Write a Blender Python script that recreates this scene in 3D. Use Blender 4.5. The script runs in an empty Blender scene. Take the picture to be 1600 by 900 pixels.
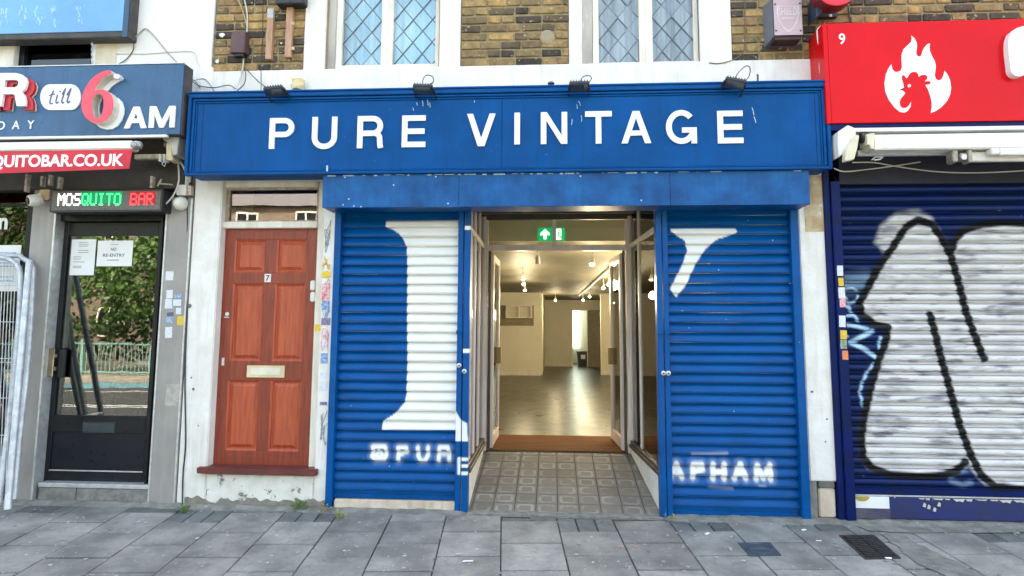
import bpy, bmesh, math, random
import numpy as np
from mathutils import Vector, Matrix, noise
from mathutils.geometry import tessellate_polygon
from math import sin, cos, pi, atan, radians, sqrt, atan2

random.seed(7)
SC = bpy.context.scene
COL = SC.collection

# ------------------------------------------------------------------ camera, world, sun, exposure
FOC, PX, PY = 1000.0, 800.0, 406.0           # focal length and principal point, in photo pixels (1600 x 900)
YAW, PITCH, ROLL = atan(.065), atan(109 / 1000), radians(.32)
CAM = Vector((0.0, -5.2, 1.43))
fwd = Vector((-sin(YAW) * cos(PITCH), cos(YAW) * cos(PITCH), sin(PITCH)))
rgt0 = Vector((cos(YAW), sin(YAW), 0)); up0 = rgt0.cross(fwd)
RGT = cos(ROLL) * rgt0 + sin(ROLL) * up0
UPV = -sin(ROLL) * rgt0 + cos(ROLL) * up0
cam_d = bpy.data.cameras.new('camera'); cam = bpy.data.objects.new('camera', cam_d); COL.objects.link(cam)
cam.matrix_world = Matrix(((RGT.x, UPV.x, -fwd.x, CAM.x), (RGT.y, UPV.y, -fwd.y, CAM.y), (RGT.z, UPV.z, -fwd.z, CAM.z), (0, 0, 0, 1)))
cam_d.sensor_width = 36; cam_d.lens = FOC / 1600 * 36
cam_d.shift_y = (PY - 450) / 1600
cam_d.clip_end = 500; cam_d.clip_start = .05
SC.camera = cam

SUN_EL, SUN_AZ = radians(50), radians(14)
world = bpy.data.worlds.new('World'); SC.world = world; world.use_nodes = True
wn = world.node_tree.nodes; wl = world.node_tree.links
bg = wn['Background']; sky = wn.new('ShaderNodeTexSky'); sky.sky_type = 'NISHITA'; sky.sun_disc = False
sky.sun_elevation = SUN_EL; sky.sun_rotation = SUN_AZ
sky.air_density = 1.0; sky.dust_density = 5.0; sky.ozone_density = 0.6
tint = wn.new('ShaderNodeMix'); tint.data_type = 'RGBA'; tint.blend_type = 'MULTIPLY'; tint.inputs[0].default_value = 1
tint.inputs[7].default_value = (1.0, .905, .735, 1)
wl.new(sky.outputs[0], tint.inputs[6]); wl.new(tint.outputs[2], bg.inputs[0]); bg.inputs[1].default_value = .15
sun_d = bpy.data.lights.new('sun', 'SUN'); sun_d.energy = 3.4; sun_d.angle = radians(.5); sun_d.color = (1, .94, .85)
sun = bpy.data.objects.new('sun', sun_d); COL.objects.link(sun)
sdir = Vector((sin(SUN_AZ) * cos(SUN_EL), cos(SUN_AZ) * cos(SUN_EL), sin(SUN_EL)))
sun.rotation_euler = sdir.to_track_quat('Z', 'Y').to_euler()
SC.view_settings.view_transform = 'Standard'; SC.view_settings.look = 'None'
SC.view_settings.gamma = 1; SC.view_settings.exposure = 3.25
SC.render.engine = 'CYCLES'
SC.cycles.max_bounces = 8; SC.cycles.diffuse_bounces = 4; SC.cycles.transparent_max_bounces = 12
SC.cycles.sample_clamp_indirect = 6

def ray(x, y): return RGT * (x - PX) + UPV * (PY - y) + fwd * FOC
def P(x, y, Y=0.0):
    """point of the plane at depth Y (0 = the shop wall) seen at photo position x, y"""
    d = ray(x, y); return CAM + d * ((Y - CAM.y) / d.y)
def XX(x, y, Y=0.0): return P(x, y, Y).x
def ZZ(x, y, Y=0.0): return P(x, y, Y).z
def onz(x, y, z):
    d = ray(x, y); return CAM + d * ((z - CAM.z) / d.z)
SLOPE = .06
def ground(x, y):
    d = ray(x, y); return CAM + d * ((SLOPE * CAM.y - CAM.z) / (d.z - SLOPE * d.y))
def rc(x0, y0, x1, y1, Y=0.0):
    """rectangle on plane Y -> X0, X1, Z0, Z1"""
    ym, xm = (y0 + y1) / 2, (x0 + x1) / 2
    return XX(x0, ym, Y), XX(x1, ym, Y), ZZ(xm, y1, Y), ZZ(xm, y0, Y)

# ------------------------------------------------------------------ materials
MATS = {}
def mat(name, c1, c2=None, scale=8, rough=.6, metal=0, bump=.15, bscale=60, var=0.0, chips=None, chip_t=.66, chip_s=14,
        spec=.5, detail=4, stretch=(1, 1, 1), emit=None, estr=0, coat=0, drips=None, speck=None):
    if name in MATS: return MATS[name]
    m = bpy.data.materials.new(name); m.use_nodes = True; MATS[name] = m
    N, L = m.node_tree.nodes, m.node_tree.links
    b = N['Principled BSDF']
    tc = N.new('ShaderNodeTexCoord'); mp = N.new('ShaderNodeMapping'); mp.inputs['Scale'].default_value = stretch
    geo = N.new('ShaderNodeNewGeometry')
    L.new(geo.outputs['Position'], mp.inputs[0])
    def nz(s, det=4, r=.6, src=None):
        n = N.new('ShaderNodeTexNoise'); n.inputs['Scale'].default_value = s; n.inputs['Detail'].default_value = det
        n.inputs['Roughness'].default_value = r; L.new(src or mp.outputs[0], n.inputs[0]); return n
    def ramp(src, a, bb, ca=(0, 0, 0, 1), cb=(1, 1, 1, 1)):
        r = N.new('ShaderNodeValToRGB'); r.color_ramp.elements[0].position = a; r.color_ramp.elements[1].position = bb
        r.color_ramp.elements[0].color = ca; r.color_ramp.elements[1].color = cb; L.new(src, r.inputs[0]); return r
    def mix(f, a, c, blend='MIX'):
        x = N.new('ShaderNodeMix'); x.data_type = 'RGBA'; x.blend_type = blend
        if isinstance(f, float): x.inputs[0].default_value = f
        else: L.new(f, x.inputs[0])
        for i, v in ((6, a), (7, c)):
            if isinstance(v, tuple): x.inputs[i].default_value = (*v, 1) if len(v) == 3 else v
            else: L.new(v, x.inputs[i])
        return x.outputs[2]
    c2 = c2 or tuple(v * .82 for v in c1)
    n1 = nz(scale, detail)
    r1 = ramp(n1.outputs[0], .36, .64)
    col = mix(r1.outputs[0], c1, c2)
    if var:
        oi = N.new('ShaderNodeObjectInfo')
        hs = N.new('ShaderNodeHueSaturation'); mr = N.new('ShaderNodeMapRange')
        mr.inputs[3].default_value = 1 - var; mr.inputs[4].default_value = 1 + var
        L.new(oi.outputs['Random'], mr.inputs[0]); L.new(mr.outputs[0], hs.inputs['Value']); L.new(col, hs.inputs['Color']); col = hs.outputs[0]
    mask = None
    if drips:
        mp2 = N.new('ShaderNodeMapping'); mp2.inputs['Scale'].default_value = (9, 9, .7); L.new(geo.outputs['Position'], mp2.inputs[0])
        dn = nz(2.2, 4, .6, mp2.outputs[0]); dr = ramp(dn.outputs[0], .52, .72)
        col = mix(mul(N, L, dr.outputs[0], drips[3] if len(drips) > 3 else .6), col, tuple(drips[:3]))
    if chips:
        cn = nz(chip_s, 8, .72); cr = ramp(cn.outputs[0], chip_t, chip_t + .015)
        mask = cr.outputs[0]
        col = mix(mask, col, chips)
    if speck:
        sn = nz(speck[4] if len(speck) > 4 else 90, 2, .5); sr = ramp(sn.outputs[0], speck[3], speck[3] + .02); col = mix(sr.outputs[0], col, tuple(speck[:3]))
    L.new(col, b.inputs['Base Color'])
    rn = nz(scale * 2.3, 3); rr = N.new('ShaderNodeMapRange'); rr.inputs[3].default_value = max(.02, rough - .1); rr.inputs[4].default_value = min(1, rough + .12)
    L.new(rn.outputs[0], rr.inputs[0]); L.new(rr.outputs[0], b.inputs['Roughness'])
    b.inputs['Metallic'].default_value = metal; b.inputs['Specular IOR Level'].default_value = spec
    if coat: b.inputs['Coat Weight'].default_value = coat; b.inputs['Coat Roughness'].default_value = .15
    if bump:
        bn = nz(bscale, 6, .65); bp = N.new('ShaderNodeBump'); bp.inputs['Strength'].default_value = bump; bp.inputs['Distance'].default_value = .01
        h = bn.outputs[0]
        if mask is not None:
            s = N.new('ShaderNodeMath'); s.operation = 'SUBTRACT'; L.new(h, s.inputs[0]); L.new(mask, s.inputs[1]); h = s.outputs[0]
        L.new(h, bp.inputs['Height']); L.new(bp.outputs[0], b.inputs['Normal'])
    if emit:
        b.inputs['Emission Color'].default_value = (*emit, 1); b.inputs['Emission Strength'].default_value = estr
    return m
def mul(N, L, a, f):
    q = N.new('ShaderNodeMath'); q.operation = 'MULTIPLY'; L.new(a, q.inputs[0]); q.inputs[1].default_value = f; return q.outputs[0]

def glass(name, tint=(.9, .95, .93), refl=.06, rough=.0, wave=0.0):
    m = bpy.data.materials.new(name); m.use_nodes = True; N, L = m.node_tree.nodes, m.node_tree.links
    N.remove(N['Principled BSDF']); out = N['Material Output']
    tr = N.new('ShaderNodeBsdfTransparent'); tr.inputs[0].default_value = (*tint, 1)
    gl = N.new('ShaderNodeBsdfGlossy'); gl.inputs['Roughness'].default_value = rough
    fr = N.new('ShaderNodeFresnel'); fr.inputs[0].default_value = 1.5
    ad = N.new('ShaderNodeMath'); ad.operation = 'ADD'; ad.use_clamp = True; ad.inputs[1].default_value = refl; L.new(fr.outputs[0], ad.inputs[0])
    mx = N.new('ShaderNodeMixShader'); L.new(ad.outputs[0], mx.inputs[0]); L.new(tr.outputs[0], mx.inputs[1]); L.new(gl.outputs[0], mx.inputs[2])
    if wave:
        g = N.new('ShaderNodeNewGeometry'); n = N.new('ShaderNodeTexNoise'); n.inputs['Scale'].default_value = 3.5; n.inputs['Detail'].default_value = 1
        L.new(g.outputs['Position'], n.inputs[0]); bp = N.new('ShaderNodeBump'); bp.inputs['Strength'].default_value = wave; bp.inputs['Distance'].default_value = .02
        L.new(n.outputs[0], bp.inputs['Height']); L.new(bp.outputs[0], gl.inputs['Normal'])
    L.new(mx.outputs[0], out.inputs[0]); MATS[name] = m; return m

BLUE = mat('blue_gloss_paint', (.0, .074, .275), (.0, .058, .21), scale=2.2, rough=.45, spec=.12, bump=.03, bscale=30, chips=(.55, .62, .7), chip_t=.755, chip_s=26, drips=(.003, .045, .14, .4), speck=(.25, .34, .45, .775, 70))
BLUEBOX = mat('blue_housing_paint', (.006, .105, .33), (.0, .052, .185), scale=4.2, rough=.42, spec=.25, drips=(.004, .045, .15, .45), detail=7, bump=.04, bscale=22, chips=(.6, .66, .74), chip_t=.74, chip_s=30)
NAVY = mat('navy_frame_paint', (.001, .010, .10), (.002, .010, .06), scale=7, rough=.4, spec=.15, bump=.05, chips=(.3, .36, .45), chip_t=.76, chip_s=30)
WHITE = mat('white_masonry_paint', (.80, .78, .75), (.70, .67, .62), scale=5, rough=.75, drips=(.50, .42, .32, .32), bump=.35, bscale=38, chips=(.36, .31, .25), chip_t=.70, chip_s=11, speck=(.2, .18, .16, .76, 60))
WHITE2 = mat('white_render_paint', (.82, .80, .78), (.74, .72, .69), scale=2, rough=.8, bump=.2, bscale=50, speck=(.35, .33, .3, .78, 45), chips=(.5, .45, .4), chip_t=.76, chip_s=7)
JOIN = mat('white_joinery_paint', (.78, .73, .65), (.64, .58, .50), scale=12, rough=.55, bump=.12, chips=(.34, .26, .2), chip_t=.73, chip_s=26, stretch=(1, 1, .25))
CREAM = mat('cream_marble_base', (.66, .56, .46), (.52, .42, .33), scale=9, rough=.5, bump=.12, drips=(.3, .22, .15, .6), chips=(.2, .15, .11), chip_t=.7, chip_s=18)
MORTAR = mat('mortar', (.36, .285, .165), (.25, .195, .11), scale=16, rough=.95, bump=.6, bscale=120)
DOORRED = mat('red_stained_wood', (.28, .046, .020), (.17, .027, .013), scale=5, rough=.42, chips=(.10, .025, .015), chip_t=.70, chip_s=15, speck=(.5, .3, .22, .80, 50), bump=.08, bscale=50, stretch=(9, 9, .8), detail=6)
DOORPAN = mat('orange_red_panel_wood', (.47, .088, .032), (.33, .055, .022), scale=5, rough=.42, chips=(.22, .04, .02), chip_t=.69, chip_s=12, bump=.08, bscale=50, stretch=(9, 9, .8), detail=6)
SILLRED = mat('maroon_sill_paint', (.15, .030, .025), (.10, .022, .02), scale=9, rough=.5, bump=.2, chips=(.6, .5, .45), chip_t=.72, chip_s=30)
BLACKP = mat('black_gloss_paint', (.008, .009, .011), (.013, .014, .018), scale=6, rough=.3, spec=.25, bump=.05, speck=(.2, .2, .2, .8, 60))
DARKM = mat('dark_bronze_metal', (.10, .085, .075), (.07, .06, .05), scale=6, rough=.45, metal=.5, bump=.05)
ALU = mat('pinkish_aluminium', (.80, .70, .66), (.68, .58, .54), scale=9, rough=.35, metal=.1, bump=.05, stretch=(1, 1, .2))
STEEL = mat('galvanised_steel', (.62, .63, .64), (.48, .49, .5), scale=18, rough=.42, metal=.55, bump=.1)
GREY = mat('grey_stone_cladding', (.31, .29, .275), (.25, .235, .225), scale=2.5, rough=.4, bump=.04, bscale=80, drips=(.4, .36, .33, .4), speck=(.5, .48, .45, .77, 50))
GREYD = mat('grey_shadow_trim', (.16, .15, .15), (.11, .105, .1), rough=.5)
CONC = mat('rough_concrete', (.26, .25, .235), (.16, .155, .145), scale=14, rough=.9, bump=.5, bscale=90)
SLAB = mat('grey_paving_slab', (.29, .285, .265), (.145, .145, .138), scale=3.0, rough=.75, bump=.4, bscale=150, var=.16, chips=(.36, .37, .355), chip_t=.675, chip_s=9, speck=(.46, .46, .44, .705, 44), drips=(.12, .125, .122, .5), detail=8)
SETT = mat('small_dark_paver', (.14, .15, .148), (.095, .102, .10), scale=9, rough=.8, bump=.5, bscale=120, var=.28, speck=(.4, .4, .38, .73, 45))
JOINTM = mat('sandy_paving_joint', (.075, .075, .055), (.04, .052, .028), scale=20, rough=1, bump=.6, bscale=150, speck=(.3, .3, .27, .72, 60))
MORTARG = mat('grey_mortar_fillet', (.24, .235, .215), (.14, .14, .125), scale=10, rough=1, bump=.8, bscale=70, chips=(.42, .41, .38), chip_t=.62, chip_s=16)
ASPH = mat('asphalt', (.055, .055, .056), (.045, .045, .047), scale=30, rough=.85, bump=.3, bscale=200)
LINE = mat('road_line_paint', (.7, .7, .66), rough=.7)
BUSBLUE = mat('cycle_lane_paint', (.12, .26, .3), rough=.8)
REDS = mat('red_sign_vinyl', (.66, .002, .008), (.58, .002, .007), scale=1.5, rough=.2, bump=.02, bscale=3, spec=.15)
WSIGN = mat('white_sign_face', (.82, .82, .82), (.78, .78, .78), rough=.35, bump=0)
BARBLUE = mat('bar_sign_blue', (.028, .10, .22), (.022, .08, .175), scale=3, rough=.3, bump=.02, bscale=6, drips=(.01, .04, .12, .6), spec=.4)
LIGHTBOX = mat('blue_lightbox_face', (.12, .33, .66), (.1, .28, .6), scale=2, rough=.3, bump=.1, bscale=12, coat=.4)
LETRED = mat('crimson_letter_return', (.55, .012, .03), rough=.35, bump=0)
LETPINK = mat('pink_red_letter_face', (.86, .075, .12), (.78, .05, .09), rough=.4, bump=.03, bscale=80)
LETCREAM = mat('cream_letter_return', (.68, .62, .52), (.5, .45, .38), rough=.5)
INK = mat('slate_ink', (.10, .11, .22), rough=.6, bump=0)
BLACK = mat('black_plastic', (.015, .015, .017), (.025, .025, .027), rough=.45, bump=.1)
BROWNP = mat('brown_plastic', (.105, .05, .05), (.085, .042, .042), rough=.5, bump=.05)
WPLAS = mat('white_plastic', (.75, .72, .68), (.62, .6, .56), rough=.4, bump=.03)
CABW = mat('cream_cable', (.6, .57, .5), rough=.5, bump=0)
CABB = mat('dark_cable', (.04, .03, .028), rough=.5, bump=0)
PINE = mat('weathered_batten_wood', (.50, .30, .19), (.36, .20, .13), scale=7, rough=.8, stretch=(6, 6, .7), bump=.3)
FOAM = mat('cream_foam', (.70, .60, .34), (.6, .48, .25), rough=.8, bump=.5)
AWN = mat('white_awning_metal', (.78, .76, .72), (.70, .68, .63), scale=3, rough=.35, bump=.02, drips=(.5, .44, .36, .3))
AWNC = mat('cream_awning_plastic', (.68, .62, .47), (.6, .54, .4), rough=.4, bump=.03)
GREEN = mat('green_exit_panel', (.0, .30, .10), rough=.4, bump=0, emit=(.0, .45, .14), estr=.12)
EXITW = mat('white_exit_symbol', (.8, .85, .8), rough=.4, bump=0, emit=(.8, 1, .85), estr=.35)
IWALL = mat('cream_interior_wall', (.70, .66, .54), (.65, .61, .49), scale=2, rough=.8, bump=.04)
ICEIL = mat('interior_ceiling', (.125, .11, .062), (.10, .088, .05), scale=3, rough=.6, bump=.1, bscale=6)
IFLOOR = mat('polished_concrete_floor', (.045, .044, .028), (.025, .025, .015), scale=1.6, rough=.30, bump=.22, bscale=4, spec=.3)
THRW = mat('worn_timber_threshold', (.16, .062, .020), (.09, .036, .013), scale=5, rough=.8, spec=.1, stretch=(.5, 6, 1), bump=.1)
BULB = mat('lit_bulb', (1, .95, .8), rough=.5, bump=0, emit=(1, .86, .58), estr=6)
WINLIT = mat('bright_back_window', (.9, .95, .9), rough=.5, bump=0, emit=(.86, 1, .86), estr=.35)
YEL = mat('yellow_sticker', (.75, .5, .04), (.6, .4, .03), rough=.5, bump=0, scale=60)
ORG = mat('orange_sticker', (.75, .14, .05), (.6, .3, .1), rough=.5, bump=0, scale=50)
PINK = mat('pink_sticker', (.7, .12, .2), (.75, .6, .6), rough=.5, bump=0, scale=70)
BLS = mat('blue_sticker', (.06, .18, .45), (.4, .5, .65), rough=.5, bump=0, scale=60)
WHS = mat('pale_paper_sticker', (.74, .74, .76), (.55, .58, .66), rough=.6, bump=.05, scale=70)
VIO = mat('violet_grey_sticker', (.16, .12, .25), (.3, .25, .35), rough=.6, bump=0, scale=60)
PAPER = mat('white_paper', (.80, .80, .80), (.76, .76, .77), rough=.7, bump=.02)
GTEXT = mat('grey_print', (.30, .32, .36), rough=.7, bump=0)
BTEXT = mat('black_print', (.03, .03, .05), rough=.7, bump=0)
LEAF = mat('weed_leaf', (.07, .16, .03), (.14, .2, .05), scale=40, rough=.6, bump=0)
DRYG = mat('dry_grass', (.35, .28, .14), rough=.8, bump=0)
TLEAF = mat('tree_leaf', (.05, .12, .018), (.085, .15, .03), scale=3, rough=.5, bump=0)
BARK = mat('tree_bark', (.12, .09, .07), rough=.9, bump=.5)
HBRICK = mat('far_house_brick', (.2, .155, .12), (.15, .115, .09), scale=4, rough=.9)
SLATE = mat('roof_slate', (.11, .105, .11), (.15, .14, .14), scale=5, rough=.6)
IRON = mat('cast_iron', (.055, .05, .048), (.035, .032, .03), scale=20, rough=.6, metal=.4, bump=.4, bscale=120)
COVER = mat('blue_grey_cover', (.07, .095, .12), (.05, .07, .09), scale=16, rough=.5, metal=.3, bump=.3, bscale=150)
CURTSKY = mat('sky_reflection_curtain', (.36, .68, .90), (.55, .84, .92), scale=5, rough=.8, bump=.1, bscale=8, stretch=(3, 3, .2))  # curtain colour stands in for blue sky reflected in the panes
CURTW = mat('white_net_curtain', (.46, .52, .56), (.13, .18, .18), scale=4, rough=.8, bump=.1, bscale=8, stretch=(4, 4, .3))
LEAD = mat('window_lead', (.10, .12, .14), rough=.5, bump=0)
SIGNDK = mat('sign_dark_side', (.035, .033, .036), (.07, .06, .055), rough=.6)
REDBELL = mat('red_round_face', (.72, .01, .03), rough=.35, bump=0)
SHBOX = mat('faded_pink_plastic', (.50, .34, .38), (.44, .36, .40), scale=9, rough=.55, bump=.05, chips=(.34, .2, .16), chip_t=.74, chip_s=30)
SHLT = mat('faded_white_print', (.66, .54, .58), rough=.6, bump=0)
ALGREY = mat('alarm_side_grey', (.15, .16, .19), rough=.6)
GLASSD = glass('door_glass', (.55, .6, .55), refl=.09, wave=.02)
GLASSW = glass('leaded_pane_glass', (.92, .96, .98), refl=.12)
GLASSF = glass('fanlight_glass', (.5, .5, .48), refl=.14, wave=.02)
GLASSS = glass('shopfront_glass', (.93, .92, .86), refl=.05)
GLASSK = glass('dark_window_glass', (.4, .45, .45), refl=.03, wave=.03)
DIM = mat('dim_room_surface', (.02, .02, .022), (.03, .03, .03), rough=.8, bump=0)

def brick_mat():
    m = bpy.data.materials.new('london_stock_brick'); m.use_nodes = True; N, L = m.node_tree.nodes, m.node_tree.links; b = N['Principled BSDF']
    oi = N.new('ShaderNodeObjectInfo'); r = N.new('ShaderNodeValToRGB'); e = r.color_ramp.elements
    e[0].position = 0; e[0].color = (.035, .030, .027, 1); e[1].position = 1; e[1].color = (.46, .30, .12, 1)
    for p, c in ((.22, (.09, .068, .05, 1)), (.40, (.20, .145, .075, 1)), (.62, (.34, .235, .105, 1)), (.8, (.25, .155, .08, 1))):
        q = e.new(p); q.color = c
    L.new(oi.outputs['Random'], r.inputs[0])
    g = N.new('ShaderNodeNewGeometry'); n = N.new('ShaderNodeTexNoise'); n.inputs['Scale'].default_value = 17; n.inputs['Detail'].default_value = 8; n.inputs['Roughness'].default_value = .7
    L.new(g.outputs['Position'], n.inputs[0])
    r2 = N.new('ShaderNodeValToRGB'); r2.color_ramp.elements[0].position = .34; r2.color_ramp.elements[0].color = (.5, .48, .45, 1); r2.color_ramp.elements[1].position = .62; r2.color_ramp.elements[1].color = (1.25, 1.2, 1.1, 1); L.new(n.outputs[0], r2.inputs[0])
    mx = N.new('ShaderNodeMix'); mx.data_type = 'RGBA'; mx.blend_type = 'MULTIPLY'; mx.inputs[0].default_value = .85; L.new(r.outputs[0], mx.inputs[6]); L.new(r2.outputs[0], mx.inputs[7])
    n3 = N.new('ShaderNodeTexNoise'); n3.inputs['Scale'].default_value = 30; n3.inputs['Detail'].default_value = 5; L.new(g.outputs['Position'], n3.inputs[0])
    r3 = N.new('ShaderNodeValToRGB'); r3.color_ramp.elements[0].position = .62; r3.color_ramp.elements[1].position = .68; L.new(n3.outputs[0], r3.inputs[0])
    m3 = N.new('ShaderNodeMix'); m3.data_type = 'RGBA'; m3.inputs[7].default_value = (.42, .31, .16, 1); L.new(r3.outputs[0], m3.inputs[0]); L.new(mx.outputs[2], m3.inputs[6])
    L.new(m3.outputs[2], b.inputs['Base Color']); b.inputs['Roughness'].default_value = .9
    bp = N.new('ShaderNodeBump'); bp.inputs['Strength'].default_value = .7; bp.inputs['Distance'].default_value = .012; L.new(n.outputs[0], bp.inputs['Height']); L.new(bp.outputs[0], b.inputs['Normal'])
    return m
BRICK = brick_mat()

def far_brick_mat():
    m = bpy.data.materials.new('brick_wall_above'); m.use_nodes = True; N, L = m.node_tree.nodes, m.node_tree.links; b = N['Principled BSDF']
    t = N.new('ShaderNodeTexBrick'); g = N.new('ShaderNodeNewGeometry'); s = N.new('ShaderNodeSeparateXYZ'); c = N.new('ShaderNodeCombineXYZ')
    L.new(g.outputs['Position'], s.inputs[0]); L.new(s.outputs[0], c.inputs[0]); L.new(s.outputs[2], c.inputs[1]); L.new(c.outputs[0], t.inputs[0])
    t.inputs['Color1'].default_value = (.3, .2, .08, 1); t.inputs['Color2'].default_value = (.14, .1, .06, 1); t.inputs['Mortar'].default_value = (.3, .24, .14, 1)
    t.inputs['Scale'].default_value = 1; t.inputs['Brick Width'].default_value = .225; t.inputs['Row Height'].default_value = .075; t.inputs['Mortar Size'].default_value = .006
    L.new(t.outputs[0], b.inputs['Base Color']); b.inputs['Roughness'].default_value = .9; return m
FARB = far_brick_mat()

def paint_mat(name, base, base2, rough, white=(.80, .80, .79), worn=0.0):
    """painted metal; the point attribute 'paint' says where white (R), black (G) and pale blue (B) paint lies"""
    m = bpy.data.materials.new(name); m.use_nodes = True; N, L = m.node_tree.nodes, m.node_tree.links; b = N['Principled BSDF']
    at = N.new('ShaderNodeAttribute'); at.attribute_name = 'paint'; sp = N.new('ShaderNodeSeparateColor'); L.new(at.outputs['Color'], sp.inputs[0])
    g = N.new('ShaderNodeNewGeometry')
    def nz(s, st=(1, 1, 1), d=5):
        mp = N.new('ShaderNodeMapping'); mp.inputs['Scale'].default_value = st; L.new(g.outputs['Position'], mp.inputs[0])
        n = N.new('ShaderNodeTexNoise'); n.inputs['Scale'].default_value = s; n.inputs['Detail'].default_value = d; L.new(mp.outputs[0], n.inputs[0]); return n.outputs[0]
    def rp(src, a, c):
        r = N.new('ShaderNodeMapRange'); r.inputs[1].default_value = a; r.inputs[2].default_value = c; L.new(src, r.inputs[0]); return r.outputs[0]
    def mix(f, a, c):
        x = N.new('ShaderNodeMix'); x.data_type = 'RGBA'; L.new(f, x.inputs[0])
        for i, v in ((6, a), (7, c)):
            if isinstance(v, tuple): x.inputs[i].default_value = (*v, 1)
            else: L.new(v, x.inputs[i])
        return x.outputs[2]
    def mu(a, c):
        q = N.new('ShaderNodeMath'); q.operation = 'MULTIPLY'; L.new(a, q.inputs[0])
        if isinstance(c, float): q.inputs[1].default_value = c
        else: L.new(c, q.inputs[1])
        return q.outputs[0]
    col = mix(rp(nz(2.5, (1, 1, 2)), .35, .65), base, base2)
    col = mix(rp(nz(30, (1, 1, 1), 6), .735, .745), col, (.5, .56, .62))            # flaked specks
    col = mix(mu(rp(nz(5, (.6, 1, 9), 6), .55, .75), .35), col, tuple(v * .45 for v in base))  # grime in long smears
    col = mix(sp.outputs[2], col, (.45, .66, .85))
    wc = mix(rp(nz(4, (.7, 1, 5), 6), .52, .78), white, tuple(v * (1 - .8 * worn) for v in white)) if worn else mix(rp(nz(6), .4, .7), white, tuple(v * .95 for v in white))
    if worn:
        wc = mix(mu(rp(nz(11, (.5, 1, 2.2), 7), .53, .68), .8), wc, (.17, .165, .21)); wc = mix(mu(rp(nz(3.2, (1, 1, 1.3), 6), .50, .66), .35), wc, (.34, .33, .36))
    col = mix(sp.outputs[0], col, wc)
    col = mix(sp.outputs[1], col, (.012, .012, .014))
    L.new(col, b.inputs['Base Color']); b.inputs['Roughness'].default_value = rough; b.inputs['Specular IOR Level'].default_value = .17
    bp = N.new('ShaderNodeBump'); bp.inputs['Strength'].default_value = .06; bp.inputs['Distance'].default_value = .01; L.new(nz(25, (.4, 1, 2)), bp.inputs['Height']); L.new(bp.outputs[0], b.inputs['Normal'])
    return m
SHUT = paint_mat('painted_blue_slats', (.0, .082, .30), (.0, .064, .24), .30)
SHUT2 = paint_mat('painted_navy_slats', (.003, .014, .10), (.006, .018, .075), .36, white=(.66, .64, .64), worn=.55)

def tile_mat():
    m = bpy.data.materials.new('worn_patterned_tile'); m.use_nodes = True; N, L = m.node_tree.nodes, m.node_tree.links; b = N['Principled BSDF']
    at = N.new('ShaderNodeUVMap'); s = N.new('ShaderNodeSeparateXYZ'); L.new(at.outputs[0], s.inputs[0])
    def mth(op, a, c=None):
        q = N.new('ShaderNodeMath'); q.operation = op
        for i, v in ((0, a), (1, c)):
            if v is None: continue
            if isinstance(v, (int, float)): q.inputs[i].default_value = v
            else: L.new(v, q.inputs[i])
        return q.outputs[0]
    ax = mth('ABSOLUTE', mth('SUBTRACT', s.outputs[0], .5)); ay = mth('ABSOLUTE', mth('SUBTRACT', s.outputs[1], .5))
    p4 = mth('POWER', mth('ADD', mth('POWER', ax, 5.0), mth('POWER', ay, 5.0)), .2)
    ring = mth('LESS_THAN', mth('ABSOLUTE', mth('SUBTRACT', p4, .33)), .065)
    g = N.new('ShaderNodeNewGeometry'); n = N.new('ShaderNodeTexNoise'); n.inputs['Scale'].default_value = 5; n.inputs['Detail'].default_value = 6; L.new(g.outputs['Position'], n.inputs[0])
    rr = N.new('ShaderNodeMapRange'); rr.inputs[1].default_value = .42; rr.inputs[2].default_value = .6; L.new(n.outputs[0], rr.inputs[0])
    f = mth('MULTIPLY', mth('MULTIPLY', ring, rr.outputs[0]), .55)
    oi = N.new('ShaderNodeObjectInfo'); v = N.new('ShaderNodeMapRange'); v.inputs[3].default_value = .8; v.inputs[4].default_value = 1.15; L.new(oi.outputs['Random'], v.inputs[0])
    mx = N.new('ShaderNodeMix'); mx.data_type = 'RGBA'; mx.inputs[6].default_value = (.155, .145, .138, 1); mx.inputs[7].default_value = (.36, .355, .34, 1); L.new(f, mx.inputs[0])
    hs = N.new('ShaderNodeHueSaturation'); L.new(mx.outputs[2], hs.inputs['Color']); L.new(v.outputs[0], hs.inputs['Value'])
    n2 = N.new('ShaderNodeTexNoise'); n2.inputs['Scale'].default_value = 70; n2.inputs['Detail'].default_value = 3; L.new(g.outputs['Position'], n2.inputs[0])
    r2 = N.new('ShaderNodeMapRange'); r2.inputs[3].default_value = .75; r2.inputs[4].default_value = 1.25; L.new(n2.outputs[0], r2.inputs[0])
    m2 = N.new('ShaderNodeMix'); m2.data_type = 'RGBA'; m2.blend_type = 'MULTIPLY'; m2.inputs[0].default_value = 1; L.new(hs.outputs[0], m2.inputs[6]); L.new(r2.outputs[0], m2.inputs[7])
    L.new(m2.outputs[2], b.inputs['Base Color']); b.inputs['Roughness'].default_value = .6
    bp = N.new('ShaderNodeBump'); bp.inputs['Strength'].default_value = .3; bp.inputs['Distance'].default_value = .004; L.new(n2.outputs[0], bp.inputs['Height']); L.new(bp.outputs[0], b.inputs['Normal'])
    return m
TILE = tile_mat()

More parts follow.
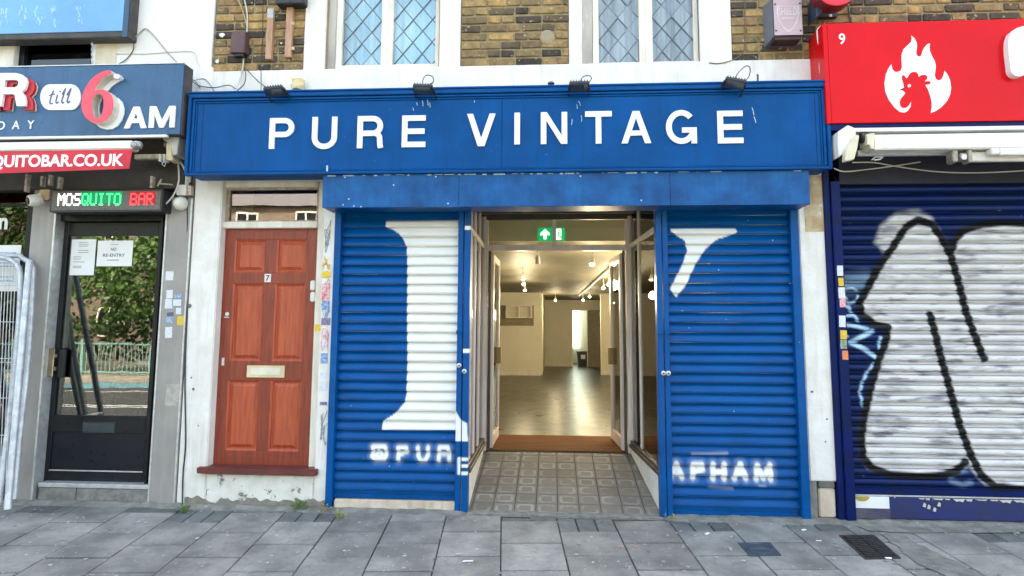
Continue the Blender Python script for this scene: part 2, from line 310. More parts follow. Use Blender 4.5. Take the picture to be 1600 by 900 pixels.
# ------------------------------------------------------------------ object helpers
WLOC = {}
def thing(name, label, cat, loc=(0, 0, 0), group=None, kind=None):
    o = bpy.data.objects.new(name, None); COL.objects.link(o); o.location = loc; o.empty_display_size = .1
    WLOC[o.name] = Vector(loc); o['label'] = label; o['category'] = cat
    if group: o['group'] = group
    if kind: o['kind'] = kind
    return o
def tag(o, label=None, cat=None, group=None, kind=None):
    if label: o['label'] = label
    if cat: o['category'] = cat
    if group: o['group'] = group
    if kind: o['kind'] = kind
    return o
def link_mesh(name, me, parent=None, loc=None):
    o = bpy.data.objects.new(name, me); COL.objects.link(o)
    loc = Vector(loc) if loc is not None else Vector((0, 0, 0))
    if parent is not None:
        o.parent = parent; o.location = loc - WLOC[parent.name]
    else: o.location = loc
    WLOC[o.name] = loc
    return o

class MB:
    def __init__(s): s.v = []; s.f = []; s.uv = None
    def quad(s, a, b, c, d):
        n = len(s.v); s.v += [tuple(a), tuple(b), tuple(c), tuple(d)]; s.f.append((n, n + 1, n + 2, n + 3)); return s
    def box(s, x0, x1, y0, y1, z0, z1):
        if x0 > x1: x0, x1 = x1, x0
        if y0 > y1: y0, y1 = y1, y0
        if z0 > z1: z0, z1 = z1, z0
        n = len(s.v)
        s.v += [(x0, y0, z0), (x1, y0, z0), (x1, y1, z0), (x0, y1, z0), (x0, y0, z1), (x1, y0, z1), (x1, y1, z1), (x0, y1, z1)]
        s.f += [tuple(n + i for i in q) for q in ((0, 3, 2, 1), (4, 5, 6, 7), (0, 1, 5, 4), (1, 2, 6, 5), (2, 3, 7, 6), (3, 0, 4, 7))]
        return s
    def hexa(s, pts):   # 8 corner points, same order as box
        n = len(s.v); s.v += [tuple(p) for p in pts]
        s.f += [tuple(n + i for i in q) for q in ((0, 3, 2, 1), (4, 5, 6, 7), (0, 1, 5, 4), (1, 2, 6, 5), (2, 3, 7, 6), (3, 0, 4, 7))]
        return s
    def prism(s, loops, y0, y1, back=True):
        """loops of (x, z), holes after the first; front at y0, back at y1"""
        n = len(s.v); flat = [p for l in loops for p in l]; k = len(flat)
        tris = tessellate_polygon([[Vector((p[0], p[1], 0)) for p in l] for l in loops])
        s.v += [(p[0], y0, p[1]) for p in flat] + [(p[0], y1, p[1]) for p in flat]
        for t in tris:
            s.f.append((n + t[0], n + t[1], n + t[2]))
            if back: s.f.append((n + k + t[2], n + k + t[1], n + k + t[0]))
        b = 0
        for l in loops:
            for i in range(len(l)):
                j = (i + 1) % len(l); s.f.append((n + b + i, n + b + j, n + k + b + j, n + k + b + i))
            b += len(l)
        return s
    def tube(s, pts, r, seg=8, caps=True, r1=None):
        pts = [Vector(p) for p in pts]; rings = []; ref = None
        for i, p in enumerate(pts):
            t = (pts[min(i + 1, len(pts) - 1)] - pts[max(i - 1, 0)]).normalized()
            if ref is None: ref = t.orthogonal().normalized()
            ref = (ref - t * ref.dot(t)).normalized() if (ref - t * ref.dot(t)).length > 1e-5 else t.orthogonal().normalized()
            bt = t.cross(ref); n = len(s.v)
            rr = r if r1 is None else r + (r1 - r) * i / max(1, len(pts) - 1)
            s.v += [tuple(p + (ref * cos(2 * pi * k / seg) + bt * sin(2 * pi * k / seg)) * rr) for k in range(seg)]; rings.append(n)
        for a, b in zip(rings, rings[1:]):
            for k in range(seg): s.f.append((a + k, a + (k + 1) % seg, b + (k + 1) % seg, b + k))
        if caps:
            s.f.append(tuple(rings[0] + k for k in reversed(range(seg)))); s.f.append(tuple(rings[-1] + k for k in range(seg)))
        return s
    def lathe(s, c, axis, prof, seg=20):
        """prof: (distance along axis, radius)"""
        axis = Vector(axis).normalized(); a = axis.orthogonal().normalized(); b = axis.cross(a); c = Vector(c); R = []
        for h, r in prof:
            n = len(s.v); s.v += [tuple(c + axis * h + (a * cos(2 * pi * k / seg) + b * sin(2 * pi * k / seg)) * max(r, 1e-4)) for k in range(seg)]; R.append(n)
        for p, q in zip(R, R[1:]):
            for k in range(seg): s.f.append((p + k, p + (k + 1) % seg, q + (k + 1) % seg, q + k))
        s.f.append(tuple(R[0] + k for k in reversed(range(seg)))); s.f.append(tuple(R[-1] + k for k in range(seg)))
        return s
    def build(s, name, m, parent=None, bevel=0, smooth=False, label=None, loc=None, kind=None):
        vs = np.array(s.v, dtype=float)
        if loc is None: lo, hi = vs.min(0), vs.max(0); loc = ((lo[0] + hi[0]) / 2, (lo[1] + hi[1]) / 2, lo[2])
        me = bpy.data.meshes.new(name); me.from_pydata((vs - np.array(loc)).tolist(), [], s.f); me.update()
        bm = bmesh.new(); bm.from_mesh(me); bmesh.ops.recalc_face_normals(bm, faces=bm.faces[:])
        if bevel: bmesh.ops.bevel(bm, geom=bm.edges[:], offset=bevel, segments=1 if bevel < .004 else 2, affect='EDGES', clamp_overlap=True)
        bm.to_mesh(me); bm.free()
        for mm in (m if isinstance(m, (list, tuple)) else [m]): me.materials.append(mm)
        if smooth:
            for p in me.polygons: p.use_smooth = True
            try: me.set_sharp_from_angle(angle=radians(40))
            except Exception: pass
        o = link_mesh(name, me, parent, loc)
        if label: o['label'] = label
        if kind: o['kind'] = kind
        return o

def smooth_path(pts, n=8):
    pts = [Vector(p) for p in pts]; out = []
    for i in range(len(pts) - 1):
        p0, p1, p2, p3 = pts[max(i - 1, 0)], pts[i], pts[i + 1], pts[min(i + 2, len(pts) - 1)]
        for k in range(n):
            t = k / n; out.append(.5 * ((2 * p1) + (p2 - p0) * t + (2 * p0 - 5 * p1 + 4 * p2 - p3) * t * t + (3 * p1 - p0 - 3 * p2 + p3) * t ** 3))
    out.append(pts[-1]); return out
def cable(name, pts, r, m, label, group=None, n=6):
    """pts: (photo x, photo y, depth Y)"""
    o = MB().tube(smooth_path([P(*p) for p in pts], n), r, 6).build(name, m, smooth=True); return tag(o, label, 'cable', group)

def clip_poly(poly, n, d):
    """keep the part where p.n <= d"""
    out = []
    for i in range(len(poly)):
        a, b = poly[i], poly[(i + 1) % len(poly)]; da = a[0] * n[0] + a[1] * n[1] - d; db = b[0] * n[0] + b[1] * n[1] - d
        if da <= 0: out.append(a)
        if (da < 0) != (db < 0) and abs(da - db) > 1e-9:
            t = da / (da - db); out.append((a[0] + (b[0] - a[0]) * t, a[1] + (b[1] - a[1]) * t))
    return out
def area(p): return abs(sum(p[i][0] * p[(i + 1) % len(p)][1] - p[(i + 1) % len(p)][0] * p[i][1] for i in range(len(p)))) / 2

# text from the built-in font, fitted to a rectangle in X, Z
def text_on(name, s, rect, y, m, parent=None, depth=.002, off=0.0, shear=0.0, label=None):
    cu = bpy.data.curves.new('t', 'FONT'); cu.body = s; cu.extrude = .5; cu.offset = off; cu.shear = shear; cu.resolution_u = 4
    ob = bpy.data.objects.new('t', cu); COL.objects.link(ob)
    dg = bpy.context.evaluated_depsgraph_get(); me0 = ob.evaluated_get(dg).to_mesh()
    n = len(me0.vertices); co = np.zeros(n * 3); me0.vertices.foreach_get('co', co); co = co.reshape(-1, 3); fs = [tuple(p.vertices) for p in me0.polygons]
    bpy.data.objects.remove(ob)
    lo, hi = co.min(0), co.max(0); x0, x1, z0, z1 = rect
    b = MB(); b.v = [(x0 + (c[0] - lo[0]) / (hi[0] - lo[0]) * (x1 - x0), y - (depth if c[2] > 0 else 0), z0 + (c[1] - lo[1]) / (hi[1] - lo[1]) * (z1 - z0)) for c in co]; b.f = fs
    return b.build(name, m, parent, label=label)

def ribbon(pts, w):
    """polyline in 2-D -> closed outline of width w with butt ends"""
    pts = [Vector(p) for p in pts]; L, R = [], []
    for i, p in enumerate(pts):
        d0 = (p - pts[i - 1]).normalized() if i else None; d1 = (pts[i + 1] - p).normalized() if i < len(pts) - 1 else None
        if d0 is None: t = d1; k = 1
        elif d1 is None: t = d0; k = 1
        else: t = (d0 + d1).normalized(); k = 1 / max(.4, t.dot(d1))
        nrm = Vector((-t.y, t.x)) * (w / 2 * k); L.append(p + nrm); R.append(p - nrm)
    return [tuple(q) for q in L] + [tuple(q) for q in reversed(R)]
def arc(cx, cy, rx, ry, a0, a1, n=14): return [(cx + rx * cos(radians(a0 + (a1 - a0) * i / n)), cy + ry * sin(radians(a0 + (a1 - a0) * i / n))) for i in range(n + 1)]
def glyph(ch, w, h, s):
    H = s / 2
    if ch == 'I': return [[(w / 2 - H, 0), (w / 2 + H, 0), (w / 2 + H, h), (w / 2 - H, h)]]
    if ch == 'E': return [[(0, 0), (w, 0), (w, s), (s, s), (s, h / 2 - H), (w * .96, h / 2 - H), (w * .96, h / 2 + H), (s, h / 2 + H), (s, h - s), (w, h - s), (w, h), (0, h)]]
    if ch == 'T': return [[(w / 2 - H, 0), (w / 2 + H, 0), (w / 2 + H, h - s), (w, h - s), (w, h), (0, h), (0, h - s), (w / 2 - H, h - s)]]
    if ch == 'N': return [[(0, 0), (s, 0), (s, h * .74), (w - s * 1.1, 0), (w, 0), (w, h), (w - s, h), (w - s, h * .26), (s * 1.1, h), (0, h)]]
    if ch == 'M': return [[(0, 0), (s, 0), (s, h * .62), (w * .5 - s * .42, 0), (w * .5 + s * .42, 0), (w - s, h * .62), (w - s, 0), (w, 0), (w, h), (w - s * 1.25, h), (w * .5, h * .34), (s * 1.25, h), (0, h)]]
    if ch == 'V': return [[(w / 2 - s * .6, 0), (w / 2 + s * .6, 0), (w, h), (w - s * 1.08, h), (w / 2, s * 1.5), (s * 1.08, h), (0, h)]]
    if ch == 'A': return [[(0, 0), (s * 1.08, 0), (w * .5, h - s * 1.3), (w - s * 1.08, 0), (w, 0), (w / 2 + s * .6, h), (w / 2 - s * .6, h)], [(w * .2, h * .24), (w * .8, h * .24), (w * .8 - s * .3, h * .24 + s * .9), (w * .2 + s * .3, h * .24 + s * .9)]]
    if ch == 'U': return [ribbon([(H, h), (H, h * .38)] + arc(w / 2, h * .36, w / 2 - H, h * .36 - H, 180, 360, 20)[1:] + [(w - H, h)], s)]
    if ch in 'PR':
        r = (h * .5 + H - s) / 2 + 0; top = h - H; mid = h * .46
        bowl = ribbon([(H, top), (w - H - (top - mid) / 2, top)] + arc(w - H - (top - mid) / 2, (top + mid) / 2, (top - mid) / 2, (top - mid) / 2, 90, -90, 16)[1:] + [(H, mid)], s)
        out = [[(0, 0), (s, 0), (s, h), (0, h)], bowl]
        if ch == 'R': out.append(ribbon([(w * .62, mid)] + arc(w * .62, mid - h * .14, w * .26, h * .14, 90, 10, 8)[1:] + [(w * .90, h * .10), (w - H * .7, 0)], s * .95))
        return out
    if ch == 'G':
        a = arc(w / 2, h / 2, w / 2 - H, h / 2 - H, 42, 322, 36)
        return [ribbon(a + [(w - H * 1.0, h * .22)], s), [(w - s * .95, 0.01 * h), (w, .01 * h), (w, h * .48), (w - s * .95, h * .48)], [(w * .52, h * .48 - s * .92), (w, h * .48 - s * .92), (w, h * .48), (w * .52, h * .48)]]
def letter(ch, rect, y, m, parent, depth, sfrac, label=None):
    x0, x1, z0, z1 = rect; b = MB()
    for i, poly in enumerate(glyph(ch, x1 - x0, z1 - z0, sfrac)):
        b.prism([[(x0 + p[0], z0 + p[1]) for p in poly]], y - depth - i * .0005, y)
    return b.build('letter', m, parent, label=label)

# ------------------------------------------------------------------ paint masks (numpy, in X, Z of the wall)
def seg_dist(Pp, pts):
    d = np.full(len(Pp), 1e9)
    for a, b in zip(pts, pts[1:]):
        a = np.array(a); b = np.array(b); ab = b - a; t = np.clip(((Pp - a) @ ab) / max(ab @ ab, 1e-12), 0, 1)
        d = np.minimum(d, np.linalg.norm(Pp - (a + t[:, None] * ab), axis=1))
    return d
def inside(Pp, poly):
    c = np.zeros(len(Pp), bool); x, y = Pp[:, 0], Pp[:, 1]
    for i in range(len(poly)):
        (x1, y1), (x2, y2) = poly[i], poly[(i + 1) % len(poly)]
        if y1 == y2: continue
        k = ((y1 > y) != (y2 > y)) & (x < (x2 - x1) * (y - y1) / (y2 - y1) + x1); c ^= k
    return c
def poly_mask(Pp, poly, soft=.003):
    d = seg_dist(Pp, poly + [poly[0]]); s = np.where(inside(Pp, poly), d, -d); return np.clip(.5 + s / (2 * soft), 0, 1)
def stroke_mask(Pp, pts, hw, soft): return np.clip(1 - (seg_dist(Pp, pts) - hw + soft) / (2 * soft), 0, 1)
def tr(pts, ox=0, oy=0, sc=1, Y=0.0): return [(lambda q: (q.x, q.z))(P(ox + u / sc, oy + v / sc, Y)) for u, v in pts]

def sheet(name, m, parent, x0, x1, prof, nx, masks, label=None):
    """a long metal sheet: profile prof = [(y, z)...] drawn along X, with its paint stored per point"""
    xs = np.linspace(x0, x1, nx); pr = np.array(prof); k = len(pr)
    V = np.zeros((nx, k, 3)); V[:, :, 0] = xs[:, None]; V[:, :, 1] = pr[None, :, 0]; V[:, :, 2] = pr[None, :, 1]
    V[:, :, 1] += np.array([.0035 * noise.noise(Vector((x * 2.3, pr[0, 1] * 5, 3))) + .0018 * noise.noise(Vector((x * 9, pr[0, 1] * 9, 1))) for x in xs])[:, None]; V[:, :, 2] += np.array([.0018 * noise.noise(Vector((x * 2.1, pr[0, 1] * 3, 9))) for x in xs])[:, None]
    V = V.reshape(-1, 3); i = np.arange(nx - 1)[:, None] * k + np.arange(k - 1)[None, :]; F = np.stack([i, i + k, i + k + 1, i + 1], -1).reshape(-1, 4)
    loc = np.array(((x0 + x1) / 2, pr[:, 0].mean(), pr[:, 1].min()))
    me = bpy.data.meshes.new(name); me.from_pydata((V - loc).tolist(), [], F.tolist()); me.materials.append(m)
    for p in me.polygons: p.use_smooth = True
    try: me.set_sharp_from_angle(angle=radians(50))
    except Exception: pass
    col = np.zeros((len(V), 4)); col[:, 3] = 1
    if masks is not None: col[:, :3] = masks(V[:, [0, 2]])
    a = me.attributes.new('paint', 'FLOAT_COLOR', 'POINT'); a.data.foreach_set('color', col.astype(np.float32).ravel())
    o = link_mesh(name, me, parent, loc)
    if label: o['label'] = label
    return o

# ================================================================== GROUND
pav_dir = radians(4.5)
pv = Vector((-sin(pav_dir), cos(pav_dir))); pu = Vector((cos(pav_dir), sin(pav_dir)))      # along the joints / across them
def zg(y): return SLOPE * y if y < 0 else 0.0
KERB_Y = -6.3
pave = thing('pavement', 'grey slab pavement running along the shopfronts, stained and gum spotted', 'pavement', (0, -3, zg(-3)), kind='structure')
del pave['category']
b = MB(); b.quad((-40, KERB_Y, zg(KERB_Y) - .016), (40, KERB_Y, zg(KERB_Y) - .016), (40, 0, -.016), (-40, 0, -.016)); b.quad((-40, 0, -.016), (40, 0, -.016), (40, .35, -.016), (-40, .35, -.016))
b.build('joint_bed', JOINTM, pave)
def flag(name, poly, m, parent, top=0.0, th=.05, ch=.004):
    c = Vector((sum(p[0] for p in poly) / len(poly), sum(p[1] for p in poly) / len(poly)))
    k = len(poly); tx, ty = random.uniform(-.004, .004), random.uniform(-.004, .004); dz = random.uniform(-.0025, .002) + top
    def h(p): return zg(p[1]) + dz + (p[0] - c.x) * tx + (p[1] - c.y) * ty
    ins = [tuple(c + (Vector(p) - c) * (1 - ch / max(.02, (Vector(p) - c).length))) for p in poly]
    bb = MB(); bb.v = [(p[0], p[1], h(p) - th) for p in poly] + [(p[0], p[1], h(p) - ch) for p in poly] + [(p[0], p[1], h(p)) for p in ins]
    for i in range(k):
        j = (i + 1) % k; bb.f += [(i, j, k + j, k + i), (k + i, k + j, 2 * k + j, 2 * k + i)]
    bb.f.append(tuple(2 * k + i for i in range(k)))
    return bb.build(name, m, parent)
TX, TY = .4245, .43
o0 = ground(782.5, 868.5); org = Vector((o0.x, o0.y))
hole = [ground(1311, 837), ground(1366, 836.5), ground(1408, 873), ground(1352, 874)]
hole2 = [ground(1153, 849), ground(1203, 848), ground(1221, 868.5), ground(1172, 869)]
nslab = 0
for i in range(-11, 12):
    par = (i % 2 == 0)
    for j in range(-9, 4):
        y0 = j * TY + (0 if not par else TY / 2 - .005) - .0
        x0 = i * TX
        g = random.uniform(.0035, .0055); gy = random.uniform(.009, .013)
        c = [org + pu * (x0 + g) + pv * (y0 + gy), org + pu * (x0 + TX - g) + pv * (y0 + gy), org + pu * (x0 + TX - g) + pv * (y0 + TY - gy), org + pu * (x0 + g) + pv * (y0 + TY - gy)]
        poly = [tuple(p) for p in c]; cy = sum(p[1] for p in poly) / 4; cx = sum(p[0] for p in poly) / 4
        if cy < -4.2: continue
        lim = -.075
        a = clip_poly(poly, (0, 1), lim - random.uniform(0, .012))
        if len(a) < 3: continue
        if area(a) > .30 * TX * TY:
            if max(p[1] for p in poly) > lim and area(a) < .62 * TX * TY and random.random() < .55:
                cuts = [0, 1 / 3, 2 / 3, 1]
            else:
                flag('paving_slab', a, SLAB, pave); nslab += 1; continue
        else: cuts = [0, .5, 1] if random.random() < .5 else [0, 1]
        for t0, t1 in zip(cuts, cuts[1:]):
            u0 = x0 + TX * t0 + .005; u1 = x0 + TX * t1 - .005
            q = [tuple(org + pu * u0 + pv * (y0 + .005)), tuple(org + pu * u1 + pv * (y0 + .005)), tuple(org + pu * u1 + pv * (y0 + TY)), tuple(org + pu * u0 + pv * (y0 + TY))]
            q = clip_poly(q, (0, 1), lim - random.uniform(0, .03))
            if len(q) >= 3 and area(q) > .0015: flag('paving_block', q, SETT, pave, top=-.002, ch=.006)
# mortar fillet against the walls, lumpy
b = MB(); xs = np.arange(-5.2, 3.9, .035); prev = None
for x in xs:
    wob = noise.noise(Vector((x * 5, 0, 0))); h2 = .012 + .014 * max(0, noise.noise(Vector((x * 9, 3, 0))) + .2)
    if -.70 < x < .86: w = .035 + .015 * wob; h2 *= .3
    else: w = .075 + .04 * wob
    row = [(x, -w - .02, zg(-w - .02) - .010), (x, -w, zg(-w) + .003), (x, -.03, h2), (x, .04, h2 + .001)]
    if prev:
        for k in range(3): b.quad(prev[k], row[k], row[k + 1], prev[k + 1])
    prev = row
b.build('mortar_fillet', MORTARG, pave, smooth=True)
# rubble-strewn patch of screed at the right, beside the vent grating
b = MB()
rr = random.Random(6)
def wobbly(p, q, n, a): return [(p[0] + (q[0] - p[0]) * t / n + rr.uniform(-a, a), p[1] + (q[1] - p[1]) * t / n + rr.uniform(-a, a) * .5) for t in range(n)]
for loop in (wobbly((1338, 822), (1600, 826), 10, 1) + [(1700, 826)] + wobbly((1700, 834), (1420, 832), 12, 3) + wobbly((1400, 833), (1345, 830), 4, 2), wobbly((1376, 834), (1424, 874), 8, 2.5) + wobbly((1424, 874), (1500, 915), 6, 3) + wobbly((1560, 915), (1480, 872), 6, 5) + wobbly((1480, 872), (1402, 833), 7, 4)):
    n = len(b.v); pts = [ground(*p) for p in loop]; b.v += [(p.x, p.y, zg(p.y) + .0045) for p in pts]; b.f.append(tuple(range(n, n + len(pts))))
b.build('screed_patch', MORTARG, pave)

def ring_flat(pts, zoff, s=1.0):
    c = sum((Vector(p) for p in pts), Vector()) / len(pts); return [c + (Vector(p) - c) * s + Vector((0, 0, zoff)) for p in pts]
# vent grating set in the paving
gr = thing('vent_grating', 'rusty dark iron vent grating set in the paving at the right', 'grating', tuple(sum((Vector(p) for p in hole), Vector()) / 4))
b = MB(); o_, i_ = ring_flat(hole, .005), ring_flat(hole, .005, .9)
for k in range(4):
    j = (k + 1) % 4; b.quad(o_[k], o_[j], i_[j], i_[k]); b.quad(o_[k] - Vector((0, 0, .01)), o_[j] - Vector((0, 0, .01)), o_[j], o_[k])
b.build('grating_frame', IRON, gr)
b = MB(); f2 = ring_flat(hole, .0035, .92); b.quad(*f2); b.build('grating_bed', BLACK, gr)
A, B_, C_, D_ = i_
for k in range(9):
    t = (k + .3) / 9; t2 = t + .055
    for (s0, s1) in ((.04, .47), (.53, .96)):
        q = []
        for s_, tt in ((s0, t), (s1, t + .07), (s1, t2 + .07), (s0, t2)):
            tt = min(tt, 1); top = A + (B_ - A) * s_; bot = D_ + (C_ - D_) * s_; q.append(top + (bot - top) * tt + Vector((0, 0, .002)))
        MB().hexa([q[0], q[1], q[2], q[3]] + [p + Vector((0, 0, .004)) for p in q]).build('grating_bar', IRON, gr)
cv = thing('access_cover', 'small square blue grey cover with a ring in the slabs', 'cover', tuple(sum((Vector(p) for p in hole2), Vector()) / 4))
b = MB(); q = ring_flat(hole2, -.01); b.hexa(q + [p + Vector((0, 0, .015)) for p in q]); b.build('cover_plate', COVER, cv)
cc = sum(ring_flat(hole2, .0058), Vector()) / 4
def cv_pt(a, r): 
    e1 = (hole2[1] - hole2[0]) / 2; e2 = (hole2[3] - hole2[0]) / 2; return cc + e1 * (r * cos(a)) + e2 * (r * sin(a))
MB().tube([cv_pt(2 * pi * k / 24, .78) for k in range(25)], .0035, 5, caps=False).build('raised_ring', COVER, cv)
for dx in (-.3, 0, .3): MB().tube([cv_pt(pi / 2, .0) + (hole2[1] - hole2[0]) * (dx - .12) / 2 * 1.1, cv_pt(pi / 2, .0) + (hole2[1] - hole2[0]) * (dx + .12) / 2], .004, 5).build('raised_mark', COVER, cv)

# road and the far side of the street (seen only in reflections and from other angles)
def struct(name, bld, m):
    o = bld.build(name, m); o['kind'] = 'structure'; return o
zk = zg(KERB_Y)
b = MB(); b.box(-40, 40, KERB_Y - .15, KERB_Y, zk - .25, zk + .002); struct('kerb', b, CONC)
b = MB(); b.quad((-90, -110, zk - .13), (90, -110, zk - .13), (90, KERB_Y - .15, zk - .13), (-90, KERB_Y - .15, zk - .13)); struct('road', b, ASPH)
b = MB()
for y in (KERB_Y - 3.6, KERB_Y - 3.9, KERB_Y - 7.3): b.quad((-60, y, zk - .126), (60, y, zk - .126), (60, y + .12, zk - .126), (-60, y + .12, zk - .126))
struct('road_marking', b, LINE)
b = MB(); b.quad((-60, -16.4, zk - .126), (60, -16.4, zk - .126), (60, -14.6, zk - .126), (-60, -14.6, zk - .126)); struct('cycle_lane', b, BUSBLUE)
b = MB(); b.box(-60, 60, -26, -16.6, zk - .3, zk); struct('far_pavement', b, mat('far_paving', (.3, .27, .22), rough=.9))
b = MB(); b.box(-200, 200, -200, -26, zk - .4, zk - .01).box(-200, 200, .5, 200, zk - .4, zk - .01); struct('ground', b, CONC)

# ================================================================== CENTRAL SHOP BUILDING
shop = thing('shop_building', 'brick and white painted building over the blue clothes shop front', 'building', (0, .2, 0))
WT = .32
xl, xr = -3.0, 2.18           # party lines at ground floor
zband = ZZ(760, 139); zbrick = ZZ(800, 104)
# walls above
win1 = (XX(511, 50), XX(687, 50), zbrick + .0); win2 = (XX(905, 50), XX(1092, 50), zbrick)
TOPZ = 9.5
WINH = 1.35
b = MB()
segs = [(XX(336, 60), win1[0]), (win1[1], win2[0]), (win2[1], XX(1284, 60))]
for x0, x1 in segs: MB().box(x0, x1, 0, WT, zbrick, zbrick + WINH).build('wall_backing', MORTAR, shop)
MB().box(segs[0][0], segs[2][1], 0.0, WT, zbrick + WINH + .001, TOPZ).build('upper_wall', FARB, shop)
MB().box(-3.0, 2.135, -.035, WT, 2.86, zbrick - .001).build('white_band', WHITE, shop, bevel=.006)
# roof and rear so that daylight does not reach the inside from behind
MB().box(-9.5, 9.5, .02, 22, TOPZ + .01, TOPZ + .25).build('roof', SLATE, shop)
MB().box(-9.5, 9.5, 21.6, 22, -.3, TOPZ).build('rear_wall', FARB, shop)
MB().box(-9.6, -9.3, .4, 21.5, -.3, TOPZ).box(9.3, 9.6, .4, 21.5, -.3, TOPZ).build('side_wall', FARB, shop)

# individual bricks
BVAR = {}
def brick_mesh(w, h=.062, v=0):
    key = (round(w, 3), v)
    if key in BVAR: return BVAR[key]
    me = bpy.data.meshes.new('brick'); bm = bmesh.new(); bmesh.ops.create_cube(bm, size=1)
    for q in bm.verts: q.co = Vector((q.co.x * w, q.co.y * .05, q.co.z * h))
    bmesh.ops.bevel(bm, geom=bm.edges[:], offset=.006, segments=1, affect='EDGES')
    rs = random.Random(v * 31 + int(w * 1000))
    for q in bm.verts: q.co += Vector((rs.uniform(-.0035, .0035), rs.uniform(-.002, .002), rs.uniform(-.003, .003)))
    bm.to_mesh(me); bm.free(); me.materials.append(BRICK); BVAR[key] = me; return me
def brick_area(x0, x1, z0, rows, parent, y=-.008, seed=0):
    rnd = random.Random(seed); n = 0
    for r in range(rows):
        z = z0 + .037 + r * .0755; x = x0 + .006; kind = (r + seed) % 2
        while x < x1 - .03:
            w = .215 if kind else .104
            if rnd.random() < .12: w = .16
            kind = 1 - kind if rnd.random() < .8 else kind
            w2 = min(w, x1 - x - .006)
            if w2 < .04: break
            w2 = round(w2 / .012) * .012 if w2 < w - .001 else w
            o = link_mesh('brick', brick_mesh(w2, .0585, rnd.randrange(4)), parent, (x + w2 / 2, y + .021 + rnd.uniform(-.004, .003), z + rnd.uniform(-.002, .002)))
            o.rotation_euler = (0, rnd.uniform(-.012, .012), rnd.uniform(-.01, .01)); n += 1
            x += w2 + rnd.uniform(.010, .017)
    return n
EX = XX(478, 50), XX(720, 50), XX(889, 50), XX(1141, 50)
nb = brick_area(segs[0][0], EX[0], zbrick, 9, shop, seed=1) + brick_area(EX[1], EX[2], zbrick, 9, shop, seed=2) + brick_area(EX[3], segs[2][1], zbrick, 9, shop, seed=3)

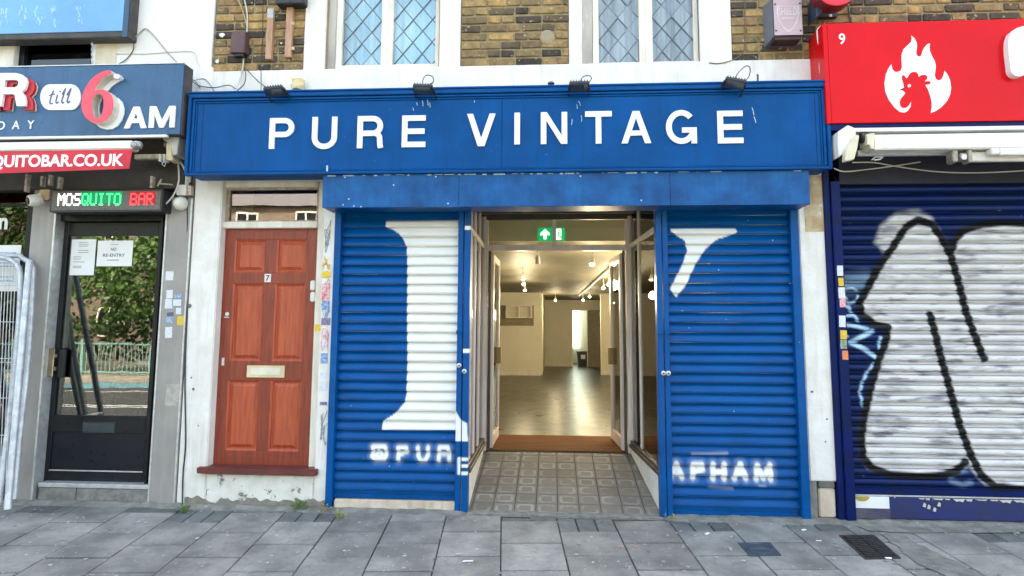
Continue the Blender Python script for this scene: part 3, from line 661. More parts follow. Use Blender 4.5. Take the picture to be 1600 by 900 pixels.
# window surrounds and casements with leaded diamonds
def surround(x0, x1, parent, y=-.03): MB().box(x0, x1, y, .1, zbrick - .02, zbrick + WINH).build('window_surround', WHITE, parent, bevel=.006)
surround(EX[0], XX(510, 50), shop); surround(XX(688, 50), EX[1], shop); surround(EX[2], XX(909, 50), shop, -.03); surround(XX(1092, 50), EX[3], shop)
def casement(panes, fx0, fx1, curtain, label, ybot):
    W = shop_sub('window', label)
    yf = .05
    z0 = ZZ((panes[0][0] + panes[-1][1]) / 2, ybot, yf); ztop = zbrick + WINH - .02
    X0, X1 = XX(fx0, 50, yf), XX(fx1, 50, yf); ps = [(XX(a, 50, yf), XX(c, 50, yf)) for a, c in panes]
    zb = zbrick - .01
    b = MB(); edges = [X0] + [v for p in ps for v in p] + [X1]
    for a, c in zip(edges[::2], edges[1::2]): b.box(a, c, yf - .02, yf + .05, zb, ztop)
    for a, c in ps: b.box(a, c, yf - .019, yf + .05, zb, z0).box(a, c, yf - .019, yf + .05, ztop - .05, ztop)
    mid = (ps[0][1] + ps[1][0]) / 2
    b.box(mid - .006, mid + .006, yf - .026, yf - .02, zb, ztop)
    fr = b.build('frame', JOIN, W, bevel=.003)
    # inner and outer reveal strips
    MB().box(X0 - .14, X0 - .002, .035, .12, zb, ztop).build('reveal', mat('weathered_grey_reveal', (.50, .46, .42), (.36, .33, .3), scale=8, rough=.8, stretch=(1, 1, .3), chips=(.7, .68, .65), chip_t=.62), W, bevel=.004); MB().box(X1 + .002, X1 + .1, .03, .12, zb, ztop).build('reveal', JOIN, W, bevel=.004)
    dw, dh = (ps[0][1] - ps[0][0]) / 2.05, .205
    for a, c in ps:
        lead = MB()
        for k in range(-8, 14):
            for sg in (1, -1):
                # diagonal lines x/dw*sg + z/dh = k
                pts = []
                for x in (a, c):
                    z = z0 + dh * (k - sg * (x - a) / dw); pts.append((x, z))
                (xa, za), (xb, zb2) = pts; t0, t1 = 0, 1
                ok = True
                for (p, q) in ((zb2 - za, z0 - za), (-(zb2 - za), -(ztop - .05 - za))):
                    if abs(p) < 1e-9: continue
                    t = q / p
                    if p > 0: t0 = max(t0, t)
                    else: t1 = min(t1, t)
                if t0 < t1:
                    A_ = (xa + (xb - xa) * t0, za + (zb2 - za) * t0); B2 = (xa + (xb - xa) * t1, za + (zb2 - za) * t1)
                    lead.prism([ribbon([A_, B2], .0075)], yf + .006 + (.0008 if sg > 0 else 0), yf + .016)
        lead.build('leading', LEAD, W)
        for k in range(-8, 14):
            for l in range(-8, 14):
                # cell between lines of both families
                u, v = k, l; cx = a + dw * (u - v) / 2; cz = z0 + dh * (u + v) / 2
                if cx < a - dw or cx > c + dw or cz > ztop + dh or cz < z0 - dh: continue
                poly = [(cx, cz - dh / 2), (cx + dw / 2, cz), (cx, cz + dh / 2), (cx - dw / 2, cz)]
                poly = [(cx, cz), (cx + dw / 2, cz + dh / 2), (cx, cz + dh), (cx - dw / 2, cz + dh / 2)]
                for n_, d_ in (((-1, 0), -a), ((1, 0), c), ((0, -1), -z0), ((0, 1), ztop - .05)):
                    poly = clip_poly(poly, n_, d_)
                    if len(poly) < 3: break
                if len(poly) < 3 or area(poly) < 2e-4: continue
                bb = MB(); tx, tz = random.uniform(-.05, .05), random.uniform(-.05, .05)
                bb.v = [(p[0], yf + .012 + (p[0] - cx) * tx + (p[1] - cz) * tz, p[1]) for p in poly]; bb.f = [tuple(range(len(poly)))]
                bb.build('pane', GLASSW, W)
    # curtain with folds and a dim room behind
    n = 60; bb = MB()
    for i in range(n):
        xa, xb = X0 + (X1 - X0) * i / n, X0 + (X1 - X0) * (i + 1) / n
        ya, yb = .16 + .012 * sin(i * 1.1) + .008 * sin(i * .43), .16 + .012 * sin((i + 1) * 1.1) + .008 * sin((i + 1) * .43)
        bb.quad((xa, ya, zb), (xb, yb, zb), (xb, yb, ztop), (xa, ya, ztop))
    bb.build('curtain', curtain, W, smooth=True)
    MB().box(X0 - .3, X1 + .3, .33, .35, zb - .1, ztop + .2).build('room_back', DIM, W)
def shop_sub(name, label):
    o = bpy.data.objects.new(name, None); COL.objects.link(o); o.parent = shop; WLOC[o.name] = Vector((0, .05, zbrick)); o.location = WLOC[o.name] - WLOC[shop.name]; o['label'] = label; return o
casement(((536, 597), (615, 681)), 527, 687, CURTSKY, 'leaded casement window with curtains coloured as reflected blue sky', 102)
casement(((935, 998), (1019, 1083)), 926, 1092, CURTW, 'leaded casement window with grey net curtains', 98)

# piers and jambs at street level
zf = ZZ(400, 277)     # underside of the fascia on the wall
pierA = MB().box(XX(289, 560) - .0, XX(333, 560), -.004, .25, 0, 2.9).build('pier', WHITE, shop, bevel=.008, label='white painted pier left of the red door')
pierB = MB().box(XX(498, 560), XX(517, 560), -.002, .25, 0, 2.6).build('pier', WHITE, shop, bevel=.006, label='narrow white pier covered in stickers')
pierC = MB().box(XX(1257, 560), XX(1303, 560), .0, .3, ZZ(1280, 752), 2.75).build('pier', WHITE, shop, bevel=.008, label='white painted pier right of the shutters')
MB().box(XX(1262, 780), XX(1279, 780), .01, .3, 0, ZZ(1280, 750) - .002).build('pier_base', CONC, shop, bevel=.008, label='bare crumbling render at the foot of the right pier')
MB().box(XX(1280, 780), XX(1306, 780), .004, .3, .02, ZZ(1280, 763)).build('base_stone', CREAM, shop, bevel=.008)
MB().box(XX(1279, 757), XX(1304, 757), -.002, .3, ZZ(1280, 762), ZZ(1280, 752) - .002).build('grey_block', GREYD, shop, bevel=.004)
MB().box(XX(1258, 350), XX(1296, 350), -.004, 0, ZZ(1280, 362), 2.68).build('bare_render_patch', mat('tan_bare_render', (.42, .30, .16), (.6, .5, .36), scale=9, rough=.9, bump=.5, chips=(.7, .66, .6), chip_t=.6, chip_s=9), shop)
# wall above door soffit level and the plinth under the door
DX0, DX1 = XX(341, 560), XX(490, 560)          # door opening edges
MB().box(XX(333, 560), XX(498, 560), .0, .25, 0.0, ZZ(400, 741)).build('door_plinth', mat('peeling_white_plinth', (.78, .76, .71), (.66, .63, .57), scale=7, rough=.85, bump=.5, bscale=40, chips=(.22, .20, .16), chip_t=.585, chip_s=9), shop, bevel=.008)
b = MB()  # damp bare skirt along the foot of pier and plinth
zs = []
x = XX(289, 780); xe = XX(517, 780); pts_top = []
while x < xe:
    pts_top.append((x, .055 + .05 * noise.noise(Vector((x * 6, 1, 0))) + .035 * noise.noise(Vector((x * 21, 2, 0))))); x += .02
b.prism([[(pts_top[0][0], 0), *[(p[0], max(.008, p[1])) for p in pts_top], (pts_top[-1][0], 0)]], -.0065, .02)
b.build('bare_render_skirt', mat('damp_render', (.20, .18, .14), (.28, .26, .22), scale=18, rough=.95, bump=.7, bscale=60), shop)

# red front door
door = bpy.data.objects.new('front_door', None); COL.objects.link(door); door.parent = shop
WLOC[door.name] = Vector(((DX0 + DX1) / 2, .09, ZZ(410, 731, .09))); door.location = WLOC[door.name] - WLOC[shop.name]; door['label'] = 'orange red six panelled wooden door with brass letter plate'
YD = .09
dz0, dz1 = ZZ(411, 730, YD), ZZ(418, 357, YD); dx0, dx1 = XX(341, 545, YD), XX(490, 545, YD)
pan = [rc(363, 374, 411, 426, YD), rc(429, 374, 476, 426, YD), rc(361, 443, 409, 564, YD), rc(427, 443, 474, 563, YD), rc(357, 594, 407, 704, YD), rc(424, 594, 472, 704, YD)]
lx0, lx1 = (pan[0][0] + pan[2][0] + pan[4][0]) / 3, (pan[0][1] + pan[2][1] + pan[4][1]) / 3
mx0, mx1 = (pan[1][0] + pan[3][0] + pan[5][0]) / 3, (pan[1][1] + pan[3][1] + pan[5][1]) / 3
pan = [(lx0, lx1) + pan[0][2:], (mx0, mx1) + pan[0][2:], (lx0, lx1) + pan[2][2:], (mx0, mx1) + pan[2][2:], (lx0, lx1) + pan[4][2:], (mx0, mx1) + pan[4][2:]]
b = MB()
b.box(dx0, lx0, YD, YD + .045, dz0, dz1).build('stile', DOORRED, door, bevel=.002)
MB().box(mx1, dx1, YD, YD + .045, dz0, dz1).build('stile', DOORRED, door, bevel=.002)
zr = [dz0, pan[4][2], pan[4][3], pan[2][2], pan[2][3], pan[0][2], pan[0][3], dz1]
for a, c in ((zr[0], zr[1]), (zr[2], zr[3]), (zr[4], zr[5]), (zr[6], zr[7])): MB().box(lx0 + .0005, mx1 - .0005, YD + .001, YD + .044, a, c).build('rail', DOORRED, door, bevel=.002)
for a, c in ((zr[1], zr[2]), (zr[3], zr[4]), (zr[5], zr[6])): MB().box(lx1, mx0, YD + .0015, YD + .043, a + .0005, c - .0005).build('muntin', DOORRED, door, bevel=.002)
for x0, x1, z0, z1 in pan:
    b = MB(); yb = YD + .022
    def rect(i, y): return [(x0 + i, y, z0 + i), (x1 - i, y, z0 + i), (x1 - i, y, z1 - i), (x0 + i, y, z1 - i)]
    rings = [rect(.0, YD + .002), rect(.012, YD + .010), rect(.016, YD + .020), rect(.024, YD + .020), rect(.05, YD + .004)]
    for r0, r1 in zip(rings, rings[1:]):
        for k in range(4): b.quad(r0[k], r0[(k + 1) % 4], r1[(k + 1) % 4], r1[k])
    b.quad(*rings[-1]); b.build('panel', DOORPAN, door)
LP = rc(386, 571, 445, 590, YD)
lpz = mat('pale_brass', (.72, .62, .42), (.6, .5, .33), rough=.35, metal=.35, bump=.02)
MB().box(*LP[:2], YD - .008, YD, *LP[2:]).build('letter_plate', lpz, door, bevel=.003)
MB().box(LP[0] + .035, LP[1] - .035, YD - .012, YD - .0085, LP[2] + .022, LP[3] - .022).build('letter_flap', mat('pale_flap', (.78, .74, .62), rough=.4, metal=.2), door, bevel=.002)
NP = rc(413.5, 428, 423.5, 441, YD)
MB().box(*NP[:2], YD - .004, YD + .001, *NP[2:]).build('number_plate', WPLAS, door, bevel=.001)
text_on('number', '7', (NP[0] + .012, NP[1] - .012, NP[2] + .012, NP[3] - .012), YD - .0045, BTEXT, door, off=.01)
kn = P(355, 491, YD); MB().lathe(kn, (0, -1, 0), [(0, .017), (.004, .017), (.006, .011), (.012, .010), (.014, .0)], 16).build('lock_cylinder', WPLAS, door, smooth=True)
MB().box(kn.x - .022, kn.x + .02, YD - .012, YD, kn.z - .032, kn.z - .02).build('door_pull', STEEL, door, bevel=.003)
q = P(349, 565, YD); MB().box(q.x - .014, q.x + .014, YD - .006, YD, q.z - .035, q.z + .035).build('escutcheon', WPLAS, door, bevel=.006)
for yy in (446, 464):
    q = P(489, yy, YD); MB().box(q.x - .02, q.x + .022, YD - .018, YD + .01, q.z - .042, q.z + .042).build('security_plate', WPLAS, door, bevel=.008)
# frame round the door and fanlight
YF = .045
fz = ZZ(420, 284, YF)
b = MB(); fx0, fx1 = XX(335, 550, YF), XX(501, 550, YF)
jx0, jx1 = dx0 - .006, dx1 + .004
b.box(fx0, jx0, YF, .2, dz0 - .02, fz); b.build('door_jamb', JOIN, shop, bevel=.004)
MB().box(jx1, fx1, YD - .025, .2, dz0 - .02, fz).build('door_jamb', JOIN, shop, bevel=.004)
tz0, tz1 = ZZ(420, 356, YF), ZZ(420, 346, YF)
MB().box(jx0, jx1, YF + .001, .2, tz0, tz1).build('transom_rail', JOIN, shop, bevel=.004)
MB().box(jx0, jx1, YF + .001, .2, ZZ(420, 292, YF), fz).build('head_rail', JOIN, shop, bevel=.004)
MB().box(xl, XX(504, 300), .05, .3, fz + .001, 2.9).build('lintel', JOIN, shop); MB().box(XX(504, 300) + .001, 2.13, .05, .3, fz + .001, 2.9).build('lintel', DARKM, shop)
fl = (jx0, jx1, tz1, ZZ(420, 292, YF))
b = MB(); 
for (x0, x1, z0, z1) in ((fl[0], fl[0] + .045, fl[2], fl[3]), (fl[1] - .018, fl[1], fl[2], fl[3]), (fl[0] + .045, fl[1] - .018, fl[3] - .02, fl[3]), (fl[0] + .045, fl[1] - .018, fl[2], fl[2] + .015)): b.box(x0, x1, .07, .11, z0, z1)
b.build('fanlight_frame', mat('brown_frame', (.25, .17, .12), (.5, .4, .3), scale=20, rough=.6), shop, bevel=.002)
MB().box(fl[0] + .045, fl[1] - .018, .088, .092, fl[2] + .015, fl[3] - .02).build('fanlight_pane', GLASSF, shop)
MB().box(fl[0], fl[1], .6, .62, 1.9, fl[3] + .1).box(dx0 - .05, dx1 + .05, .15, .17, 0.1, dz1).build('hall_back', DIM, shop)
MB().box(XX(312, 735), XX(498, 735), -.05, .1, ZZ(400, 742, -.05), ZZ(400, 731, -.02)).build('door_sill', SILLRED, shop, bevel=.006)
# stickers on the narrow pier
def sticker(parent, r, Y, m, label=None, rot=0):
    x0, x1, z0, z1 = rc(*r, Y); cx, cz = (x0 + x1) / 2, (z0 + z1) / 2
    pts = [(x0, z0), (x1, z0), (x1, z1), (x0, z1)]
    pts = [(cx + (x - cx) * cos(rot) - (z - cz) * sin(rot), cz + (x - cx) * sin(rot) + (z - cz) * cos(rot)) for x, z in pts]
    # print bands
    b = MB().prism([pts], Y - .0012, Y); o = b.build('sticker', m, parent)
    if label: o['label'] = label
    return o
def tagline(parent, r, Y, m, n=2, seed=0, w=.003):
    rnd = random.Random(seed); x0, x1, z0, z1 = rc(*r, Y); b = MB()
    for k in range(n):
        pts = [(rnd.uniform(x0, x1), rnd.uniform(z0, z1)) for _ in range(5)]
        sp = smooth_path([(p[0], 0, p[1]) for p in pts], 6); b.prism([ribbon([(p.x, p.z) for p in sp], w)], Y - .0018 - k * .0003, Y)
    return b.build('scrawl', m, parent)
PYb = -.004
for r, m, l in (((503, 424, 516, 434), YEL, 'yellow sprayed patch'), ((503, 443, 515, 470), PINK, 'pink lettered sticker'), ((503, 470, 515, 484), BLS, None), ((502, 497, 516, 508), VIO, 'dark violet sticker'), ((501, 552, 512, 568), BLS, None), ((501, 534, 511, 544), WHS, None), ((500, 628, 511, 633), VIO, None), ((500, 596, 511, 610), WHS, None), ((500, 582, 511, 591), WHS, None)):
    sticker(pierB, r, PYb, m, l)
sticker(shop, (492, 507, 501, 518), -.001, YEL, 'small yellow sticker on the door jamb')
for k, (r, m) in enumerate((((503, 345, 517, 400), GTEXT), ((503, 400, 517, 422), YEL), ((503, 436, 516, 470), PINK), ((502, 470, 516, 500), BLS), ((501, 512, 514, 550), PINK), ((501, 640, 512, 700), GTEXT))): tagline(pierB, r, PYb - .001, m, 3, k, .004)
# scuffs and nail holes in the piers
for k, (x, y, s) in enumerate(((296, 478, .02), (302, 608, .012), (299, 590, .008), (1292, 655, .008), (1269, 612, .01), (1290, 690, .007), (310, 665, .006))):
    q = P(x, y, -.006); MB().lathe(q, (0, -1, 0), [(0, s), (.001, s * .8)], 7).build('chip', GREYD, shop)

# ================================================================== PORCH AND SHOP ROOM (parts of the building)
YB = 1.30; ZFL = onz(870, 709, 0).z
ZFL = P(985, 708, YB).z
exL, exR = XX(733, 600), XX(1031, 600)
bxL, bxR = XX(757, 600, YB), XX(984, 600, YB)
def lerp(a, c, t): return a + (c - a) * t
porch = shop
# ramped floor of patterned tiles
MB().hexa([(exL - .1, -.02, -.06), (exR + .1, -.02, -.06), (bxR + .1, YB, ZFL - .06), (bxL - .1, YB, ZFL - .06), (exL - .1, -.02, -.008), (exR + .1, -.02, -.008), (bxR + .1, YB, ZFL - .008), (bxL - .1, YB, ZFL - .008)]).build('porch_bed', JOINTM, shop)
b = MB()
TS = .172; tx = -.8
rows = int(YB / TS)
for r in range(rows + 1):
    for c_ in range(10):
        x0 = -.83 + c_ * TS; y0 = .0 + r * TS; g = .003
        poly = [(x0 + g, y0 + g), (x0 + TS - g, y0 + g), (x0 + TS - g, y0 + TS - g), (x0 + g, y0 + TS - g)]
        # side limits (splayed)
        for (xa, xb, sg) in ((exL, bxL, -1), (exR, bxR, 1)):
            # line through (xa,0) (xb,YB)
            dx, dy = xb - xa, YB; n_ = (sg * dy, -sg * dx); d_ = n_[0] * xa + sg * .0
            poly = clip_poly(poly, n_, d_)
            if len(poly) < 3: break
        if len(poly) < 3: continue
        poly = clip_poly(poly, (0, 1), YB - .02)
        if len(poly) < 3 or area(poly) < .0006: continue
        dz = random.uniform(-.0012, .0012)
        def hz(y): return ZFL * y / YB + dz
        k = len(poly); me = bpy.data.meshes.new('floor_tile')
        vs = [(p[0], p[1], hz(p[1])) for p in poly] + [(p[0], p[1], hz(p[1]) - .008) for p in poly]
        loc = np.array((x0 + TS / 2, y0 + TS / 2, hz(y0)))
        me.from_pydata((np.array(vs) - loc).tolist(), [], [tuple(range(k))] + [(i, k + i, k + (i + 1) % k, (i + 1) % k) for i in range(k)])
        uv = me.uv_layers.new(name='UVMap')
        for lo in me.loops:
            v = vs[lo.vertex_index]; uv.data[lo.index].uv = ((v[0] - x0) / TS, (v[1] - y0) / TS)
        me.materials.append(TILE); link_mesh('floor_tile', me, shop, loc)
MB().box(exL, exR, -.05, -.003, -.03, .004).build('threshold_edge', CONC, shop, bevel=.003)
# side walls of the porch: white riser, sill, glazing bars, glass, transom
ZS = ZZ(1029, 736); ZT = 2.27; ZC = ZZ(870, 339, YB)
def side(xa, xb, sg, nm):
    d = Vector((xb - xa, YB, 0)); L = d.length; d.normalize(); nrm = Vector((d.y, -d.x, 0)) * sg      # away from the porch
    o = Vector((xa, 0, 0))
    def hex_(t0, t1, n0, n1, z0, z1, z0b=None):
        z0b = z0 if z0b is None else z0b
        a, c = o + d * (t0 * L), o + d * (t1 * L)
        p = [a + nrm * n0, c + nrm * n0, c + nrm * n1, a + nrm * n1]
        return [Vector((p[0].x, p[0].y, z0)), Vector((p[1].x, p[1].y, z0b)), Vector((p[2].x, p[2].y, z0b)), Vector((p[3].x, p[3].y, z0)), *[Vector((q.x, q.y, z1)) for q in p]]
    MB().hexa(hex_(0.0, 1, .0, .06, -.05, ZS - .045, ZFL - .05)).build('stall_riser', WHITE, shop, bevel=.003)
    MB().hexa(hex_(0.0, 1, -.02, .07, ZS - .045, ZS - .012)).hexa(hex_(0.0, 1, -.008, .055, ZS - .0115, ZS + .02)).build('glazing_sill', DARKM, shop, bevel=.003)
    posts = [(.0, .02), (.14, .155), (.34, .355), (.375, .39), (.62, .635), (.655, .67), (.965, 1.0)] if sg < 0 else [(.0, .02), (.62, .65), (.965, 1.0)]
    for t0, t1 in posts: MB().hexa(hex_(t0, t1, .006 if .01 < t0 < .9 else -.004, .034, ZS + .0205, ZC)).build('glazing_post', ALU, shop, bevel=.004); MB().hexa(hex_(min(t1 + .001, .984), min(t1 + .016, .995), .009, .032, ZS + .0205, ZC)).build('glazing_gasket', BLACK, shop)
    MB().hexa(hex_(.0, .985, .004, .05, ZT - .022, ZT + .022)).build('side_transom', ALU, shop, bevel=.004)
    MB().hexa(hex_(.0, .985, .018, .022, ZS + .02, ZC)).build('side_glass', GLASSS, shop)
side(exL - .0, bxL, -1, 'l'); side(exR, bxR, 1, 'r')
# back screen with transom, mullions and the open doors
oL, oR = XX(771, 550, YB), XX(972, 550, YB)
zt0, zt1 = ZZ(870, 392, YB), ZZ(870, 383, YB)
MB().box(bxL - .35, bxR + .35, YB - .03, YB + .03, zt0, zt1).build('door_transom', ALU, shop, bevel=.004)
MB().box(bxL - .35, bxR + .35, YB - .03, YB + .03, ZC - .03, ZC + .03).build('screen_head', DARKM, shop, bevel=.004)
mxx = XX(866, 365, YB); MB().box(mxx - .02, mxx + .02, YB - .025, YB + .025, zt1, ZC - .03).build('mullion', ALU, shop, bevel=.004)
for x in (bxL, bxR): MB().box(x - .025, x + .025, YB - .032, YB + .032, ZFL, ZC - .03).build('screen_post', ALU, shop, bevel=.005)
for x, s in ((bxL + .045, 1), (bxR - .045, -1)): MB().box(x - .012, x + .012, YB - .02, YB + .03, ZFL, zt0 - .001).build('door_frame', DARKM, shop, bevel=.003)
for (a, c) in ((bxL + .026, mxx - .02), (mxx + .02, bxR - .026)): MB().box(a, c, YB - .003, YB + .003, zt1 + .001, ZC - .031).build('transom_glass', GLASSS, shop)
MB().box(bxL - .4, bxL - .026, YB - .003, YB + .003, ZFL, zt0).box(bxR + .026, bxR + .4, YB - .003, YB + .003, ZFL, zt0).build('screen_glass', GLASSS, shop)
def leaf(hx, ang, sg, label):
    dr = bpy.data.objects.new('glazed_door', None); COL.objects.link(dr); dr.parent = shop; WLOC[dr.name] = Vector((hx, YB, ZFL)); dr.location = WLOC[dr.name] - WLOC[shop.name]; dr['label'] = label
    d = Vector((sin(ang) * sg, cos(ang), 0)); n = Vector((d.y, -d.x, 0)); o = Vector((hx, YB + .03, 0)); Wd = .72
    def hx_(t0, t1, n0, n1, z0, z1):
        p = [o + d * t0 + n * n0, o + d * t1 + n * n0, o + d * t1 + n * n1, o + d * t0 + n * n1]
        return [Vector((q.x, q.y, z0)) for q in p] + [Vector((q.x, q.y, z1)) for q in p]
    for t0, t1 in ((0, .05), (.055, .075), (Wd - .075, Wd - .055), (Wd - .05, Wd)):
        MB().hexa(hx_(t0, t1, -.022, .022, ZFL + .02, zt0 - .02)).build('stile', ALU, dr, bevel=.004)
    MB().hexa(hx_(.05, Wd - .05, -.02, .02, ZFL + .02, ZFL + .13)).build('rail', ALU, dr, bevel=.003); MB().hexa(hx_(.05, Wd - .05, -.02, .02, zt0 - .09, zt0 - .021)).build('rail', ALU, dr, bevel=.003)
    MB().hexa(hx_(.075, Wd - .075, -.003, .003, ZFL + .13, zt0 - .09)).build('door_glass', GLASSS, dr)
    zc = ZZ(870, 560, YB); MB().hexa(hx_(Wd - .09, Wd + .005, -.045, .045, zc - .09, zc + .09)).build('push_plate', mat('brassy_plate', (.30, .22, .10), (.24, .18, .08), rough=.4, metal=.5), dr, bevel=.004)
    return dr
leaf(bxL + .06, radians(.4), 1, 'left glazed shop door standing open'); leaf(bxR - .06, radians(3.5), -1, 'right glazed shop door standing open')
# porch ceiling
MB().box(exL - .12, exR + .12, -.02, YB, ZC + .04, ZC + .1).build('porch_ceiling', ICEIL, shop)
# the long room
yL = onz(810, 586.5, ZFL).y; yM = onz(870, 572.5, ZFL).y
xS = XX(845, 540, yL)
zCe = ZZ(810, 457, yL)
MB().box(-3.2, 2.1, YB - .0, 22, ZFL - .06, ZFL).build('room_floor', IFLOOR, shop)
ythr = onz(870, 681, ZFL).y
MB().box(bxL - .02, bxR + .02, YB + .02, ythr, ZFL + .0005, ZFL + .006).build('timber_threshold', THRW, shop, bevel=.002)
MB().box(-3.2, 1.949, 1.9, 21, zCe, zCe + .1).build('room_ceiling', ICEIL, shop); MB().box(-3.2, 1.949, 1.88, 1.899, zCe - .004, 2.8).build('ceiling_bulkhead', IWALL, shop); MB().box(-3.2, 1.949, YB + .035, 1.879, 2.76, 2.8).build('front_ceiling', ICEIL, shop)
MB().box(-3.3, -3.2, .35, 21, 0, 2.9).build('room_side_wall', IWALL, shop)
xRw = XX(1000, 540, onz(958, 584, ZFL).y)
yR = onz(958, 586, ZFL).y
xC = XX(939, 540, yR); 
MB().box(1.95, 2.05, .35, 21, 0, 2.9).build('room_side_wall', IWALL, shop)
MB().box(-3.2, xS, yL, yL + .2, ZFL, zCe).build('partition_wall', IWALL, shop)
MB().box(xC, 1.95, yR, yR + .2, ZFL, zCe).build('partition_wall', IWALL, shop)
dxa, dxb = XX(895, 530, yM), XX(918, 530, yM); zdt = ZZ(905, 485, yM)
xM1 = XX(939, 540, yM)
MB().box(xS, dxa, yM, yM + .15, ZFL, zCe).box(dxb, 1.9, yM, yM + .15, ZFL, zCe).box(dxa, dxb, yM, yM + .15, zdt, zCe).build('end_wall', IWALL, shop)
MB().box(xS - .0, xS + .04, yL + .2, yM, ZFL, zCe).build('return_wall', IWALL, shop)
MB().box(dxa - 1, dxb + 1.2, yM + 2.2, yM + 2.3, 0, 2.9).box(dxb + .5, dxb + .6, yM + .15, yM + 2.2, 0, 2.9).build('back_room_wall', IWALL, shop)
MB().box(dxa - .1, dxa + (dxb - dxa) * .62, yM + 2.12, yM + 2.15, ZFL + .55, zdt + .3).build('lit_window', WINLIT, shop)
for (xa, xb) in ((-3.2, xS), (xC, 1.95)): MB().box(xa, xb, (yL if xa < -1 else yR) - .015, yL if xa < -1 else yR, ZFL, ZFL + .1).build('skirting', JOIN, shop)
MB().box(xS, dxa, yM - .015, yM, ZFL, ZFL + .1).build('skirting', JOIN, shop)
# half-open inner door and frame
di = bpy.data.objects.new('inner_door', None); COL.objects.link(di); di.parent = shop; WLOC[di.name] = Vector((dxb, yM, ZFL)); di.location = WLOC[di.name] - WLOC[shop.name]
MB().hexa([(dxb, yM - .05, ZFL), (dxb + .6, yM - .75, ZFL), (dxb + .64, yM - .71, ZFL), (dxb + .04, yM - .01, ZFL), (dxb, yM - .05, zdt), (dxb + .6, yM - .75, zdt), (dxb + .64, yM - .71, zdt), (dxb + .04, yM - .01, zdt)]).build('door_leaf', mat('grey_inner_door', (.33, .31, .25), rough=.6), di, bevel=.004)
MB().box(dxb - .02, dxb + .03, yM - .06, yM, ZFL, zdt + .05).box(dxa - .05, dxa, yM - .03, yM, ZFL, zdt + .05).box(dxa, dxb, yM - .03, yM, zdt, zdt + .05).build('door_architrave', JOIN, di)
# wall shelf unit on its dark panel
cab = thing('wall_shelf', 'white two bay open shelf box fixed on the left inner wall', 'shelf', (XX(810, 500, yL), yL - .2, ZZ(810, 497, yL)))
x0, x1, z0, z1 = rc(790, 477, 831, 497, yL - .25); mm = (x0 + x1) / 2; t = .03; ya, yb = yL - .25, yL - .01
for bx in ((x0, x1, z0, z0 + t), (x0, x1, z1 - t, z1)): MB().box(bx[0], bx[1], ya, yb, bx[2], bx[3]).build('shelf_board', JOIN, cab)
for bx in ((x0, x0 + t), (mm - t / 2, mm + t / 2), (x1 - t, x1)): MB().box(bx[0], bx[1], ya + .001, yb, z0 + t, z1 - t).build('side_board', JOIN, cab)
MB().box(x0 + t, x1 - t, yb - .02, yb, z0 + t, z1 - t).build('back_board', IWALL, cab)
x0, x1, z0, z1 = rc(780, 477, 834, 509, yL); MB().box(x0, x1, yL - .008, yL, z0, z1).build('wall_panel', mat('brown_grey_panel', (.26, .22, .15), rough=.7), shop)
# dark bin in the back room
bn = thing('waste_bin', 'dark bin with a pale label in the doorway of the back room', 'bin', (dxb - .3, yM + .5, ZFL))
x0, x1, z0, z1 = rc(902, 549, 919, 569, yM + .4); b = MB(); t = .05
b.hexa([(x0 + t, yM + .4, ZFL), (x1 - t, yM + .4, ZFL), (x1 - t, yM + .9, ZFL), (x0 + t, yM + .9, ZFL), (x0, yM + .36, z1 - .06), (x1, yM + .36, z1 - .06), (x1, yM + .94, z1 - .06), (x0, yM + .94, z1 - .06)]); b.build('bin_body', BLACK, bn, bevel=.01)
MB().box(x0 - .02, x1 + .02, yM + .33, yM + .96, z1 - .058, z1).build('lid', BLACK, bn, bevel=.01)
MB().box(x0 + .12, x1 - .1, yM + .365, yM + .372, (z0 + z1) / 2 - .04, (z0 + z1) / 2 + .1).build('bin_label', PAPER, bn)
# track lights (lit)
warm = (1, .82, .50)
def track_light(p, label, power, aim=(0, .3, -1), sz=1.0, lit=True):
    p = Vector(p); t = thing('track_spotlight', label, 'spotlight', tuple(p), 'spotlights under the shop ceiling')
    a = Vector(aim).normalized()
    MB().tube([Vector((p.x, p.y, zCe - .001)), p + Vector((0, 0, .02))], .008, 6).build('stem', WPLAS, t)
    sz *= .72
    MB().lathe(p - a * .06 * sz, a, [(0, .02 * sz), (.02 * sz, .035 * sz), (.12 * sz, .045 * sz), (.13 * sz, .045 * sz)], 14).build('head', WPLAS, t, smooth=True)
    if lit:
        MB().lathe(p + a * .072 * sz, a, [(0, .042 * sz), (.012 * sz, .036 * sz), (.02 * sz, .0)], 12).build('bulb', BULB, t, smooth=True)
        ld = bpy.data.lights.new('spotlight_lamp', 'POINT'); ld.energy = power; ld.color = warm; ld.shadow_soft_size = .06
        lo = bpy.data.objects.new('lamp', ld); COL.objects.link(lo); lo.parent = t; lo.location = (0, -.05, -.30)
LIT = 4.2
def at_ceiling(x, y, drop=.14):
    q = onz(x, y, zCe - drop); return q
rail = thing('light_track', 'white lighting track running back along the right of the ceiling', 'lighting track', (0, 6, zCe))
qa, qb = at_ceiling(958, 415, .03), at_ceiling(905, 462, .03)
MB().tube([qa, qb], .02, 6).build('track', WPLAS, rail)
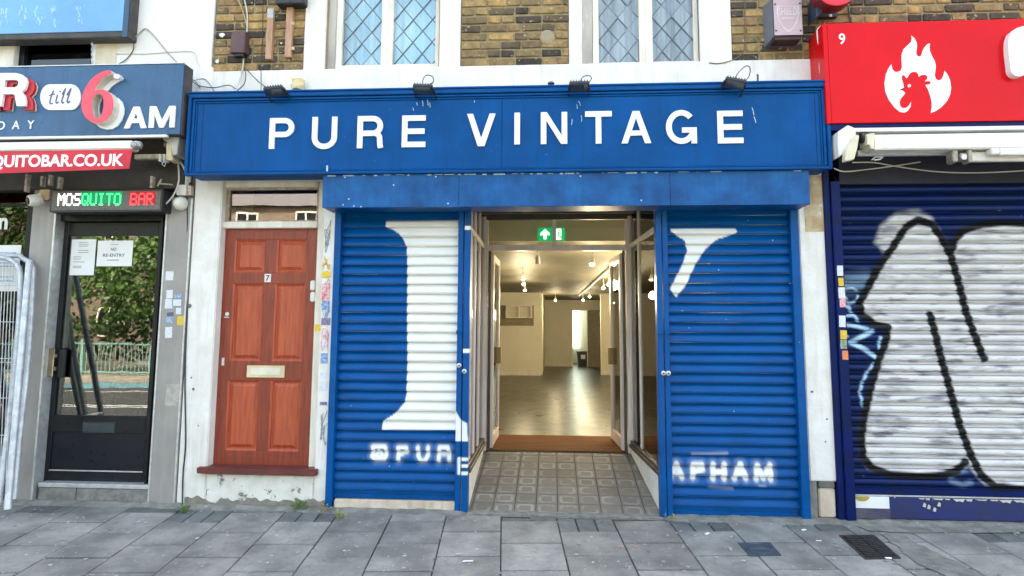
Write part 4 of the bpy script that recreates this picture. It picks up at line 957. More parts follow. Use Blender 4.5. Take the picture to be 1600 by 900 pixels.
for k, (x, y, pw, lab, aim) in enumerate((
        (817, 431, 1.0, 'lit spotlight, first of the close row hanging left of centre', (.1, .2, -1)),
        (818, 440, .6, 'lit spotlight, second of the close row hanging left of centre', (.1, -.4, -1)),
        (820, 450, .8, 'lit spotlight, third of the close row hanging left of centre', (.1, -.3, -1)),
        (926, 408, 1.3, 'brightest lit spotlight near the top right of the open doorway', (-.2, -.5, -1)),
        (868, 467, .7, 'lone lit spotlight in the middle of the far ceiling', (0, -.6, -1)),
        (911, 467, .9, 'lit spotlight at the far end of the right track', (0, -.7, -1)),
        (921, 461, .6, 'lit spotlight second from the far end of the right track', (0, -.7, -1)),
        (943, 447, .8, 'lit spotlight in the middle of the right track', (-.2, -.6, -1)),
        (951, 441, .8, 'lit spotlight at the near end of the right track', (-.2, -.6, -1)))):
    q = at_ceiling(x, y); track_light(q, lab, LIT * pw, aim)
q = at_ceiling(840, 405); track_light(q, 'unlit white spotlight between the doorway lights', 0, lit=False)
q = Vector((1.25, 3.2, zCe - .14)); track_light(q, 'lit spotlight inside behind the right hand glazing', LIT * 2.4, (-.3, -.4, -1))
q = Vector((-2.0, 3.6, zCe - .14)); track_light(q, 'lit spotlight inside behind the left hand glazing', LIT * 2.0, (.3, -.4, -1))
q = Vector((1.35, 5.0, zCe - .14)); track_light(q, 'added unseen spotlight brightening the side room behind the right hand glazing', LIT * 1.6, (.3, -.2, -1))  # extra unseen lamp, added to brighten the view through the right glazing
q = Vector((1.5, 6.9, zCe - .14)); track_light(q, 'lit spotlight beside the right inner wall', LIT * 1.2, (-.3, -.4, -1))
bl = bpy.data.lights.new('back_room_lamp', 'POINT'); bl.energy = 4; bl.color = (.9, 1, .8); bl.shadow_soft_size = .3
blo = bpy.data.objects.new('back_room_lamp', bl); COL.objects.link(blo); blo.location = (dxa + .2, yM + 1.2, zCe - .4)
# exit sign hung behind the transom glass
YE = YB + .12
ex = thing('exit_sign', 'green emergency exit sign with white arrow above the shop doors', 'sign', (XX(861, 365, YE), YE, ZZ(861, 377, YE)))
x0, x1, z0, z1 = rc(840, 355.5, 883, 376.5, YE); MB().box(x0, x1, YE, YE + .03, z0, z1).build('panel', GREEN, ex, bevel=.003)
ax, az, s = lerp(x0, x1, .27), (z0 + z1) / 2, (z1 - z0)
MB().prism([[(ax - .11 * s, az - .36 * s), (ax + .11 * s, az - .36 * s), (ax + .11 * s, az + .0 * s), (ax + .33 * s, az - .1 * s), (ax + .33 * s, az + .08 * s), (ax, az + .38 * s), (ax - .33 * s, az + .08 * s), (ax - .33 * s, az - .1 * s), (ax - .11 * s, az)]], YE - .003, YE).build('arrow', EXITW, ex)
rx_ = lerp(x0, x1, .78); MB().box(rx_ - .22 * s, rx_ + .16 * s, YE - .002, YE, az - .4 * s, az + .4 * s).build('doorway_symbol', EXITW, ex)
b = MB(); b.prism([ribbon([(rx_ - .12 * s, az - .28 * s), (rx_ - .02 * s, az - .1 * s), (rx_ - .02 * s, az + .12 * s)], .09 * s)], YE - .004, YE - .0021); b.prism([ribbon([(rx_ + .14 * s, az - .3 * s), (rx_ + .08 * s, az - .12 * s), (rx_ - .02 * s, az - .06 * s)], .08 * s)], YE - .0044, YE - .0022); b.prism([ribbon([(rx_ - .18 * s, az + .06 * s), (rx_ - .02 * s, az + .14 * s), (rx_ + .12 * s, az + .02 * s)], .06 * s)], YE - .0048, YE - .0023); b.prism([arc(rx_ + .02 * s, az + .26 * s, .07 * s, .07 * s, 0, 330, 9)], YE - .004, YE - .0024)
b.build('running_figure', GREEN, ex)
for (u, v) in ((x0, z0), (x1, z0), (x0, z1), (x1, z1)): MB().lathe((u + (.014 if u == x0 else -.014), YE - .001, v + (.014 if v == z0 else -.014)), (0, -1, 0), [(0, .008), (.004, .006)], 8).build('fixing', WPLAS, ex)

# ================================================================== BLUE FASCIA AND SHUTTER HOUSING
YFS = -.27
fzb, fzt = ZZ(795, 267, YFS), ZZ(795, 138, YFS); fxl, fxr = XX(294, 210, YFS), XX(1295, 195, YFS)
fas = thing('shop_fascia_sign', 'long blue fascia board with spaced white capitals reading PURE VINTAGE', 'shop sign', ((fxl + fxr) / 2, YFS, fzb))
MB().box(fxl, fxr, YFS + .03, -.036, fzb, fzt).build('backing_box', BLUE, fas)
seam = XX(784, 205, YFS); ml = .05; 
b0x, b1x, b0z, b1z = fxl + .058, fxr - .058, fzb + .032, fzt - .075
MB().box(b0x, seam - .0015, YFS + .018, YFS + .029, b0z, b1z).build('sign_panel', BLUE, fas, bevel=.0015)
MB().box(seam + .0015, b1x, YFS + .018, YFS + .029, b0z, b1z).build('sign_panel', BLUE, fas, bevel=.0015)
e1, e2 = XX(314, 210, YFS), XX(1276, 195, YFS)
def frame_ring(name, x0, x1, z0, z1, wl_, wb, wt, y0, y1, parent, m, bev=.004):
    b = MB()
    o_ = [(x0, z0), (x1, z0), (x1, z1), (x0, z1)]; i_ = [(x0 + wl_, z0 + wb), (x1 - wl_, z0 + wb), (x1 - wl_, z1 - wt), (x0 + wl_, z1 - wt)]
    for k in range(4):
        j = (k + 1) % 4; b.hexa([(o_[k][0], y0, o_[k][1]), (o_[j][0], y0, o_[j][1]), (i_[j][0], y0, i_[j][1]), (i_[k][0], y0, i_[k][1]), (o_[k][0], y1, o_[k][1]), (o_[j][0], y1, o_[j][1]), (i_[j][0], y1, i_[j][1]), (i_[k][0], y1, i_[k][1])])
    return b.build(name, m, parent, bevel=bev)
frame_ring('outer_moulding', fxl - .01, fxr + .01, fzb - .012, fzt, .028, .022, .036, YFS - .012, YFS + .03, fas, BLUE)
frame_ring('inner_moulding', fxl + .024, fxr - .024, fzb + .014, fzt - .042, .020, .010, .018, YFS + .000, YFS + .03, fas, BLUE, .003)
frame_ring('bead_moulding', fxl + .048, fxr - .048, fzb + .026, fzt - .064, .010, .007, .012, YFS + .008, YFS + .03, fas, BLUE, .002)
MB().box(fxl - .02, fxr + .02, YFS - .02, -.036, fzt + .0005, fzt + .016).build('top_capping', BLUE, fas, bevel=.003)
for x in (e1, e2): MB().box(x - .002, x + .002, YFS + .0165, YFS + .019, b0z, b1z).build('joint_strip', NAVY, fas)
LR = {'P': (420.4, 184, 458.7, 232), 'U': (487, 182.2, 526, 232.6), 'R': (557.9, 180.8, 597.8, 231), 'E': (627.7, 180, 664.5, 229.5), 'V': (729.5, 177.3, 774, 228), 'I': (802, 175.7, 814, 225.3), 'N': (845, 174.7, 886.3, 224.5), 'T': (914.3, 173.3, 956.2, 224), 'A': (971, 173, 1017.3, 223.5), 'G': (1040.9, 171.5, 1088.8, 224.4), 'E2': (1121.5, 172.6, 1161.4, 223.5)}
for k, r in LR.items(): letter(k[0], rc(*r, YFS), YFS + .018, WSIGN, fas, .014, .044)
# bird-dropping streaks and scratches
def streaks(parent, pts, Y, m, w=.006):
    for (x0, y0, x1, y1) in pts:
        a, c = P(x0, y0, Y), P(x1, y1, Y); MB().prism([ribbon([(a.x, a.z), ((a.x + c.x) / 2 + .002, (a.z + c.z) / 2), (c.x, c.z)], w * random.uniform(.6, 1.2))], Y - .001, Y).build('white_streak', m, parent)
STK = mat('pale_dropping', (.6, .68, .74), (.3, .4, .55), scale=60, rough=.8, bump=0)
streaks(fas, ((1175, 168, 1178, 180), (1178, 182, 1181, 192), (583, 139, 584, 149), (706, 140, 707, 148), (727, 141, 728, 147), (660, 157, 661, 166), (667, 152, 669, 165), (651, 160, 652, 165), (645, 168, 646, 173), (671, 160, 672, 168), (904, 158, 907, 165), (901, 163, 902, 170), (894, 186, 893, 195), (908, 180, 909, 190), (741, 157, 741, 160)), YFS + .016, STK)
MB().box(XX(511, 257, YFS), XX(513, 268, YFS), YFS - .014, YFS - .010, ZZ(512, 268, YFS), ZZ(512, 259, YFS)).build('white_streak', STK, fas)
# housing for the rolled shutter
YH = -.25
hx0, hx1, hz0, hz1 = XX(504, 300, YH), XX(1265, 292, YH), ZZ(880, 322, YH), fzb - .012
hou = thing('shutter_housing', 'long plain blue shutter box under the fascia, scuffed along its top edge', 'shutter box', ((hx0 + hx1) / 2, YH, hz0))
hs = XX(717, 295, YH), XX(1047, 290, YH)
for a, c in ((hx0, hs[0] - .001), (hs[0] + .001, hs[1] - .001), (hs[1] + .001, hx1)): MB().box(a, c, YH, YH + .02, hz0, hz1 - .001).build('front_sheet', BLUEBOX, hou, bevel=.002)
MB().box(hx0 + .002, hx1 - .002, YH + .0205, -.002, hz0 + .004, hz1 - .002).build('box_body', BLUEBOX, hou)
MB().box(hx0 + .01, hx1 - .01, -.001, .34, hz0 + .07, hz1 + .1).build('box_rear', NAVY, hou)
rnd = random.Random(5)
for (a, c) in ((512, 590), (600, 640), (668, 720), (726, 790), (800, 905), (940, 1035), (1060, 1090), (1110, 1140), (1240, 1255)):
    x = a
    while x < c:
        l = rnd.uniform(4, 18); q = P(x, 262, YH); q2 = P(min(x + l, c), 262, YH)
        MB().box(q.x, q2.x, YH - .0015, YH + .001, hz1 - .004 - rnd.uniform(.003, .011), hz1 - .003).build('flaked_edge', STK, hou); x += l + rnd.uniform(3, 14)
for (x, y) in ((545, 311), (564, 323), (681, 276), (615, 289), (553, 322), (700, 318), (907, 275), (1002, 313), (539, 277), (536, 320)):
    q = P(x, y, YH); MB().lathe(q, (0, -1, 0), [(0, .007), (.001, .005)], 7).build('paint_chip', STK, hou)

# ================================================================== ROLLER SHUTTERS
ISH = tr([(352, 85), (745, 82), (745, 900)], 500, 320, 3.46) + tr([(745, 375), (320, 374), (323, 328), (370, 302), (410, 266), (436, 232), (446, 200), (449, 120), (452, 0)], 500, 560, 3.335) + tr([(467, 640), (468, 300), (465, 225), (450, 190), (425, 155), (390, 130), (352, 118)], 500, 320, 3.46)
FOOT = tr([(706, 262), (718, 285), (735, 315), (768, 335), (775, 428), (706, 428)], 500, 560, 3.335)
YSH = tr([(100, 130), (440, 123), (462, 135), (455, 150), (350, 185), (290, 235), (240, 310), (205, 380), (185, 430), (130, 498), (95, 455), (160, 330), (190, 245), (175, 190), (98, 140)], 1020, 320, 3.46)
def chars(defs, ox, oy, sc): return [tr(p, ox, oy, sc) for p in defs]
SPR1 = chars([[(160, 140), (300, 140)], [(160, 250), (165, 160)], [(310, 160), (315, 250), (290, 290), (190, 290), (150, 250)], [(200, 240), (230, 190), (270, 240), (250, 260), (210, 260)],
              [(460, 300), (460, 150), (550, 150), (560, 200), (470, 235)],
              [(690, 150), (693, 245), (722, 300), (778, 300), (806, 245), (810, 150)],
              [(935, 310), (945, 150), (1040, 150), (1055, 200), (1060, 310)], [(945, 225), (1050, 225)]], 560, 680, 7.5)
SPRE = chars([[(1186, 265), (1186, 435)], [(1216, 272), (1280, 272)], [(1216, 350), (1280, 350)], [(1216, 435), (1280, 435)]], 560, 680, 7.5)
SPR2 = chars([[(97, 622), (125, 552), (155, 622)], [(110, 605), (145, 605)],
              [(212, 622), (214, 556), (258, 556), (262, 582), (218, 590)],
              [(318, 556), (318, 628)], [(376, 556), (376, 628)], [(318, 594), (376, 594)],
              [(430, 628), (460, 554), (490, 628)], [(440, 604), (480, 604)],
              [(545, 630), (548, 560), (582, 628), (614, 560), (620, 632)]], 1020, 560, 3.33)
STP = chars([[(724, 357), (735, 357)], [(722, 548), (735, 548)]], 0, 0, 1)
def mask_left(Q):
    out = np.zeros((len(Q), 3)); w = poly_mask(Q, ISH, .003)
    for s in SPR1: w = np.maximum(w, stroke_mask(Q, s, .017, .006)); w = np.maximum(w, .26 * stroke_mask(Q, s, .026, .024))
    out[:, 0] = w; return out
def mask_guides(Q):
    out = np.zeros((len(Q), 3)); w = poly_mask(Q, FOOT, .003)
    for s in SPRE: w = np.maximum(w, stroke_mask(Q, s, .013, .004))
    for s in STP: w = np.maximum(w, stroke_mask(Q, s, .016, .003) * (Q[:, 0] > -.735))
    out[:, 0] = w; return out
def mask_right(Q):
    out = np.zeros((len(Q), 3)); w = poly_mask(Q, YSH, .003)
    for s in SPR2: w = np.maximum(w, stroke_mask(Q, s, .022, .007)); w = np.maximum(w, .26 * stroke_mask(Q, s, .034, .028))
    sm = chars([[(210, 500), (390, 497)], [(560, 665), (590, 668)], [(300, 672), (420, 680)]], 1020, 560, 3.33)
    for s in sm: w = np.maximum(w, .45 * stroke_mask(Q, s, .005, .012))
    out[:, 0] = w; return out
def lath(z, p, Y, A=1.0):
    pts = [(0, .010), (.04, .017), (.15, .017), (.29, .006), (.48, -.003), (.68, -.008), (.82, -.0105), (.885, -.011), (.90, -.003), (.918, -.003), (.932, -.0125), (.985, -.013), (.999, .006)]
    return [(Y + d * A, z - t * p) for t, d in pts]
def lath2(z, p, Y):
    pts = [(0, .014), (.03, -.004), (.09, -.008), (.115, .011), (.165, .013), (.20, .002), (.30, -.008), (.45, -.013), (.60, -.013), (.74, -.008), (.83, .002), (.875, .014), (.92, .014), (.94, -.004), (.975, -.005), (.999, .014)]
    return [(Y + d, z - t * p) for t, d in pts]
def shutter(name_label, x0, x1, zb, ztop, pitch, Y, m, mask, lf, dx, brail, cat_loc):
    t = thing('roller_shutter', name_label, 'roller shutter', cat_loc, 'roller shutters on the shopfronts')
    z = zb + brail; k = 0
    while z < ztop:
        sheet('slat', m, t, x0, x1, lf(z + pitch, pitch, Y + random.uniform(-.001, .001)), int((x1 - x0) / dx) + 2, mask); z += pitch; k += 1
    return t
YS = .03
lz0 = ZZ(615, 779, YS)
s1 = shutter('blue slatted shutter left of the entrance, painted with a tall white capital I', XX(525, 560, YS), XX(714, 560, YS), lz0, 2.42, .0790, YS, SHUT, mask_left, lath, .005, .062, ((XX(620, 560)), YS, lz0))
b = MB().box(XX(522, 768, YS), XX(714, 768, YS), YS - .016, YS + .01, lz0, lz0 + .034).box(XX(522, 768, YS), XX(714, 768, YS), YS - .006, YS + .01, lz0 + .034, lz0 + .062); b.build('bottom_rail', BLUE, s1, bevel=.002)
rz0 = ZZ(1150, 813, .0)
s2 = shutter('blue slatted shutter right of the entrance with a white letter stroke at its upper left', XX(1046, 560, YS), XX(1245, 560, YS), .01, 2.42, .0790, YS, SHUT, mask_right, lath, .005, .062, ((XX(1150, 560)), YS, .01))
b = MB().box(XX(1046, 790, YS), XX(1246, 790, YS), YS - .016, YS + .01, .008, .044).box(XX(1046, 790, YS), XX(1246, 790, YS), YS - .006, YS + .01, .044, .072); b.build('bottom_rail', BLUE, s2, bevel=.002)
def guide(parent, px0, px1, z0, z1, y0=-.03, m=SHUT, mask=None, label=None, nx=6):
    x0, x1 = XX(px0, 560, y0), XX(px1, 560, y0); t = .004
    zs = np.arange(z0, z1 + .006, .006); xs_ = np.linspace(x0, x1, nx)
    V = []; F = []
    cols = [(x0, .06), (x0, y0 + .003)] + [(x, y0) for x in np.linspace(x0 + .003, x1 - .003, nx)] + [(x1, y0 + .003), (x1, .06)]
    k = len(cols)
    for z in zs: V += [(c[0], c[1], z) for c in cols]
    for i in range(len(zs) - 1):
        for j in range(k - 1): F.append((i * k + j, i * k + j + 1, (i + 1) * k + j + 1, (i + 1) * k + j))
    V = np.array(V); loc = np.array(((x0 + x1) / 2, y0, z0)); me = bpy.data.meshes.new('guide_rail'); me.from_pydata((V - loc).tolist(), [], F); me.materials.append(m)
    col = np.zeros((len(V), 4)); col[:, 3] = 1
    if mask: col[:, :3] = mask(V[:, [0, 2]])
    a = me.attributes.new('paint', 'FLOAT_COLOR', 'POINT'); a.data.foreach_set('color', col.astype(np.float32).ravel())
    o = link_mesh('guide_rail', me, parent, loc)
    if label: o['label'] = label
    return o
guide(s1, 515.5, 525.5, .0, hz0 + .1); guide(s1, 713.5, 721.8, -.002, hz0 + .1, mask=mask_guides)
guide(s1, 723.2, 733, -.002, hz0 + .1, y0=-.036, mask=mask_guides)
guide(s2, 1028, 1037.3, -.002, hz0 + .1, y0=-.036); guide(s2, 1038.6, 1047, -.002, hz0 + .1); guide(s2, 1244, 1257, .0, hz0 + .1)
MB().box(XX(522, 788, 0), XX(713, 788, 0), -.012, .1, 0, lz0 - .004).build('shutter_plinth', CREAM, shop, bevel=.008)
def bullet_lock(parent, x, y):
    q = P(x, y, -.036); MB().lathe(q, (0, -1, 0), [(0, .019), (.012, .019), (.016, .014), (.017, .0)], 14).build('lock_escutcheon', STEEL, parent, smooth=True)
    MB().lathe(q + Vector((0, -.0165, .0)), (0, -1, 0), [(0, .007), (.002, .007)], 8).build('keyhole', BLACK, parent)
bullet_lock(s1, 717.5, 571); bullet_lock(s1, 725.5, 580); bullet_lock(s2, 1036.5, 583); bullet_lock(s2, 1044, 583)
for (par, x, y) in ((s1, 717, 519), (s2, 1032.5, 520), (s2, 1043, 519)):
    q = P(x, y, -.037); MB().box(q.x - .022, q.x + .022, -.044, -.03, q.z - .014, q.z + .014).build('hinge_lug', BLUE, par, bevel=.003)
# end clips of the slats
for i in range(0, 28, 2):
    q = Vector((XX(527, 560, YS) + .008, YS - .012, lz0 + .062 + .079 * (i + .45))); MB().lathe(q, (0, -1, 0), [(0, .009), (.004, .007)], 8).build('end_clip', BLUE, s1)

# ================================================================== TAKEAWAY BUILDING (right)
take = thing('takeaway_building', 'brick building with navy shopfront at the right edge', 'building', (4.5, .2, 0))
tbx0 = XX(1284, 60)
zsg = ZZ(1440, 32, -.05)
MB().box(tbx0 + .001, 9.3, .002, WT, 3.0, zbrick + WINH).build('wall_backing', MORTAR, take)
MB().box(tbx0 + .001, 9.3, .003, WT, zbrick + WINH + .001, TOPZ).build('upper_wall', FARB, take)
brick_area(tbx0 + .005, 4.35, zbrick + .0755 * 4, 6, take, seed=5)
# part of brickwork left of the red sign
brick_area(tbx0 + .0, XX(1300, 60) + .0, zbrick - .0, 4, take, seed=9)
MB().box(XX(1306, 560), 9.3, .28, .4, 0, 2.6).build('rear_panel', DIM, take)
MB().box(5.8, 9.3, .0, .28, 0, 2.6).build('side_pier', NAVY, take)
# navy frame of the shutter
nx0, nx1 = XX(1311, 560, -.04), XX(1326, 560, -.04)
MB().box(XX(1299, 560, -.02), nx0, -.02, .2, 0.0, 2.72).build('frame_post', NAVY, take, bevel=.004)
fp = MB().box(nx0 + .001, nx1, -.04, .12, 0.0, 2.62).build('frame_post', NAVY, take, bevel=.004)
tz = ZZ(1450, 775, .0)
MB().box(nx1, 5.8, .01, .12, 0.02, tz - .012).build('stall_board', mat('chipped_navy_board', (.008, .018, .13), (.012, .02, .09), scale=7, rough=.45, chips=(.7, .66, .6), chip_t=.66, chip_s=9), take, bevel=.003)
x0, x1, z0, z1 = rc(1333, 774, 1389, 794, .006); MB().box(x0, x1, .002, .009, z0, tz - .014).build('white_notice', PAPER, take)
q = P(1347, 774, .0); MB().prism([[(q.x - .055, tz - .0145), *[(q.x + .055 * cos(a), tz - .0145 - .035 * sin(a)) for a in np.linspace(pi, 0, 10)]]], -.0005, .002).build('gold_disc', mat('gold_print', (.45, .34, .05), rough=.5, bump=0), take)
x0, x1, z0, z1 = rc(1333, 795, 1390, 808, .006); MB().box(x0, x1 + .004, .001, .009, 0.02, z1).build('grey_board', mat('violet_grey_board', (.05, .045, .09), (.09, .085, .12), rough=.6), take)
b = MB(); rr = random.Random(4); x = XX(1436, 780)
while x < XX(1640, 780):
    w = rr.uniform(.03, .10); h = rr.uniform(.006, .022) * (2 if rr.random() < .2 else 1)
    b.prism([[(x, tz - .02), (x + w * .3, tz - .02 - h), (x + w * .55, tz - .022 - h * .6), (x + w * .8, tz - .02 - h * 1.2), (x + w, tz - .019)]], .0065, .0105); x += w + rr.uniform(.0, .02)
for (x, y) in ((1461, 797), (1445, 790), (1452, 793), (1468, 789)):
    q = P(x, y); b.prism([[(q.x - .012, q.z - .01), (q.x + .01, q.z - .015), (q.x + .014, q.z + .01), (q.x, q.z + .02)]], .0065, .0105)
b.build('bare_flakes', mat('bare_cream_undercoat', (.62, .56, .46), rough=.8), take)
# graffiti covered shutter
LN = [tr(p, 1300, 300, 1.8) for p in (
    [(250, 75), (215, 98), (178, 155), (145, 200), (110, 265), (84, 312), (92, 345), (130, 374), (165, 380), (160, 420), (140, 470), (115, 560), (97, 640), (90, 700), (95, 750), (120, 780), (170, 798), (250, 804), (320, 800), (360, 788), (385, 762)],
    [(250, 75), (290, 88), (320, 130), (345, 180), (365, 250), (385, 330), (410, 400), (438, 470)],
    [(285, 345), (300, 400), (320, 480), (345, 570), (370, 660), (400, 740), (430, 800), (470, 832), (560, 842), (680, 835), (760, 800), (800, 700), (800, 300), (760, 160), (690, 105), (560, 88)],
    [(345, 165), (355, 132), (380, 105), (430, 90), (490, 84), (560, 88)],
    [(600, 300), (620, 420), (610, 560)])]
FILL = tr([(250, 48), (190, 56), (145, 92), (128, 140), (152, 165), (160, 190), (110, 265), (85, 320), (95, 350), (165, 385), (150, 440), (115, 560), (92, 650), (88, 740), (110, 780), (170, 800), (300, 800), (370, 785), (395, 775), (440, 825), (560, 842), (680, 835), (760, 800), (800, 700), (800, 300), (760, 160), (690, 105), (560, 90), (480, 85), (400, 100), (360, 130), (345, 165), (310, 105), (285, 65)], 1300, 300, 1.8)
TAGS = [(tr(p, 1290, 400, 3.75), w) for p, w in (([(118, 160), (190, 150), (250, 140)], .05), ([(120, 195), (170, 185), (200, 200)], .008), ([(120, 235), (150, 275), (195, 265), (205, 235)], .010), ([(118, 290), (150, 300), (165, 330)], .010), ([(120, 350), (180, 345), (205, 380)], .010), ([(130, 400), (190, 410), (260, 430)], .014), ([(290, 440), (160, 508), (240, 545), (318, 600)], .017), ([(338, 480), (330, 540)], .012), ([(300, 630), (255, 690), (232, 740), (215, 800), (232, 880)], .009), ([(120, 440), (140, 470)], .008))]
BLOB = tr([(400, 820), (380, 830), (345, 815), (350, 795), (385, 785)], 1300, 300, 1.8)
def mask_take(Q):
    out = np.zeros((len(Q), 3)); w = poly_mask(Q, FILL, .02); k = np.zeros(len(Q)); bl_ = np.zeros(len(Q))
    for s, hw in TAGS: bl_ = np.maximum(bl_, stroke_mask(Q, s, hw, .008 if hw < .04 else .06) * (1 if hw < .04 else .45))
    bl_ = np.maximum(bl_, .35 * stroke_mask(Q, BLOB, .012, .02))
    for i, s in enumerate(LN):
        dn = seg_dist(Q, s); k = np.maximum(k, np.clip(1 - (dn - .029 + .006) / .012, 0, 1))
    # ghost of green lettering at the top
    out[:, 0] = w; out[:, 1] = k; out[:, 2] = bl_; return out
YT = .05
s3 = shutter('navy slatted shutter of the takeaway covered in white and black graffiti', nx1 + .001, XX(1600, 560, YT) + 1.75, tz, 2.62, .0790, YT, SHUT2, mask_take, lath2, .009, .045, ((XX(1500, 560)), YT, tz))
MB().box(nx1 + .001, XX(1600, 560, YT) + 1.75, YT - .03, YT + .01, tz, tz + .045).build('bottom_rail', NAVY, s3, bevel=.004)
MB().box(nx1, 5.8, .012, YT - .031, tz - .012, tz - .002).build('sill_bar', STEEL, s3)
for r, m, l in (((1304, 415, 1314, 431), WHS, None), ((1306, 434, 1315, 447), YEL, None), ((1306, 449, 1317, 466), WHS, None), ((1308, 466, 1318, 480), PINK, 'pink lettered sticker'), ((1307, 493, 1318, 511), WHS, None), ((1309, 516, 1320, 530), YEL, None), ((1309, 531, 1320, 545), mat('green_sticker', (.1, .2, .12), (.4, .4, .3), scale=60, rough=.6, bump=0), None), ((1312, 548, 1322, 562), ORG, 'orange sticker')):
    r = (r[0] + 4, r[1], r[2] + 3.2, r[3]); sticker(fp, r, -.0405, m, l, random.uniform(-.04, .04))
# red sign
YR_ = -.30
rx0 = XX(1289, 115, YR_); rz_0, rz_1 = ZZ(1440, 190.5, YR_), ZZ(1440, 33, YR_)
rs = thing('takeaway_sign', 'glossy red fascia sign with white flame and chicken logo and number 9', 'shop sign', (3.5, YR_, rz_0))
MB().box(rx0, XX(1296, 115, YR_), YR_ + .001, -.02, rz_0, rz_1).box(XX(1296, 115, YR_) + .001, 5.9, YR_, -.02, rz_0, rz_1).build('sign_box', REDS, rs, bevel=.003)
MB().box(rx0 + .01, 5.9, YR_ + .02, -.02, rz_0 - .05, rz_0 - .001).build('lower_trim', NAVY, rs)
text_on('number', '9', rc(1310.5, 52.5, 1320.5, 69.5, YR_), YR_ - .001, WSIGN, rs, off=.012)
FL = [(345, 70), (375, 95), (397, 135), (403, 175), (396, 220), (395, 255), (410, 278), (435, 280), (450, 258), (458, 225), (480, 185), (505, 158), (533, 146), (527, 180), (532, 225), (552, 275), (580, 325), (592, 375), (585, 430), (580, 470), (592, 505), (620, 522), (650, 508), (668, 470), (680, 422), (712, 465), (735, 520), (745, 590), (735, 660), (705, 725), (650, 785), (595, 825), (541, 847), (551, 790), (550, 735), (538, 680), (515, 615), (488, 565), (520, 562), (541, 548), (538, 530), (518, 525), (482, 530), (505, 505), (508, 480), (485, 462), (450, 464), (420, 484), (416, 455), (395, 434), (360, 433), (330, 450), (300, 498), (290, 490), (275, 466), (252, 470), (248, 500), (265, 555), (270, 592), (245, 605), (220, 618), (260, 622), (283, 645), (270, 668), (240, 700), (226, 740), (232, 775), (255, 797), (290, 797), (320, 775), (342, 735), (338, 780), (310, 825), (275, 843), (230, 835), (175, 790), (120, 715), (85, 635), (76, 550), (90, 460), (115, 400), (145, 357), (152, 400), (175, 432), (210, 436), (240, 420), (252, 385), (248, 330), (248, 260), (268, 205), (310, 165), (345, 130), (350, 100)]
MB().prism([tr(FL, 1370, 45, 6.43, YR_)], YR_ - .0025, YR_ - .0003).build('flame_logo', WSIGN, rs)
MB().prism([tr(arc(325, 573, 16, 16, 0, 340, 14), 1370, 45, 6.43, YR_)], YR_ - .0025, YR_ - .0003).build('logo_eye', WSIGN, rs)
MB().prism([tr([(238, 607), (270, 603), (270, 616), (236, 614)], 1370, 45, 6.43, YR_)], YR_ - .0035, YR_ - .0026).build('logo_beak', BTEXT, rs)
# big rounded white raised letter running off the picture
q = [P(x, y, YR_) for x, y in ((1586, 62), (1588, 108), )]
st = [(1588, 110), (1587, 60), (1625, 56), (1640, 75), (1625, 92), (1598, 96)]
b = MB(); path = smooth_path([P(x, y, YR_ - .03) for x, y in st], 6); b.prism([ribbon([(p.x, p.z) for p in path], .115)], YR_ - .055, YR_ - .001); b.prism([[(p[0], p[1]) for p in arc(path[0].x, path[0].z, .0575, .0575, 0, 345, 20)]], YR_ - .0545, YR_ - .001)
b.prism([[(p[0], p[1]) for p in arc(P(1587, 60, YR_ - .03).x, P(1587, 60, YR_ - .03).z, .0575, .0575, 0, 345, 20)]], YR_ - .054, YR_ - .001)
b.build('raised_letter', WSIGN, rs, bevel=0)
# takeaway awning cassette
aw = thing('takeaway_awning', 'folded white awning cassette and arm below the red sign', 'awning', (3.6, -.3, ZZ(1450, 235, -.3)))
YA = -.34
x0, x1, z0, z1 = rc(1335, 196, 1700, 202, YA); MB().box(x0, 5.8, YA + .02, -.02, z0, z1).build('cover_strip', AWN, aw, bevel=.003)
x0, x1, z0, z1 = rc(1363, 209, 1700, 233, YA); MB().box(x0, 5.8, YA - .02, YA + .1, z0, z1).build('front_bar', AWN, aw, bevel=.008)
MB().prism([tr([(1352, 211), (1364, 209), (1364, 233.5), (1359, 234), (1356, 227), (1353, 228)], Y=YA)], YA - .024, YA + .1).build('bar_end_cap', AWNC, aw, bevel=.002)
MB().prism([tr([(1309, 206), (1324, 196), (1334, 200), (1337, 210), (1326, 227), (1318, 240), (1310, 246), (1308, 225)], Y=YA)], YA - .01, YA + .12).build('end_bracket', AWN, aw, bevel=.004)
MB().prism([tr([(1319, 234), (1334, 212), (1341, 212), (1338, 232), (1333, 250), (1318, 253)], Y=YA - .03)], YA - .05, YA + .0).build('bracket_cover', AWNC, aw, bevel=.004)
a, c = P(1337, 241, -.2), P(1486, 242, -.25); MB().box(a.x, c.x, -.24, -.20, a.z - .022, a.z + .022).build('folding_arm', STEEL, aw, bevel=.004)
a, c = P(1510, 245, -.28), P(1700, 246, -.28); MB().box(a.x, c.x, -.30, -.25, a.z - .038, a.z + .034).build('folding_arm', AWN, aw, bevel=.006)
a = P(1556, 238, -.32); MB().box(a.x, a.x + 1.5, -.36, -.31, a.z - .03, a.z + .028).build('folding_arm', AWN, aw, bevel=.006)
a = P(1550, 237, -.33); MB().box(a.x - .03, a.x + .03, -.37, -.30, a.z - .03, a.z + .02).build('arm_joint', WPLAS, aw, bevel=.006)
a = P(1496, 245, -.30)
b = MB(); b.box(a.x - .05, a.x - .01, -.33, -.24, a.z - .045, a.z + .045).box(a.x + .0, a.x + .05, -.335, -.25, a.z - .03, a.z + .02).box(a.x + .055, a.x + .085, -.34, -.25, a.z - .05, a.z + .05).build('elbow_joint', mat('dull_bracket', (.45, .4, .36), (.25, .2, .17), scale=30, rough=.5, metal=.3), aw, bevel=.006)
